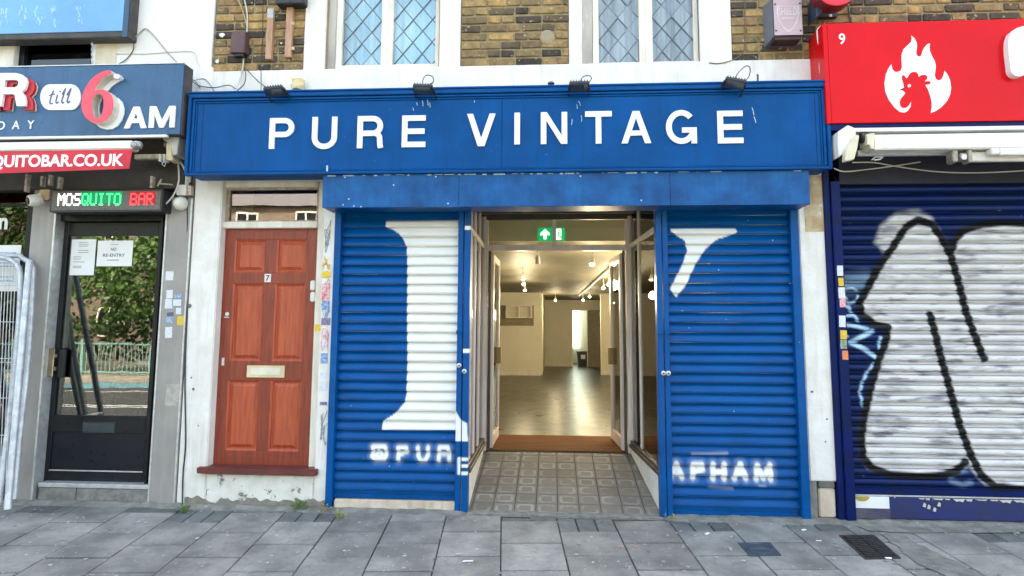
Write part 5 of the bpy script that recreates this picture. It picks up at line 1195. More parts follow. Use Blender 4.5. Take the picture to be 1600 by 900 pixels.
MB().lathe(P(1505, 246, -.345), (0, -1, 0), [(0, .02), (.012, .02), (.014, .01)], 12).build('pivot_bolt', STEEL, aw)
MB().tube([P(x, y, -.26) for x, y in ((1362, 250), (1368, 245), (1380, 246), (1375, 249), (1366, 250))], .006, 6).build('hook', STEEL, aw)
MB().lathe(P(1344, 216, -.3), (1, 0, 0), [(0, .04), (.06, .04), (.061, .02), (.09, .02)], 14).build('roller_end', BLACK, aw, smooth=True)
MB().box(XX(1311, 270), 9.3, .0, .28, 2.605, 3.12).build('painted_shade_board', mat('recess_shade_colour', (.012, .012, .03), rough=.7), take)  # dark sheet painted in for the shade behind the takeaway awning
cable('cable', [(1303, 263, -.2), (1318, 268, -.15), (1345, 266, -.05), (1400, 259, -.03), (1438, 253, -.02)], .005, CABW, 'cream cable rising to a loose end under the takeaway awning')
cable('cable', [(1332, 254, -.1), (1365, 254, -.05), (1400, 260, -.03), (1450, 267, -.03), (1500, 270, -.03), (1560, 269, -.03), (1640, 264, -.03)], .005, CABW, 'cream cable sagging along under the takeaway awning')
# round projecting sign at the top
YP = -.34
rb = thing('round_sign', 'round red projecting sign on a black bracket above the takeaway', 'sign', (XX(1310, 5, YP), YP, ZZ(1310, 25, YP)))
cR = P(1303, -22, YP); 
MB().lathe(P(1306, -22, YP), (0, 1, 0), [(0, .165), (.12, .165), (.125, .1)], 32).build('sign_drum', mat('dark_red_drum', (.16, .008, .015), rough=.5), rb, smooth=True)
MB().lathe(P(1306, -22, YP) + Vector((0, 0, 0)), (0, -1, 0), [(0.001, .163), (.006, .160), (.007, .0)], 32).build('red_disc', REDBELL, rb)
MB().lathe(P(1306, -22, YP) + Vector((0, -.0071, 0)), (0, -1, 0), [(0.0, .05), (.003, .05)], 20).build('white_mark', WSIGN, rb)
x0, x1, z0, z1 = rc(1275, -10, 1301, 27, -.12); MB().prism([tr([(1276, -12), (1303, -12), (1308, 10), (1308, 27), (1277, 27), (1275, 10)], Y=-.06)], -.065, -.02).build('bracket_plate', BLACK, rb, bevel=.003)
MB().prism([tr([(1276, -12), (1300, -12), (1296, 8), (1276, 26)], Y=-.25)], -.25, -.066).build('bracket_arm', mat('blue_black_bracket', (.03, .05, .09), rough=.4), rb, bevel=.003)
for x in (1278.5, 1297.5): MB().lathe(P(x, 24.5, -.066), (0, -1, 0), [(0, .012), (.004, .012), (.006, .006)], 10).build('bolt', STEEL, rb)
# white cable loop at the sign's left end
cable('cable', [(1289, 38, -.25), (1278, 46, -.2), (1278, 60, -.2), (1281, 80, -.2), (1281, 105, -.2), (1283, 126, -.2)], .008, WPLAS, 'white cable looping down the left end of the red sign')
cable('cable', [(1325, 9, -.02), (1327, 22, -.02), (1328, 36, -.02)], .005, CABB, 'short dark cable dropping behind the top of the red sign')

# ================================================================== BAR BUILDING (left)
bar = thing('bar_building', 'white rendered building with grey clad bar front at the left edge', 'building', (-4.6, .2, 0))
bxr = XX(334, 60)
zwb = ZZ(100, 104, -.02)
wx0, wx1 = XX(27, 85, .0), XX(146, 85, .0)
MB().box(wx1, bxr, -.02, .3, 3.1, TOPZ).build('render_wall', WHITE2, bar, bevel=.004)
MB().box(-9.3, wx0, -.02, .3, 3.1, TOPZ).build('render_wall', WHITE2, bar)
MB().box(wx0, wx1, -.0, .3, 3.1, ZZ(90, 103)).box(wx0, wx1, -.018, .3, ZZ(90, 103) + 1.5, TOPZ).build('render_wall', WHITE2, bar)
MB().box(wx0, wx0 + .05, .02, .1, ZZ(90, 103), ZZ(90, 103) + 1.5).box(wx1 - .04, wx1, .02, .1, ZZ(90, 103), ZZ(90, 103) + 1.5).build('window_frame', BLACKP, bar)
MB().box(wx0 + .05, wx1 - .04, .06, .065, ZZ(90, 103), ZZ(90, 103) + 1.5).build('window_pane', GLASSK, bar)
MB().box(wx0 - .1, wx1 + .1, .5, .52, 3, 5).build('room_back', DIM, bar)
MB().box(XX(149, 85, -.03), XX(181, 85, -.03), -.03, -.0205, ZZ(160, 120), ZZ(160, 63)).build('window_reveal', mat('cream_paint', (.72, .64, .5), rough=.7), bar, bevel=.003)
MB().box(XX(0, 85, -.03) - .4, XX(22, 85, -.03), -.03, -.0205, ZZ(10, 120), ZZ(10, 63)).build('window_reveal', JOIN, bar, bevel=.003)
# quoin-like offset at the party line
MB().box(XX(315, 120), XX(335, 120) + .005, -.045, -.02, ZZ(320, 150), ZZ(320, 108)).build('stepped_edge', WHITE2, bar, bevel=.004)
# blue light box above
YLB = -.15
x0, x1, z0, z1 = rc(-160, -60, 203, 62, YLB)
lb = thing('lightbox_sign', 'blank blue illuminated sign box with black frame at top left', 'sign', ((x0 + x1) / 2, YLB, z0))
MB().box(x0, x1, YLB + .001, -.021, z0, z1).build('box_frame', SIGNDK, lb, bevel=.006)
x0_, x1_, z0_, z1_ = rc(-150, -50, 195, 53, YLB); MB().box(x0_, x1_, YLB - .006, YLB, z0_, z1_).build('sign_face', LIGHTBOX, lb, bevel=.003)
MB().box(x1_, x1, YLB - .004, YLB, z0, z1).build('frame_edge', mat('blue_grey_edge', (.02, .06, .13), rough=.3), lb)
STR = mat('painted_reflection', (.40, .56, .78), (.2, .42, .72), scale=30, rough=.4, bump=.1)  # pale streaks paint white reflections onto the sign face
rr = random.Random(11)
for cx, w_, hgt in ((40, 16, 16), (88, 14, 18), (125, 10, 15), (8, 10, 16), (60, 14, 10)):
    b = MB()
    for k in range(7):
        u, v = cx + rr.uniform(-w_, w_) * .5, 22 + rr.uniform(-14, 12); a, c = P(u, v, YLB), P(u + rr.uniform(-3, 3), v + rr.uniform(4, 10), YLB)
        b.prism([ribbon([(a.x, a.z), (c.x, c.z)], rr.uniform(.006, .02))], YLB - .0072 - k * .0002, YLB - .0062)
    b.build('reflection_streak', STR, lb)
ch = MB()
for k in range(9):
    c0 = P(144.5 + (.6 if k % 2 else -.6), 69 + k * 4, -.1); ch.tube([c0 + Vector((.006 * cos(a), .004 * sin(a) if k % 2 else 0, .014 * sin(a))) for a in np.linspace(0, 2 * pi, 9)], .003, 5, caps=False)
tag(ch.build('chain', STEEL), 'short steel chain hanging beside the dark upper window', 'chain')
# bar fascia sign
YBS = -.32
x0, x1, z0, z1 = XX(-180, 160, YBS), XX(284, 155, YBS), ZZ(140, 211.5, YBS), ZZ(140, 103, YBS)
bs = thing('bar_sign', 'blue bar sign with raised white and red lettering reading BAR till 6AM', 'shop sign', ((x0 + x1) / 2, YBS, z0))
MB().box(x0, x1, YBS, YBS + .012, z0, z1).build('sign_face', BARBLUE, bs, bevel=.002)
MB().box(x0, x1 + .006, YBS + .0125, -.19, z0 - .004, z1 + .004).build('sign_box', SIGNDK, bs, bevel=.003)
MB().box(x0, XX(262, 210, YBS), YBS - .012, YBS + .02, z0 - .026, z0 - .0045).build('bottom_trim', AWN, bs, bevel=.003)
MB().box(x0, x1, YBS - .004, YBS + .012, z1 + .0045, z1 + .012).build('top_trim', STEEL, bs)
def S1(pts): return tr(pts, 0, 100, 7.83, YBS)
def S2(pts): return tr(pts, 100, 100, 7.825, YBS)
Ro = [(40, 145), (270, 145), (330, 160), (375, 195), (395, 240), (390, 290), (370, 340), (330, 375), (362, 410), (378, 470), (375, 543), (275, 545), (262, 470), (255, 420), (235, 398), (112, 400), (90, 545), (12, 545), (30, 330)]
Rh = [(135, 228), (270, 226), (295, 245), (300, 270), (285, 300), (255, 318), (122, 320)]
def sh(p, dx, dy): return [(a + dx, c + dy) for a, c in p]
MB().prism([S1(sh(Ro, 72, 38)), S1(sh(Rh, 72, 38))], YBS - .006, YBS).build('letter_drop', AWNC, bs)
MB().prism([S1(sh(Ro, 64, 32)), S1(sh(Rh, 64, 32))], YBS - .03, YBS - .0065).build('letter_return', LETRED, bs)
MB().prism([S1(Ro), S1(Rh)], YBS - .06, YBS - .035).build('letter', WSIGN, bs)
Ao = [(-160, 545), (-120, 145), (-30, 145), (-2, 400), (15, 545), (-60, 545), (-70, 460), (-110, 460), (-118, 545)]
MB().prism([S1(sh(Ao, 30, 32))], YBS - .03, YBS - .0065).build('letter_return', LETRED, bs)
MB().prism([S1(Ao)], YBS - .06, YBS - .035).build('letter', WSIGN, bs)
text_on('lettering', 'DAY', (XX(-6, 190, YBS), XX(53.5, 190, YBS), ZZ(25, 202, YBS), ZZ(25, 189.5, YBS)), YBS - .001, WSIGN, bs, depth=.006, off=.0) if False else None
for chh, r in (('D', (-3, 190, 8.5, 203)), ('A', (20, 189, 31.5, 202)), ('Y', (43.5, 188.5, 54, 201.5))): text_on('letter', chh, rc(*r, YBS), YBS - .001, WSIGN, bs, depth=.006, off=.004)
text_on('letter', 'B', rc(-66, 118.5, -27, 170, YBS), YBS - .035, WSIGN, bs, depth=.025, off=.03)
ovp = tr(arc(79.5, 152.5, 15, 20, 90, 270, 16) + arc(112.5, 152.5, 15, 20, 270, 450, 16), Y=YBS)
MB().prism([ovp], YBS - .012, YBS - .0005).build('white_oval', WSIGN, bs, bevel=.002)
def script(pts, w): 
    sp = smooth_path([P(x, y, YBS) for x, y in pts], 6); return ribbon([(p.x, p.z) for p in sp], w)
b = MB(); YO = YBS - .0125
b.prism([script([(86, 142), (82.5, 150), (80, 160), (81.5, 163), (84.5, 162)], .012)], YO - .0020, YO); b.prism([script([(78.5, 150.5), (83, 148.5), (88, 148)], .008)], YO - .0024, YO)
b.prism([script([(92, 149), (90, 156), (89.5, 161), (91, 162), (94, 160)], .011)], YO - .0028, YO); b.prism([tr(arc(94, 143, 1.3, 1.5, 0, 330, 8), Y=YO)], YO - .002, YO)
b.prism([script([(99, 149), (104, 140), (101, 150), (98.5, 159), (99.5, 162), (102, 160.5)], .011)], YO - .0032, YO); b.prism([script([(106.5, 150), (112.5, 140), (109.5, 150), (107, 158), (108, 161.5), (111.5, 159)], .011)], YO - .0036, YO)
b.build('till_script', INK, bs)
six_o = [(655, 125), (660, 160), (600, 190), (540, 235), (500, 285), (470, 345), (458, 378), (500, 362), (560, 358), (620, 378), (665, 425), (688, 500), (685, 570), (660, 650), (610, 720), (550, 755), (480, 762), (410, 740), (350, 690), (315, 620), (302, 540), (312, 440), (345, 350), (400, 260), (470, 190), (550, 145), (610, 127)]
six_h = [(500, 402), (550, 420), (570, 470), (572, 560), (555, 640), (520, 700), (490, 715), (460, 700), (438, 640), (428, 560), (435, 480), (460, 425)]
MB().prism([S2(six_o), S2(six_h)], YBS - .085, YBS - .0805).build('numeral_face', LETPINK, bs)
MB().prism([S2(sh(six_o, 5, 6)), S2(sh(six_h, 2, 3))], YBS - .08, YBS - .001).build('numeral_return', LETCREAM, bs)
b = MB(); p2 = S2([(640, 150), (710, 150), (735, 180), (715, 208), (660, 200)]); b.prism([p2], YBS - .05, YBS - .002).build('numeral_tip', WSIGN, bs)
MB().prism([S2(sh([(c + (a - c) * 1.04, d) for (a, d) in six_o for c in (500,)], 48, 44)), S2(sh(six_h, 12, 4))], YBS - .012, YBS - .0006).build('numeral_rim', WSIGN, bs)
for chh, r in (('A', (196, 167.5, 231, 201)), ('M', (234.5, 166.5, 274.5, 200))): letter(chh, rc(*r, YBS), YBS - .001, WSIGN, bs, .012, .042)
# awning of the bar
YW = -.45
ba = thing('bar_awning', 'folded bar awning with red valance lettered QUITOBAR.CO.UK', 'awning', (-4.6, YW, ZZ(100, 270, YW)))
x0, x1, z0, z1 = rc(-200, 222, 205, 235.5, YW); MB().box(x0, x1, YW, YW + .1, z0, z1).build('front_bar', AWN, ba, bevel=.008)
vx0, vx1 = XX(-200, 250, YW), XX(206, 250, YW)
pts = tr([(-200, 242), (208, 233.5), (203, 264), (-200, 279)], Y=YW)
MB().prism([pts], YW - .012, YW - .006).build('valance', mat('red_valance_cloth', (.62, .03, .05), (.52, .02, .04), scale=5, rough=.7, bump=.1, bscale=20), ba)
text_on('lettering', 'QUITOBAR.CO.UK', (XX(-11, 250, YW), XX(195, 250, YW), ZZ(95, 264.5, YW), ZZ(95, 242, YW)), YW - .0125, WSIGN, ba, off=.03)
MB().lathe(P(207, 227, YW + .03), (1, .1, 0), [(0, .03), (.03, .036), (.06, .034), (.075, .02), (.08, .0)], 9).build('bar_end', mat('crumpled_foil', (.55, .55, .55), (.15, .15, .15), scale=40, rough=.25, metal=.7, bump=.8, bscale=60), ba)
b = MB(); a, c = P(212, 246, -.15), P(290, 245, -.12); b.box(a.x, c.x - .05, -.17, -.13, a.z - .02, a.z + .022); b.build('torsion_bar', mat('cream_arm_paint', (.6, .5, .35), (.3, .24, .16), scale=14, rough=.6), ba, bevel=.004)
MB().prism([tr([(259, 212), (272, 208), (286, 216), (283, 244), (277, 246), (272, 228), (262, 222)], Y=-.2)], -.26, -.12).build('end_bracket', mat('grey_bracket', (.42, .40, .36), rough=.5, metal=.3), ba, bevel=.004)
MB().prism([tr([(264, 226), (272, 224), (274, 252), (264, 252)], Y=-.2)], -.24, -.12).build('bracket_tab', mat('cream_bracket', (.66, .54, .34), rough=.6), ba, bevel=.004)
MB().lathe(P(258, 226, -.2), (1, 0, 0), [(0, .025), (.05, .035), (.055, .02)], 12).build('roller_end', GREYD, ba)
for (x, y) in ((248, 246), (255, 246)): MB().box(XX(x, y, -.19), XX(x + 3, y, -.19), -.19, -.13, ZZ(x, 252, -.19), ZZ(x, 241, -.19)).build('bracket_clamp', WPLAS, ba, bevel=.002)
MB().tube([P(257, 250, -.2), P(253, 257, -.2), P(257, 260, -.2), P(259, 255, -.2), P(256, 250, -.2)], .004, 6).build('hook', STEEL, ba)
for (x, y0_, y1_) in ((42, 273, 300), (66, 276, 292), (78, 274, 290), (93, 277, 296), (237, 276, 294)): MB().box(XX(x, 280, -.1), XX(x + 3.5, 280, -.1), -.12, -.08, ZZ(x, y1_, -.1), ZZ(x, y0_, -.1)).build('drop_bracket', mat('worn_bracket', (.5, .42, .34), (.2, .16, .12), scale=30, rough=.6), ba)
MB().box(XX(0, 280, .0) - 1, XX(287, 280, -.035), -.035, .1, ZZ(150, 297, 0.0), 3.2).build('painted_shade_board', mat('awning_shade_colour', (.035, .028, .022), (.05, .04, .03), rough=.7), bar)  # dark sheet in place of white wall, paints the shade behind the bar awning
MB().tube([P(x, y, -.1) for x, y in ((240, 278), (237, 293))], .006, 6).build('latch', STEEL, ba); MB().tube([P(x, y, -.1) for x, y in ((246, 291), (252, 280), (250, 287), (262, 288), (270, 289))], .007, 6).build('bent_bracket', mat('bent_metal', (.5, .4, .28), rough=.5, metal=.3), ba)
# clad pilasters, window, door of the bar
gp1 = MB().box(XX(32, 560, 0), XX(68, 560, 0), -.01, .2, .0, ZZ(50, 296)).build('pilaster', GREY, bar, bevel=.004, label='beige grey clad pilaster left of the bar door')
MB().box(XX(68, 560, 0) + .001, XX(70, 560, 0) + .006, -.016, .2, .0, ZZ(50, 298)).build('pilaster_edge', STEEL, bar)
gp2 = MB().box(XX(247, 560, 0), XX(288, 560, 0), -.01, .2, .0, ZZ(275, 308)).build('pilaster', GREY, bar, bevel=.004, label='grey clad pilaster with torn stickers right of the bar door')
MB().box(XX(285, 560, 0), XX(287.5, 560, 0), -.014, .0, .0, ZZ(275, 312)).box(XX(246, 560, 0), XX(248.5, 560, 0), -.014, .0, .0, ZZ(275, 312)).build('pilaster_edge', STEEL, bar)
MB().box(XX(288, 560, 0) + .001, XX(291.5, 560, 0), .02, .2, .0, 2.7).build('shadow_gap', GREYD, bar)
MB().box(XX(288, 230, 0), XX(300, 230, 0), -.005, .2, 2.45, 3.3).build('party_strip', WHITE2, bar)
for k, (r, m, l) in enumerate((((259, 424, 271, 438), WHS, None), ((260, 453, 270, 466), WHS, None), ((273, 459, 283, 466), BLS, None), ((258, 467, 270, 482), WHS, 'torn white label'), ((269, 468, 283, 478), WHS, 'torn white label'), ((275, 481, 283, 491), WHS, None), ((261, 488, 271, 494), INK, None), ((260, 496, 270, 505), BLS, None), ((277, 494, 287, 508), YEL, 'yellow sticker'), ((258, 511, 269, 528), WHS, None), ((259, 600, 281, 634), mat('cream_glue_residue', (.45, .42, .36), (.32, .3, .28), scale=20, rough=.8), 'cream patch of torn glue residue'))):
    sticker(gp2, r, -.0105, m, l, random.uniform(-.08, .08))
YDR = .09
bd = bpy.data.objects.new('bar_door', None); COL.objects.link(bd); bd.parent = bar; WLOC[bd.name] = Vector((XX(160, 560, YDR), YDR, ZZ(150, 755, YDR))); bd.location = WLOC[bd.name] - WLOC[bar.name]; bd['label'] = 'black half glazed bar door with notices taped inside'
ox0, ox1 = XX(70.5, 560, YDR), XX(247, 560, YDR); oz1 = ZZ(160, 332, YDR); oz0 = ZZ(150, 762, YDR)
ix0, ix1, iz1 = XX(81, 560, YDR), XX(243, 560, YDR), ZZ(165, 347, YDR)
MB().box(ox0, ix0, YDR - .05, YDR + .06, oz0, oz1).build('door_jamb', BLACKP, bar, bevel=.003); MB().box(ix1, ox1, YDR - .05, YDR + .06, oz0, oz1).build('door_jamb', BLACKP, bar, bevel=.003)
MB().box(ix0, ix1, YDR - .049, YDR + .06, iz1, oz1).build('door_head', BLACKP, bar, bevel=.003)
gx0, gx1, gz0, gz1 = rc(95, 368, 238, 650, YDR)
MB().box(ix0 + .004, gx0, YDR, YDR + .045, oz0 + .01, iz1 - .004).build('stile', BLACKP, bd, bevel=.003); MB().box(gx1, ix1 - .004, YDR, YDR + .045, oz0 + .01, iz1 - .004).build('stile', BLACKP, bd, bevel=.003)
MB().box(gx0, gx1, YDR + .001, YDR + .044, gz1, iz1 - .004).build('top_rail', BLACKP, bd, bevel=.003)
kz = [ZZ(150, v, YDR) for v in (652, 676, 681, 732, 736, 756)]
MB().box(gx0, gx1, YDR + .001, YDR + .044, kz[1], gz0).build('middle_rail', BLACKP, bd, bevel=.003)
MB().box(gx0 + .001, gx1 - .001, YDR + .012, YDR + .03, kz[4], kz[1]).build('kick_panel', mat('blue_black_panel', (.008, .009, .016), (.009, .010, .017), rough=.3, bump=.03, spec=.3), bd)
MB().box(gx0, gx1, YDR + .0, YDR + .044, oz0 + .01, kz[4]).build('bottom_rail', BLACKP, bd, bevel=.003)
MB().box(gx0, gx1, YDR - .003, YDR + .0, kz[4] - .004, kz[4] + .006).build('weather_bead', STEEL, bd)
MB().box(gx0, gx1, YDR + .018, YDR + .024, gz0, gz1).build('door_glass', GLASSD, bd)
x0, x1, z0, z1 = rc(129, 659, 181, 677, YDR); MB().box(x0, x1, YDR - .006, YDR, z0, z1).build('letter_plate', BLACK, bd, bevel=.003); MB().box(x0 + .012, x1 - .012, YDR - .01, YDR - .0065, z0 + .012, z1 - .012).build('letter_flap', mat('slate_flap', (.06, .08, .10), rough=.2, metal=.5), bd, bevel=.002)
x0, x1, z0, z1 = rc(76, 544, 92, 588, YDR); MB().box(x0, x1, YDR - .06, YDR - .05, z0, z1).build('pull_plate', mat('bronze_mirror', (.30, .25, .18), rough=.15, metal=.9, bump=0), bd, bevel=.003)
MB().box(x0 + .02, x1 - .02, YDR - .05, YDR, z0 + .05, z0 + .08).box(x0 + .02, x1 - .02, YDR - .05, YDR, z1 - .08, z1 - .05).build('pull_arm', STEEL, bd)
x0, x1, z0, z1 = rc(93, 546, 104, 590, YDR); MB().box(x0, x1, YDR - .02, YDR - .0005, z0, z1).build('lock_case', BLACK, bd, bevel=.004)
YPp = YDR + .0165
for r, lines, cap in (((110.5, 374, 148.5, 430), 9, None), ((152, 376, 207, 416), 0, 'NO')):
    x0, x1, z0, z1 = rc(*r, YPp); MB().box(x0, x1, YPp - .001, YPp, z0, z1).build('notice', PAPER, bd, label='white notice reading NO RE-ENTRY' if cap else 'white sheet of small print')
    if cap:
        w = x1 - x0; h = z1 - z0
        text_on('notice_print', 'NO', (x0 + .38 * w, x0 + .54 * w, z0 + .60 * h, z0 + .72 * h), YPp - .0012, BTEXT, bd, depth=.0006, off=.01)
        text_on('notice_print', 'RE-ENTRY', (x0 + .17 * w, x0 + .79 * w, z0 + .37 * h, z0 + .49 * h), YPp - .0012, BTEXT, bd, depth=.0006, off=.01)
        MB().box(x0 + .3 * w, x0 + .62 * w, YPp - .0016, YPp - .0011, z0 + .22 * h, z0 + .26 * h).box(x0 + .35 * w, x0 + .60 * w, YPp - .0016, YPp - .0011, z0 + .84 * h, z0 + .86 * h).build('notice_print', GTEXT, bd)
    else:
        b = MB(); rr = random.Random(3)
        for k, f in enumerate((.90, .85, .80, .68, .62, .50, .44, .36, .24, .20)):
            c0 = .3 if k < 5 else .12; b.box(x0 + (x1 - x0) * c0, x0 + (x1 - x0) * (c0 + rr.uniform(.3, .5)), YPp - .0016, YPp - .0011, z0 + (z1 - z0) * f, z0 + (z1 - z0) * (f + .018))
        b.build('notice_print', GTEXT, bd)
MB().box(XX(62, 758, .02), XX(247, 758, .02), .0, .2, ZZ(150, 762, .02), ZZ(150, 755.5, .02)).build('metal_threshold', STEEL, bar, bevel=.003)
MB().box(XX(58, 775, 0), XX(119, 775, 0) - .002, .004, .25, 0, ZZ(150, 762.5, 0)).build('step_block', CONC, bar, bevel=.008); MB().box(XX(119, 775, 0), XX(247, 775, 0), .0, .25, 0, ZZ(150, 762.5, 0)).build('step_block', CONC, bar, bevel=.008)
b = MB()
for k in range(12): q = P(142 + k * 5.7, 781, -.0); b.lathe(q, (0, -1, 0), [(0, .006), (.006, .004)], 6)
for k in range(12): q = P(145 + k * 5.7, 774, -.0); b.lathe(q, (0, -1, 0), [(0, .005), (.005, .003)], 6)
b.build('air_brick_studs', CONC, bar)
# dim bar interior with stacked cane chairs
bi0, bi1 = -5.9, XX(290, 560)
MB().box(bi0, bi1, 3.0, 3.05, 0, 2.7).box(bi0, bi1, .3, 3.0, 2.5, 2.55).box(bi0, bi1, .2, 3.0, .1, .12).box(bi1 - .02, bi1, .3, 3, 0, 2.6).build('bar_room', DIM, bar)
for k in range(4):
    cx = -3.92 + k * .015; t = thing('stacked_chair', ('lowest', 'second', 'third', 'topmost')[k] + ' of the dark cane chairs stacked behind the bar door glass', 'chair', (cx, .6 + k * .05, .12 + k * .14), 'chairs stacked inside the bar')
    b = MB(); zz = .12 + k * .14; yy = .55 + k * .03
    for sx in (-.2, .2):
        b.tube(smooth_path([(cx + sx, yy, zz), (cx + sx, yy - .02, zz + .45), (cx + sx * .9, yy + .3, zz + .8)], 5), .016, 6); b.tube([(cx + sx, yy + .4, zz), (cx + sx, yy + .38, zz + .45)], .016, 6)
    b.tube(smooth_path([(cx - .2, yy, zz + .62), (cx, yy - .12, zz + .70), (cx + .2, yy, zz + .62)], 6), .016, 6); b.build('chair_frame', mat('dark_cane', (.05, .04, .04), (.12, .1, .09), scale=60, rough=.3), t)
    MB().box(cx - .2, cx + .2, yy, yy + .4, zz + .42, zz + .45).build('seat', mat('dark_cane_seat', (.04, .035, .035), rough=.4), t, bevel=.01)
# bar window at far left with posters
YBW = .05
MB().box(-5.9, XX(32, 560, YBW), YBW, YBW + .05, ZZ(15, 300, YBW), ZZ(15, 292, YBW)).box(XX(31, 500, YBW) - .02, XX(32, 560, YBW), YBW, YBW + .05, .55, ZZ(15, 300, YBW)).build('window_frame', BLACKP, bar, bevel=.003)
MB().box(-5.9, XX(32, 560, YBW) - .02, YBW, YBW + .04, ZZ(15, 322, YBW), ZZ(15, 318, YBW)).build('glazing_bar', BLACKP, bar)
MB().box(-5.9, XX(32, 560, YBW) - .02, YBW + .015, YBW + .02, .5, ZZ(15, 300, YBW)).build('window_glass', GLASSK, bar)
MB().box(-5.9, XX(33, 700, .0), .0, .2, 0, .5).build('stall_board', mat('brown_stall_board', (.07, .045, .035), (.04, .03, .03), rough=.5), bar, bevel=.004)
x0, x1, z0, z1 = rc(-45, 383, 30, 455, YBW + .01); MB().box(x0, x1, YBW + .011, YBW + .013, z0, z1).build('poster', PAPER, bar, label='white poster in the bar window')
b = MB()
for f in (.82, .74, .60, .53, .3, .22): b.box(x0 + .45 * (x1 - x0), x1 - .1 * (x1 - x0), YBW + .0095, YBW + .0105, z0 + f * (z1 - z0), z0 + (f + .02) * (z1 - z0))
b.build('poster_print', BLS, bar)
text_on('window_letter', 'n', rc(-4, 340, 10, 358, YBW), YBW + .014, WSIGN, bar, depth=.002, off=.03)
MB().box(-9.3, -5.9, .0, .3, 0, 2.7).build('side_pier', GREY, bar)

# LED sign
YL_ = -.14
x0, x1, z0, z1 = rc(78, 296, 254, 331, YL_)
led = thing('led_sign', 'lit dot matrix sign reading MOSQUITO BAR over the bar door', 'sign', ((x0 + x1) / 2, YL_, z0))
MB().box(x0, x1, YL_, .0, z0, z1).build('case', BLACK, led, bevel=.004)
px0, px1, pz0, pz1 = rc(81.5, 299, 250.5, 328, YL_)
def led_mat():
    m = bpy.data.materials.new('led_module'); m.use_nodes = True; N, L = m.node_tree.nodes, m.node_tree.links; b_ = N['Principled BSDF']
    g = N.new('ShaderNodeNewGeometry'); v = N.new('ShaderNodeTexVoronoi'); v.inputs['Scale'].default_value = 1; v.inputs['Randomness'].default_value = 0.15
    mp = N.new('ShaderNodeMapping'); mp.inputs['Scale'].default_value = (115, 1, 115); L.new(g.outputs['Position'], mp.inputs[0]); L.new(mp.outputs[0], v.inputs[0])
    r = N.new('ShaderNodeValToRGB'); r.color_ramp.elements[0].position = .25; r.color_ramp.elements[0].color = (.32, .31, .28, 1); r.color_ramp.elements[1].position = .45; r.color_ramp.elements[1].color = (.05, .05, .05, 1)
    L.new(v.outputs['Distance'], r.inputs[0]); L.new(r.outputs[0], b_.inputs['Base Color']); b_.inputs['Roughness'].default_value = .5
    return m
MB().box(px0, px1, YL_ - .003, YL_ - .0005, pz0, pz1).build('led_panel', led_mat(), led)
F57 = {'M': ["10001", "11011", "10101", "10101", "10001", "10001", "10001"], 'O': ["01110", "10001", "10001", "10001", "10001", "10001", "01110"], 'S': ["01111", "10000", "10000", "01110", "00001", "00001", "11110"], 'Q': ["01110", "10001", "10001", "10001", "10101", "10010", "01101"], 'U': ["10001", "10001", "10001", "10001", "10001", "10001", "01110"], 'I': ["01110", "00100", "00100", "00100", "00100", "00100", "01110"], 'T': ["11111", "00100", "00100", "00100", "00100", "00100", "00100"], 'B': ["11110", "10001", "10001", "11110", "10001", "10001", "11110"], 'A': ["01110", "10001", "10001", "11111", "10001", "10001", "10001"], 'R': ["11110", "10001", "10001", "11110", "10100", "10010", "10001"]}
def lit(name, c, s): return mat(name, c, rough=.5, bump=0, emit=c, estr=s)
LW, LG, LRR = lit('white_leds', (1, .92, .95), .25), lit('green_leds', (.05, 1, .25), .2), lit('red_leds', (1, .05, .06), .2)
LGd, LRd = lit('green_glow_leds', (.0, .3, .1), .04), lit('red_glow_leds', (.3, .01, .02), .04)
tx0, tx1, tz0_, tz1_ = rc(91, 302, 242, 321, YL_); word = 'MOSQUITO BAR'; cw = (tx1 - tx0) / len(word)
for i, chh in enumerate(word):
    if chh == ' ': continue
    m_ = LW if i < 3 else LG if i < 8 else LRR; bb = MB()
    for r_, row in enumerate(F57[chh]):
        for c_, on in enumerate(row):
            if on == '1':
                dx = cw / 5.7; dz = (tz1_ - tz0_) / 7; X = tx0 + i * cw + c_ * dx; Z = tz1_ - (r_ + 1) * dz; bb.box(X, X + dx * .86, YL_ - .006, YL_ - .0035, Z, Z + dz * .96)
    bb.build('lit_letter', m_, led)
gx = tx0 + 3 * cw; MB().box(gx - .01, tx0 + 8 * cw, YL_ - .0035, YL_ - .0031, tz0_ + .02, pz1 - .002).build('glow_leds', LGd, led); MB().box(tx0 + 9 * cw - .01, tx1 + .01, YL_ - .0035, YL_ - .0031, tz0_ + .01, pz1 - .002).build('glow_leds', LRd, led)

# camera, siren, junction boxes
sc_ = thing('security_camera', 'white dome ended security camera on the left bar pilaster', 'camera', tuple(P(50, 312, -.1)))
c0 = P(50, 311, -.12)
MB().lathe(c0 + Vector((.035, .03, -.005)), Vector((-.5, -.85, -.22)), [(-.03, .02), (-.02, .04), (.03, .052), (.06, .05), (.075, .043), (.078, .036)], 20).build('housing', WPLAS, sc_, smooth=True)
MB().lathe(c0 + Vector((.035, .03, -.005)) + Vector((-.5, -.85, -.22)).normalized() * .0785, Vector((-.5, -.85, -.22)), [(0, .033), (.008, .026), (.012, .0)], 18).build('lens', BLACK, sc_, smooth=True)
x0, x1, z0, z1 = rc(61, 296, 77, 312, -.07); MB().box(x0, x1, -.07, -.01, z0, z1).build('mounting_box', mat('tan_box', (.62, .44, .28), rough=.6), sc_, bevel=.004)
MB().tube([P(56, 308, -.09), P(64, 304, -.06)], .018, 8).build('arm', WPLAS, sc_)
x0, x1, z0, z1 = rc(276.5, 289, 291.5, 305, -.06); jb = thing('junction_box', 'small white cable junction box above the siren', 'junction box', ((x0 + x1) / 2, -.04, z0))
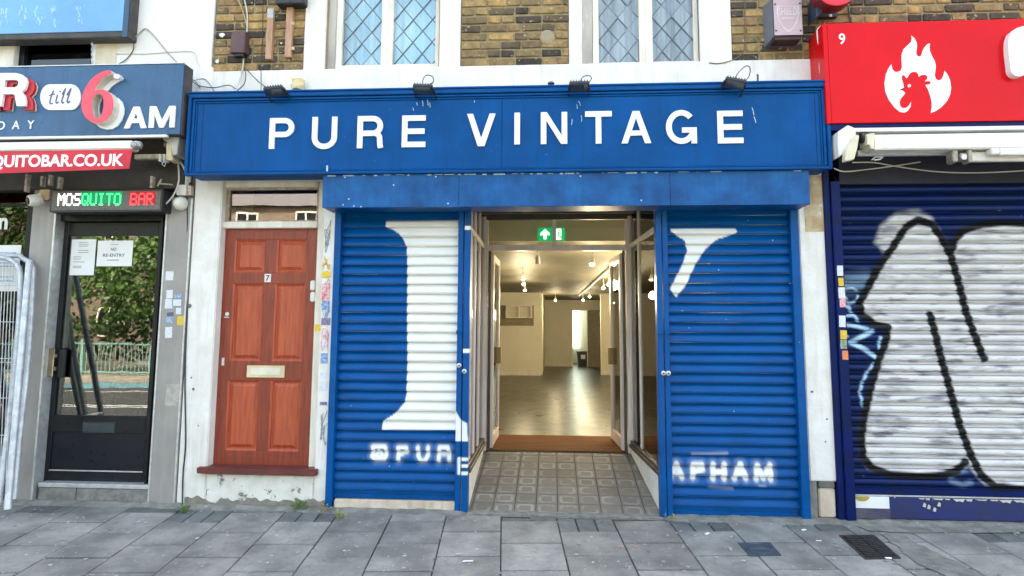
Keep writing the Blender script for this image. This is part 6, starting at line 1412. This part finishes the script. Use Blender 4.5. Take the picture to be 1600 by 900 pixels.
MB().box(x0, x1, -.07, .0, z0, z1).build('box', WPLAS, jb, bevel=.004); MB().box(x1 + .001, x1 + .03, -.05, .0, z0 + .004, z1 - .003).build('terminal_strip', mat('rusty_strip', (.4, .27, .2), (.6, .55, .5), scale=60, rough=.7), jb)
sr = thing('siren', 'white rounded alarm siren at the top of the grey pilaster', 'siren', tuple(P(284, 319, -.05)))
MB().lathe(P(285, 318.5, -.01), (-.25, -1, -.1), [(0, .06), (.02, .062), (.05, .052), (.075, .03), (.085, .0)], 20).build('dome', WPLAS, sr, smooth=True)
MB().prism([tr([(272, 317), (280, 312), (280, 325)], Y=-.06)], -.065, -.02).build('spout', WPLAS, sr, bevel=.003)
# cables
cable('cable', [(290, 196, -.15), (288, 218, -.15), (281, 240, -.12), (277, 247, -.12), (279, 262, -.1), (279, 285, -.1), (271, 305, -.1), (258, 320, -.08)], .007, CABW, 'white cable running down the gap between bar sign and blue fascia')
cable('cable', [(277, 246, -.12), (283, 255, -.1), (287, 262, -.08), (291, 274, -.06), (290, 292, -.04)], .008, WPLAS, 'thick white cable curling to the junction box')
cable('cable', [(297, 285, -.02), (292, 310, -.01), (293, 340, -.01), (292, 400, .0), (291, 500, -.01), (289, 600, -.01), (290, 690, -.01), (286, 740, -.01), (285, 790, -.02)], .006, CABB, 'dark cable running down beside the left white pier')
cable('cable', [(286, 306, -.03), (295, 309, -.03), (297, 300, -.03), (299, 285, -.03)], .004, CABB, 'thin dark cable looping past the junction box')
cable('cable', [(207, 62, -.05), (220, 50, -.03), (228, 45, -.03), (240, 55, -.03), (262, 82, -.03), (278, 99, -.03)], .005, mat('pink_grey_cable', (.4, .33, .32), rough=.6, bump=0), 'pinkish cable peaking on the white wall beside the light box')
cable('cable', [(209, 64, -.05), (208, 78, -.03), (198, 92, -.03), (182, 102, -.03)], .004, CABB, 'thin dark cable curving from light box to bar sign')
cable('cable', [(182, 84, -.025), (230, 84, -.025), (270, 81, -.025), (302, 81, -.025), (308, 95, -.025), (314, 112, -.03), (312, 135, -.05)], .004, mat('whited_cable', (.62, .6, .57), rough=.7, bump=0), 'white painted cable across the rendered wall')
cable('cable', [(381, -4, -.02), (386, 20, -.02), (386, 45, -.02), (382, 70, -.02), (380, 100, -.02), (376, 120, -.06), (370, 138, -.1)], .006, CABW, 'cream cable crossing the brown box to the fascia')
cable('cable', [(371, -4, -.03), (380, 20, -.02), (386, 42, -.02)], .005, mat('ochre_cable', (.45, .33, .17), rough=.6, bump=0), 'thin ochre cable joining the cream one on the brickwork')
cable('cable', [(411, -4, -.02), (410, 60, -.02), (408, 100, -.03), (408, 141, -.06)], .003, CABB, 'thin straight dark wire down the brickwork')
cable('cable', [(381, 105, -.04), (384, 118, -.08), (381, 132, -.12), (370, 142, -.15)], .004, CABB, 'dark cable dropping behind the fascia corner')
cable('cable', [(383, 106, -.04), (400, 124, -.12), (417, 138, -.24)], .004, CABB, 'dark cable slanting to the leftmost floodlight')
cable('cable', [(300, 127, -.04), (312, 134, -.06), (335, 137, -.08), (357, 133, -.08), (368, 139, -.12)], .004, CABB, 'dark cable lying along the white band at the left')
cable('cable', [(300, 127, -.04), (318, 123, -.05), (328, 132, -.06), (334, 142, -.1)], .003, CABB, 'thin dark loose cable over the fascia corner')
cable('cable', [(298, 122, -.04), (306, 128, -.05), (313, 139, -.1)], .003, CABB, 'short thin dark cable at the party line')
cable('cable', [(1164, -4, -.02), (1164, 40, -.02), (1162, 78, -.02), (1148, 92, -.04), (1125, 99, -.04), (1108, 98, -.04)], .004, mat('brown_wire', (.16, .1, .07), rough=.7, bump=0), 'brown wire sweeping across the right window surround')
cable('cable', [(296, 272, -.05), (300, 272, .02), (299, 300, .02), (300, 330, .02)], .006, CABB, 'dark cable end under the fascia corner')
# floodlights on top of the fascia
def flood(x, y, k, lab):
    q = P(x, y, -.38); t = thing('floodlight', lab, 'floodlight', tuple(q), 'floodlights along the top of the fascia')
    s = .078
    b = MB(); M_ = Matrix.Rotation(radians(-14), 4, 'X') @ Matrix.Rotation(radians((-6, 3, 0, 14)[k]), 4, 'Y')
    def bx(x0, x1, y0, y1, z0, z1):
        p = [(x0, y0, z0), (x1, y0, z0), (x1, y1, z0), (x0, y1, z0), (x0, y0, z1), (x1, y0, z1), (x1, y1, z1), (x0, y1, z1)]; return [q + M_ @ Vector(v) for v in p]
    b.hexa(bx(-s, s, -.05, .06, -.016, .014)); b.build('body', BLACK, t, bevel=.005)
    for i in range(7): MB().hexa(bx(-s + .01 + i * .021, -s + .016 + i * .021, -.045, .055, .014, .026)).build('cooling_fin', BLACK, t)
    MB().hexa(bx(-s + .012, s - .012, -.045, .05, -.0185, -.0162)).build('lamp_glass', mat('dark_lamp_glass', (.05, .06, .07), rough=.1, bump=0), t)
    MB().hexa(bx(-s - .008, -s - .001, -.01, .16, -.01, .004)).build('bracket', BLACK, t); MB().hexa(bx(s + .001, s + .008, -.01, .16, -.01, .004)).build('bracket', BLACK, t)
    return t
labs = ('leftmost black floodlight on the fascia, above the red door', 'black floodlight above the letter E of the first word', 'black floodlight above the middle letters NT', 'rightmost black floodlight tilted above the final E')
FLP = ((430, 142), (662, 139), (905, 134.5), (1148, 130))
for k, (x, y) in enumerate(FLP): flood(x, y, k, labs[k])
cable('cable', [(661, 137, -.33), (661, 124, -.2), (667, 117.5, -.15), (676, 120, -.15), (677, 128, -.15), (670, 133, -.15)], .004, CABB, 'dark cable looped behind the second floodlight')
cable('cable', [(905, 133, -.33), (910, 121, -.2), (920, 118, -.15), (924, 123, -.15), (917, 133, -.15)], .004, CABB, 'dark cable looped behind the third floodlight')
cable('cable', [(1146, 126, -.33), (1155, 112, -.2), (1166, 103, -.15), (1172, 107, -.15), (1170, 120, -.15), (1161, 129, -.2)], .004, CABB, 'dark cable looped high behind the rightmost floodlight')
cable('cable', [(1184, 129, -.15), (1184, 118, -.15), (1183, 117, -.13)], .007, CABB, 'short dark cable stub sticking up right of the last floodlight')
cable('cable', [(437, 140, -.35), (444, 137, -.3), (446, 142, -.3)], .004, CABB, 'dark cable curl behind the leftmost floodlight')
# foam lump and other bits over the fascia
q = P(466, 132, -.08)
b = MB(); rr = random.Random(8)
b.lathe(q - Vector((0, 0, .05)), (0, 0, 1), [(0, .05), (.03, .058), (.06, .045), (.09, .05), (.10, .02)], 9)
b.v = [(v[0] + rr.uniform(-.008, .008), v[1], v[2] + rr.uniform(-.006, .006)) for v in b.v]
tag(b.build('foam_lump', FOAM, smooth=True), 'yellow lump of expanding foam behind the fascia top', 'foam lump')
b = MB(); q = P(861, 131, -.2); b.lathe(q, (0, 0, 1), [(0, .03), (.012, .026), (.02, .01)], 7); tag(b.build('debris_clump', MORTARG), 'small clump of dirt on the fascia top', 'debris')
# brown box, battens, black box on the left brickwork
q0 = rc(360, 48, 383, 82, -.09); bj = thing('cable_box', 'brown plastic cable box on the left brickwork', 'cable box', (q0[0], -.05, q0[2]))
MB().prism([[(q0[0] - .004, q0[2]), (q0[1], q0[2]), (q0[1], q0[3]), (q0[0] + .02, q0[3]), (q0[0] + .004, q0[3] - .03)]], -.09, -.0).build('cover', BROWNP, bj, bevel=.005)
MB().box(q0[0] + .02, q0[1] - .02, -.07, -.01, q0[2] - .02, q0[2] - .001).build('gland_plate', BLACK, bj)
for k, (r, lab) in enumerate(((((416, 13, 425.5, 92)), 'left wooden batten with a grey painted top'), (((446, 11, 456, 89)), 'right wooden batten on the brickwork'))):
    x0, x1, z0, z1 = rc(*r, -.05); t = thing('batten', lab, 'batten', (x0, -.03, z0), 'wooden battens on the brickwork')
    if k == 0:
        zc = ZZ(420, 28, -.05); MB().box(x0, x1, -.05, -.008, z0, zc).build('wood', PINE, t, bevel=.002); MB().box(x0, x1, -.05, -.008, zc + .0005, z1).build('painted_end', mat('grey_paint_end', (.5, .5, .5), rough=.7), t, bevel=.002)
    else:
        MB().box(x0, x1, -.05, -.008, z0, z1).build('wood', PINE, t, bevel=.002)
        for yy in (37, 76): q = P(457, yy, -.04); MB().lathe(q, (1, -.2, 0), [(-.01, .012), (.012, .016), (.016, .0)], 7).build('foam_blob', FOAM, t)
x0, x1, z0, z1 = rc(431, -30, 475, 5, -.12); MB().box(x0, x1, -.12, -.0, z0, z1).build('box', BLACK, None, bevel=.006)
bb_ = bpy.data.objects[-1] if False else [o for o in COL.objects if o.name.startswith('box') and o.parent is None][-1]; bb_.name = 'black_wall_box'; tag(bb_, 'black box at the top edge above the battens', 'wall box')
for (x, y, s) in ((348, 55, .03), (340, 96, .02), (440, 68, .012), (399, 88, .008)):
    q = P(x, y, -.012); rr = random.Random(x); b = MB(); b.prism([[(q.x + s * rr.uniform(.5, 1) * cos(a), q.z + s * rr.uniform(.5, 1) * sin(a)) for a in np.linspace(0, 5.6, 7)]], -.022, .01); b.build('plaster_patch', WHITE2, shop)
q = P(855, 58, -.01); b = MB(); b.lathe(q, (0, -1, 0), [(-.005, .07), (.008, .06), (.016, .03), (.018, 0)], 9); b.build('mortar_patch', mat('pale_mortar_patch', (.36, .3, .2), rough=.95, bump=.6), shop)
# alarm box
x0, x1, z0, z1 = rc(1208, 3, 1253.5, 56, -.16); al = thing('alarm_box', 'faded pink and grey alarm bell box with worn shield marked SHIELD', 'alarm box', ((x0 + x1) / 2, -.08, z0))
zt_ = z1 + .03
MB().hexa([(x0, -.16, z0), (x1, -.16, z0), (x1 - .005, -.0, z0 - .03), (x0 - .03, -.0, z0 - .03), (x0, -.16, zt_), (x1, -.16, zt_), (x1 - .005, -.0, zt_ + .02), (x0 - .03, -.0, zt_ + .02)]).build('case', ALGREY, al, bevel=.004)
MB().box(x0, x1, -.168, -.1605, z0, zt_).build('front_cover', SHBOX, al, bevel=.004)
MB().box(x0 + .01, x1 - .01, -.15, -.03, z0 - .026, z0 - .004).build('base_tray', mat('dark_maroon_tray', (.06, .02, .018), rough=.6), al)
shp = tr([(195, 75), (475, 75), (482, 180), (455, 290), (400, 370), (340, 410), (275, 360), (215, 260), (190, 160)], 1190, 0, 8.18, -.168); shi = tr([(212, 88), (458, 88), (464, 180), (440, 280), (392, 352), (340, 388), (285, 345), (230, 250), (208, 160)], 1190, 0, 8.18, -.168)
MB().prism([shp, shi], -.1695, -.1682).build('shield_outline', SHLT, al)
text_on('lettering', 'SHIELD', (lambda r: (r[0], r[1], r[2], r[3]))(rc(1190 + 215 / 8.18, 95 / 8.18, 1190 + 452 / 8.18, 195 / 8.18, -.168)), -.1682, SHLT, al, depth=.0014, off=.02)
MB().box(*rc(1190 + 245 / 8.18, 220 / 8.18, 1190 + 410 / 8.18, 245 / 8.18, -.168)[:2], -.1694, -.1682, *rc(1190 + 245 / 8.18, 222 / 8.18, 1190 + 410 / 8.18, 242 / 8.18, -.168)[2:]).build('print_bar', SHLT, al)
for (x, y) in ((172, 55), (187, 392), (498, 392), (490, 45)): MB().lathe(P(1190 + x / 8.18, y / 8.18, -.168), (0, -1, 0), [(0, .008), (.002, .007)], 10).build('screw_hole', mat('rust_hole', (.06, .015, .015), rough=.7), al)

# ================================================================== LEANING FENCE PANELS (far left)
GALV = mat('pale_galvanised_tube', (.62, .64, .68), (.42, .44, .48), scale=16, rough=.45, metal=.35, bump=.1)
def fence(pts, wires, label):
    W_ = [P(*p) for p in pts]; t = thing('temporary_fence_panel', label, 'fence panel', tuple(W_[-1]), 'fence panels leaning on the bar window')
    MB().tube(smooth_path(W_, 8), .021, 10).build('tube_frame', GALV, t, smooth=True)
    for a, c in wires: MB().tube([P(*a), P(*c)], .0028, 5).build('wire', GALV, t)
    return t
fence([(-128, 800, -.42), (-98, 600, -.24), (-80, 440, -.13), (-76, 412, -.12), (-60, 400, -.12), (-10, 402, -.12), (14, 405, -.12), (29, 418, -.12), (32, 445, -.13), (28, 520, -.18), (16, 640, -.28), (-2, 790, -.42)],
      [((x, 405, -.12), (x - 17, 785, -.41)) for x in range(-60, 26, 5)] + [((-60, y, -.12 - .3 * (y - 400) / 390), (30 - (y - 400) * .075, y, -.12 - .3 * (y - 400) / 390)) for y in (440, 446, 503, 560, 566, 622, 680, 740)],
      'pale temporary fence panel with wire mesh, front one of the pair')
fence([(-110, 790, -.32), (-88, 560, -.12), (-74, 432, -.06), (-60, 412, -.05), (20, 400, -.05), (36, 404, -.05), (50, 416, -.05), (51, 440, -.06), (44, 560, -.12), (30, 690, -.24), (22, 780, -.32)], [], 'temporary fence frame with bent corner, rear one of the pair')
t = thing('steel_pole', 'straight grey steel pole leaning against the left pilaster', 'pole', tuple(P(12, 796, -.45)))
MB().tube([P(46, 407, -.14), P(12, 796, -.47)], .0245, 12).build('pole_tube', GALV, t, smooth=True)
b = MB(); rr = random.Random(2); q = P(8, 725, -.2); b.lathe(q, (0, 0, 1), [(-.05, .05), (.0, .075), (.05, .05), (.08, .02)], 9); b.v = [(v[0] + rr.uniform(-.02, .02), v[1] + rr.uniform(-.02, .02), v[2] + rr.uniform(-.02, .02)) for v in b.v]
tag(b.build('plastic_bag', mat('pale_plastic_bag', (.5, .55, .55), (.35, .4, .42), rough=.3), smooth=True), 'crumpled pale plastic bag behind the fence poles', 'plastic bag')

# ================================================================== WEEDS AND LITTER
def weed(x, y, n, s, m, label, seed, Y=None):
    rr = random.Random(seed); q = ground(x, y); t = thing('weed', label, 'weed', (q.x, q.y, q.z)); b = MB(); st = MB()
    for k in range(n):
        a = rr.uniform(0, 2 * pi); l = s * rr.uniform(.5, 1.1); e = rr.uniform(.3, 1.3); d = Vector((cos(a) * cos(e), sin(a) * cos(e), sin(e)))
        base = q + Vector((rr.uniform(-.03, .03), rr.uniform(-.015, .015), .0)); mid = base + d * l * .6; tip = base + d * l + Vector((0, 0, -l * .15)); sd = d.cross(Vector((0, 0, 1))).normalized() * l * rr.uniform(.12, .2)
        st.tube([base, mid], .0012, 4); c = (mid + tip) / 2
        b.quad(mid, c + sd, tip, c - sd + Vector((0, 0, .004)))
    b.build('leaves', m, t); st.build('stems', m, t); return t
weed(287, 800, 46, .075, LEAF, 'straggly weed and litter at the foot of the grey pilaster', 1)
weed(467, 797, 40, .10, LEAF, 'green weed growing against the plinth below the red door', 2)
weed(532, 810, 30, .085, mat('yellow_weed_leaf', (.22, .26, .07), (.3, .32, .12), scale=60, rough=.7, bump=0), 'yellowing weed in the joint below the left shutter', 3)
weed(506, 799, 22, .085, DRYG, 'dry grass tuft beside the narrow sticker pier', 4)
weed(1046, 812, 24, .05, DRYG, 'dry grass wisps at the foot of the right shutter guide', 5)
def litter(name, x, y, l, w, a, m, label, cat):
    q = ground(x, y) + Vector((0, 0, .004)); d = Vector((cos(a), sin(a), SLOPE * sin(a)))
    if cat == 'cigarette end': MB_ = MB().tube([q - d * l / 2, q + d * l / 2], w, 7)
    else:
        s = Vector((-sin(a), cos(a), SLOPE * cos(a))); MB_ = MB().hexa([q - d * l / 2 - s * w, q + d * l / 2 - s * w * .6, q + d * l * .45 + s * w, q - d * l * .4 + s * w * .8] + [v + Vector((0, 0, .003)) for v in (q - d * l / 2 - s * w, q + d * l / 2 - s * w * .6, q + d * l * .45 + s * w, q - d * l * .4 + s * w * .8)])
    tag(MB_.build(name, m), label, cat)
CIG = mat('orange_filter', (.55, .28, .13), rough=.8, bump=0)
litter('cigarette_end', 970, 855, .028, .004, .05, CIG, 'left of the two orange cigarette ends right of the entrance', 'cigarette end')
litter('cigarette_end', 994, 855, .028, .004, .0, CIG, 'right of the two orange cigarette ends right of the entrance', 'cigarette end')
litter('cigarette_end', 1388, 873, .04, .006, .0, PAPER, 'white cigarette end on the corner of the vent grating', 'cigarette end')
litter('paper_scrap', 1105, 835, .05, .012, .8, PAPER, 'crumpled white scrap below the right shutter', 'paper scrap')
litter('paper_scrap', 1279, 846, .04, .005, .0, PAPER, 'thin white scrap left of the vent grating', 'paper scrap')
litter('paper_scrap', 799, 790, .04, .010, .1, mat('cream_scrap', (.6, .55, .42), rough=.8), 'cream scrap at the front left of the porch tiles', 'paper scrap')
litter('paper_scrap', 1256, 829, .04, .012, .4, PAPER, 'white scrap at the foot of the right pier', 'paper scrap')
litter('paper_scrap', 1003, 790, .04, .012, .3, mat('cream_scrap', (.6, .55, .42), rough=.8), 'cream scrap at the front right of the porch tiles', 'paper scrap')
litter('paper_scrap', 731, 878, .07, .008, .1, PAPER, 'curved white scrap on the slabs before the entrance', 'paper scrap')
litter('paper_scrap', 716, 867, .03, .014, .1, mat('pale_gum', (.45, .46, .46), rough=.8), 'round pale gum spot left of the slab joint', 'gum spot')
# flat gum spots pressed into the slabs: nobody could count them
b = MB(); rr = random.Random(21)
for k in range(650):
    x, y = rr.uniform(-5.4, 4.2), -rr.uniform(.1, 1.9) ** 1.0; r_ = rr.uniform(.003, .016); z = zg(y) + .0035
    if abs(x) > 5: continue
    n = len(b.v); m_ = 8; b.v += [(x + r_ * rr.uniform(.7, 1.2) * cos(2 * pi * i / m_), y + r_ * rr.uniform(.7, 1.2) * sin(2 * pi * i / m_), z + SLOPE * r_ * sin(2 * pi * i / m_)) for i in range(m_)]; b.f.append(tuple(range(n, n + m_)))
gum = b.build('gum_spots', mat('gum_spots', (.52, .52, .50), (.09, .09, .09), scale=3.5, rough=.8, bump=0), kind='stuff'); tag(gum, 'pale and dark spots of trodden gum scattered on the slabs', 'gum')

# ================================================================== FAR SIDE OF THE STREET
def tree(x, y, h, r, seed, label):
    rr = random.Random(seed); t = thing('street_tree', label, 'tree', (x, y, zk), 'trees across the street')
    b = MB(); b.tube(smooth_path([(x, y, zk), (x + .1, y, zk + h * .25), (x - .05, y, zk + h * .5)], 4), .2, 8, r1=.11)
    tips = []
    for k in range(9):
        a = rr.uniform(0, 2 * pi); e = Vector((x + cos(a) * r * .6, y + sin(a) * r * .6, zk + h * rr.uniform(.55, .9))); tips.append(e)
        b.tube([(x, y, zk + h * rr.uniform(.3, .5)), tuple((Vector((x, y, zk + h * .55)) + e) / 2), tuple(e)], .08, 5, r1=.02)
    b.build('trunk', BARK, t)
    V, F = [], []
    for k in range(240):
        u = Vector((rr.gauss(0, 1), rr.gauss(0, 1), rr.gauss(0, 1))).normalized() * rr.uniform(.45, 1) ; c = Vector((x + u.x * r, y + u.y * r, zk + h * .60 + u.z * h * .40)); cr = rr.uniform(.35, .7)
        for j in range(26):
            p = c + Vector((rr.gauss(0, cr * .5), rr.gauss(0, cr * .5), rr.gauss(0, cr * .4))); n = Vector((rr.uniform(-1, 1), rr.uniform(-1, 1), rr.uniform(-.2, 1))).normalized(); a1 = n.orthogonal().normalized() * .13; a2 = n.cross(a1)
            k0 = len(V); V += [p - a1, p + a2 * .6, p + a1, p - a2 * .6]; F.append((k0, k0 + 1, k0 + 2, k0 + 3))
    bb = MB(); bb.v = [tuple(v) for v in V]; bb.f = F; bb.build('crown', TLEAF, t)
tl = ('spreading green street tree across the road, opposite the bar', 'tall green street tree left of centre across the road', 'broad green street tree opposite the shop', 'green street tree opposite the takeaway', 'far left street tree across the road', 'street tree at the far right across the road', 'tree standing behind the railings far left')
for k, (x, y, h, r) in enumerate(((-15.5, -19.6, 6.4, 3.7), (-6.5, -21, 8.5, 3.0), (-1.5, -21, 8.0, 3.0), (7, -19.5, 8, 3.2), (-22.5, -19.5, 8, 3.5), (15, -20, 8, 3.2), (-30, -20, 9, 4))): tree(x, y, h, r, 40 + k, tl[k])
hd = MB(); rr = random.Random(77)
for k in range(9000):
    p = Vector((rr.uniform(-34, 20), rr.uniform(-21.5, -19.2), 0)); top = 2.3 + .7 * noise.noise(Vector((p.x * .4, 1, 0))); p.z = zk + rr.uniform(.1, 1) ** .7 * top
    n = Vector((rr.uniform(-1, 1), rr.uniform(-.4, 1), rr.uniform(-.1, 1))).normalized(); a1 = n.orthogonal().normalized() * .13; a2 = n.cross(a1); hd.quad(p - a1, p + a2 * .7, p + a1, p - a2 * .7)
tag(hd.build('shrubbery', mat('dark_shrub_leaf', (.02, .05, .012), (.04, .08, .02), rough=.6, bump=0), kind='stuff'), 'dense dark shrubbery behind the railing across the street', 'shrubbery')
rf = thing('street_railing', 'long pale green railing along the far pavement', 'railing', (-10, -18, zk))
RG = mat('pale_green_railing', (.2, .36, .33), rough=.5)
b = MB()
for x in np.arange(-34, 20, .16): b.box(x, x + .025, -18.01, -17.99, zk + .05, zk + 1.25)
b.build('railing_bars', RG, rf, kind='stuff')
MB().box(-34, 20, -18.03, -17.97, zk + 1.15, zk + 1.2).box(-34, 20, -18.03, -17.97, zk + .1, zk + .15).build('railing_rail', RG, rf)
for x in np.arange(-34, 20.5, 2.7): MB().box(x - .04, x + .04, -18.05, -17.95, zk, zk + 1.35).build('railing_post', RG, rf)
hb = thing('street_bin', 'black bin on the far pavement before the railing', 'bin', (-12.2, -17.3, zk))
MB().lathe((-12.2, -17.3, zk), (0, 0, 1), [(0, .3), (.8, .34), (.82, .38), (1.0, .36), (1.15, .15)], 16).build('bin_body', BLACK, hb); MB().box(-12.35, -12.05, -16.98, -16.93, zk + .85, zk + 1.0).build('bin_slot', DIM, hb)
for k, x in enumerate((-30, -22.5, -15, -7.5, 0, 7.5, 15)):
    hN = thing('terraced_house', ('leftmost', 'second', 'third', 'fourth', 'fifth', 'sixth', 'rightmost')[k] + ' brick terraced house with slate roof across the street', 'house', (x, -30, zk), 'terraced houses across the street')
    MB().box(x - 3.74, x + 3.74, -36, -28, zk, 8.0).build('wall', HBRICK, hN)
    MB().hexa([(x - 3.74, -27.7, 8.0), (x + 3.74, -27.7, 8.0), (x + 3.74, -36.3, 8.0), (x - 3.74, -36.3, 8.0), (x - 3.74, -31.9, 11.4), (x + 3.74, -31.9, 11.4), (x + 3.74, -32.1, 11.4), (x - 3.74, -32.1, 11.4)]).build('roof', SLATE, hN)
    MB().box(x + 2.9, x + 3.7, -32.8, -31.2, 10, 12.8).build('chimney', HBRICK, hN)
    for wx in (-2.2, 1.1):
        for wz in (.9, 3.6, 6.1):
            MB().box(x + wx, x + wx + 1.2, -28, -27.93, wz, wz + 1.6).build('window_frame', JOIN, hN); MB().box(x + wx + .1, x + wx + .55, -27.93, -27.91, wz + .1, wz + 1.5).box(x + wx + .65, x + wx + 1.1, -27.93, -27.91, wz + .1, wz + 1.5).build('window_pane', BLACKP, hN)
print('slabs', nslab, 'objects', len(bpy.data.objects))
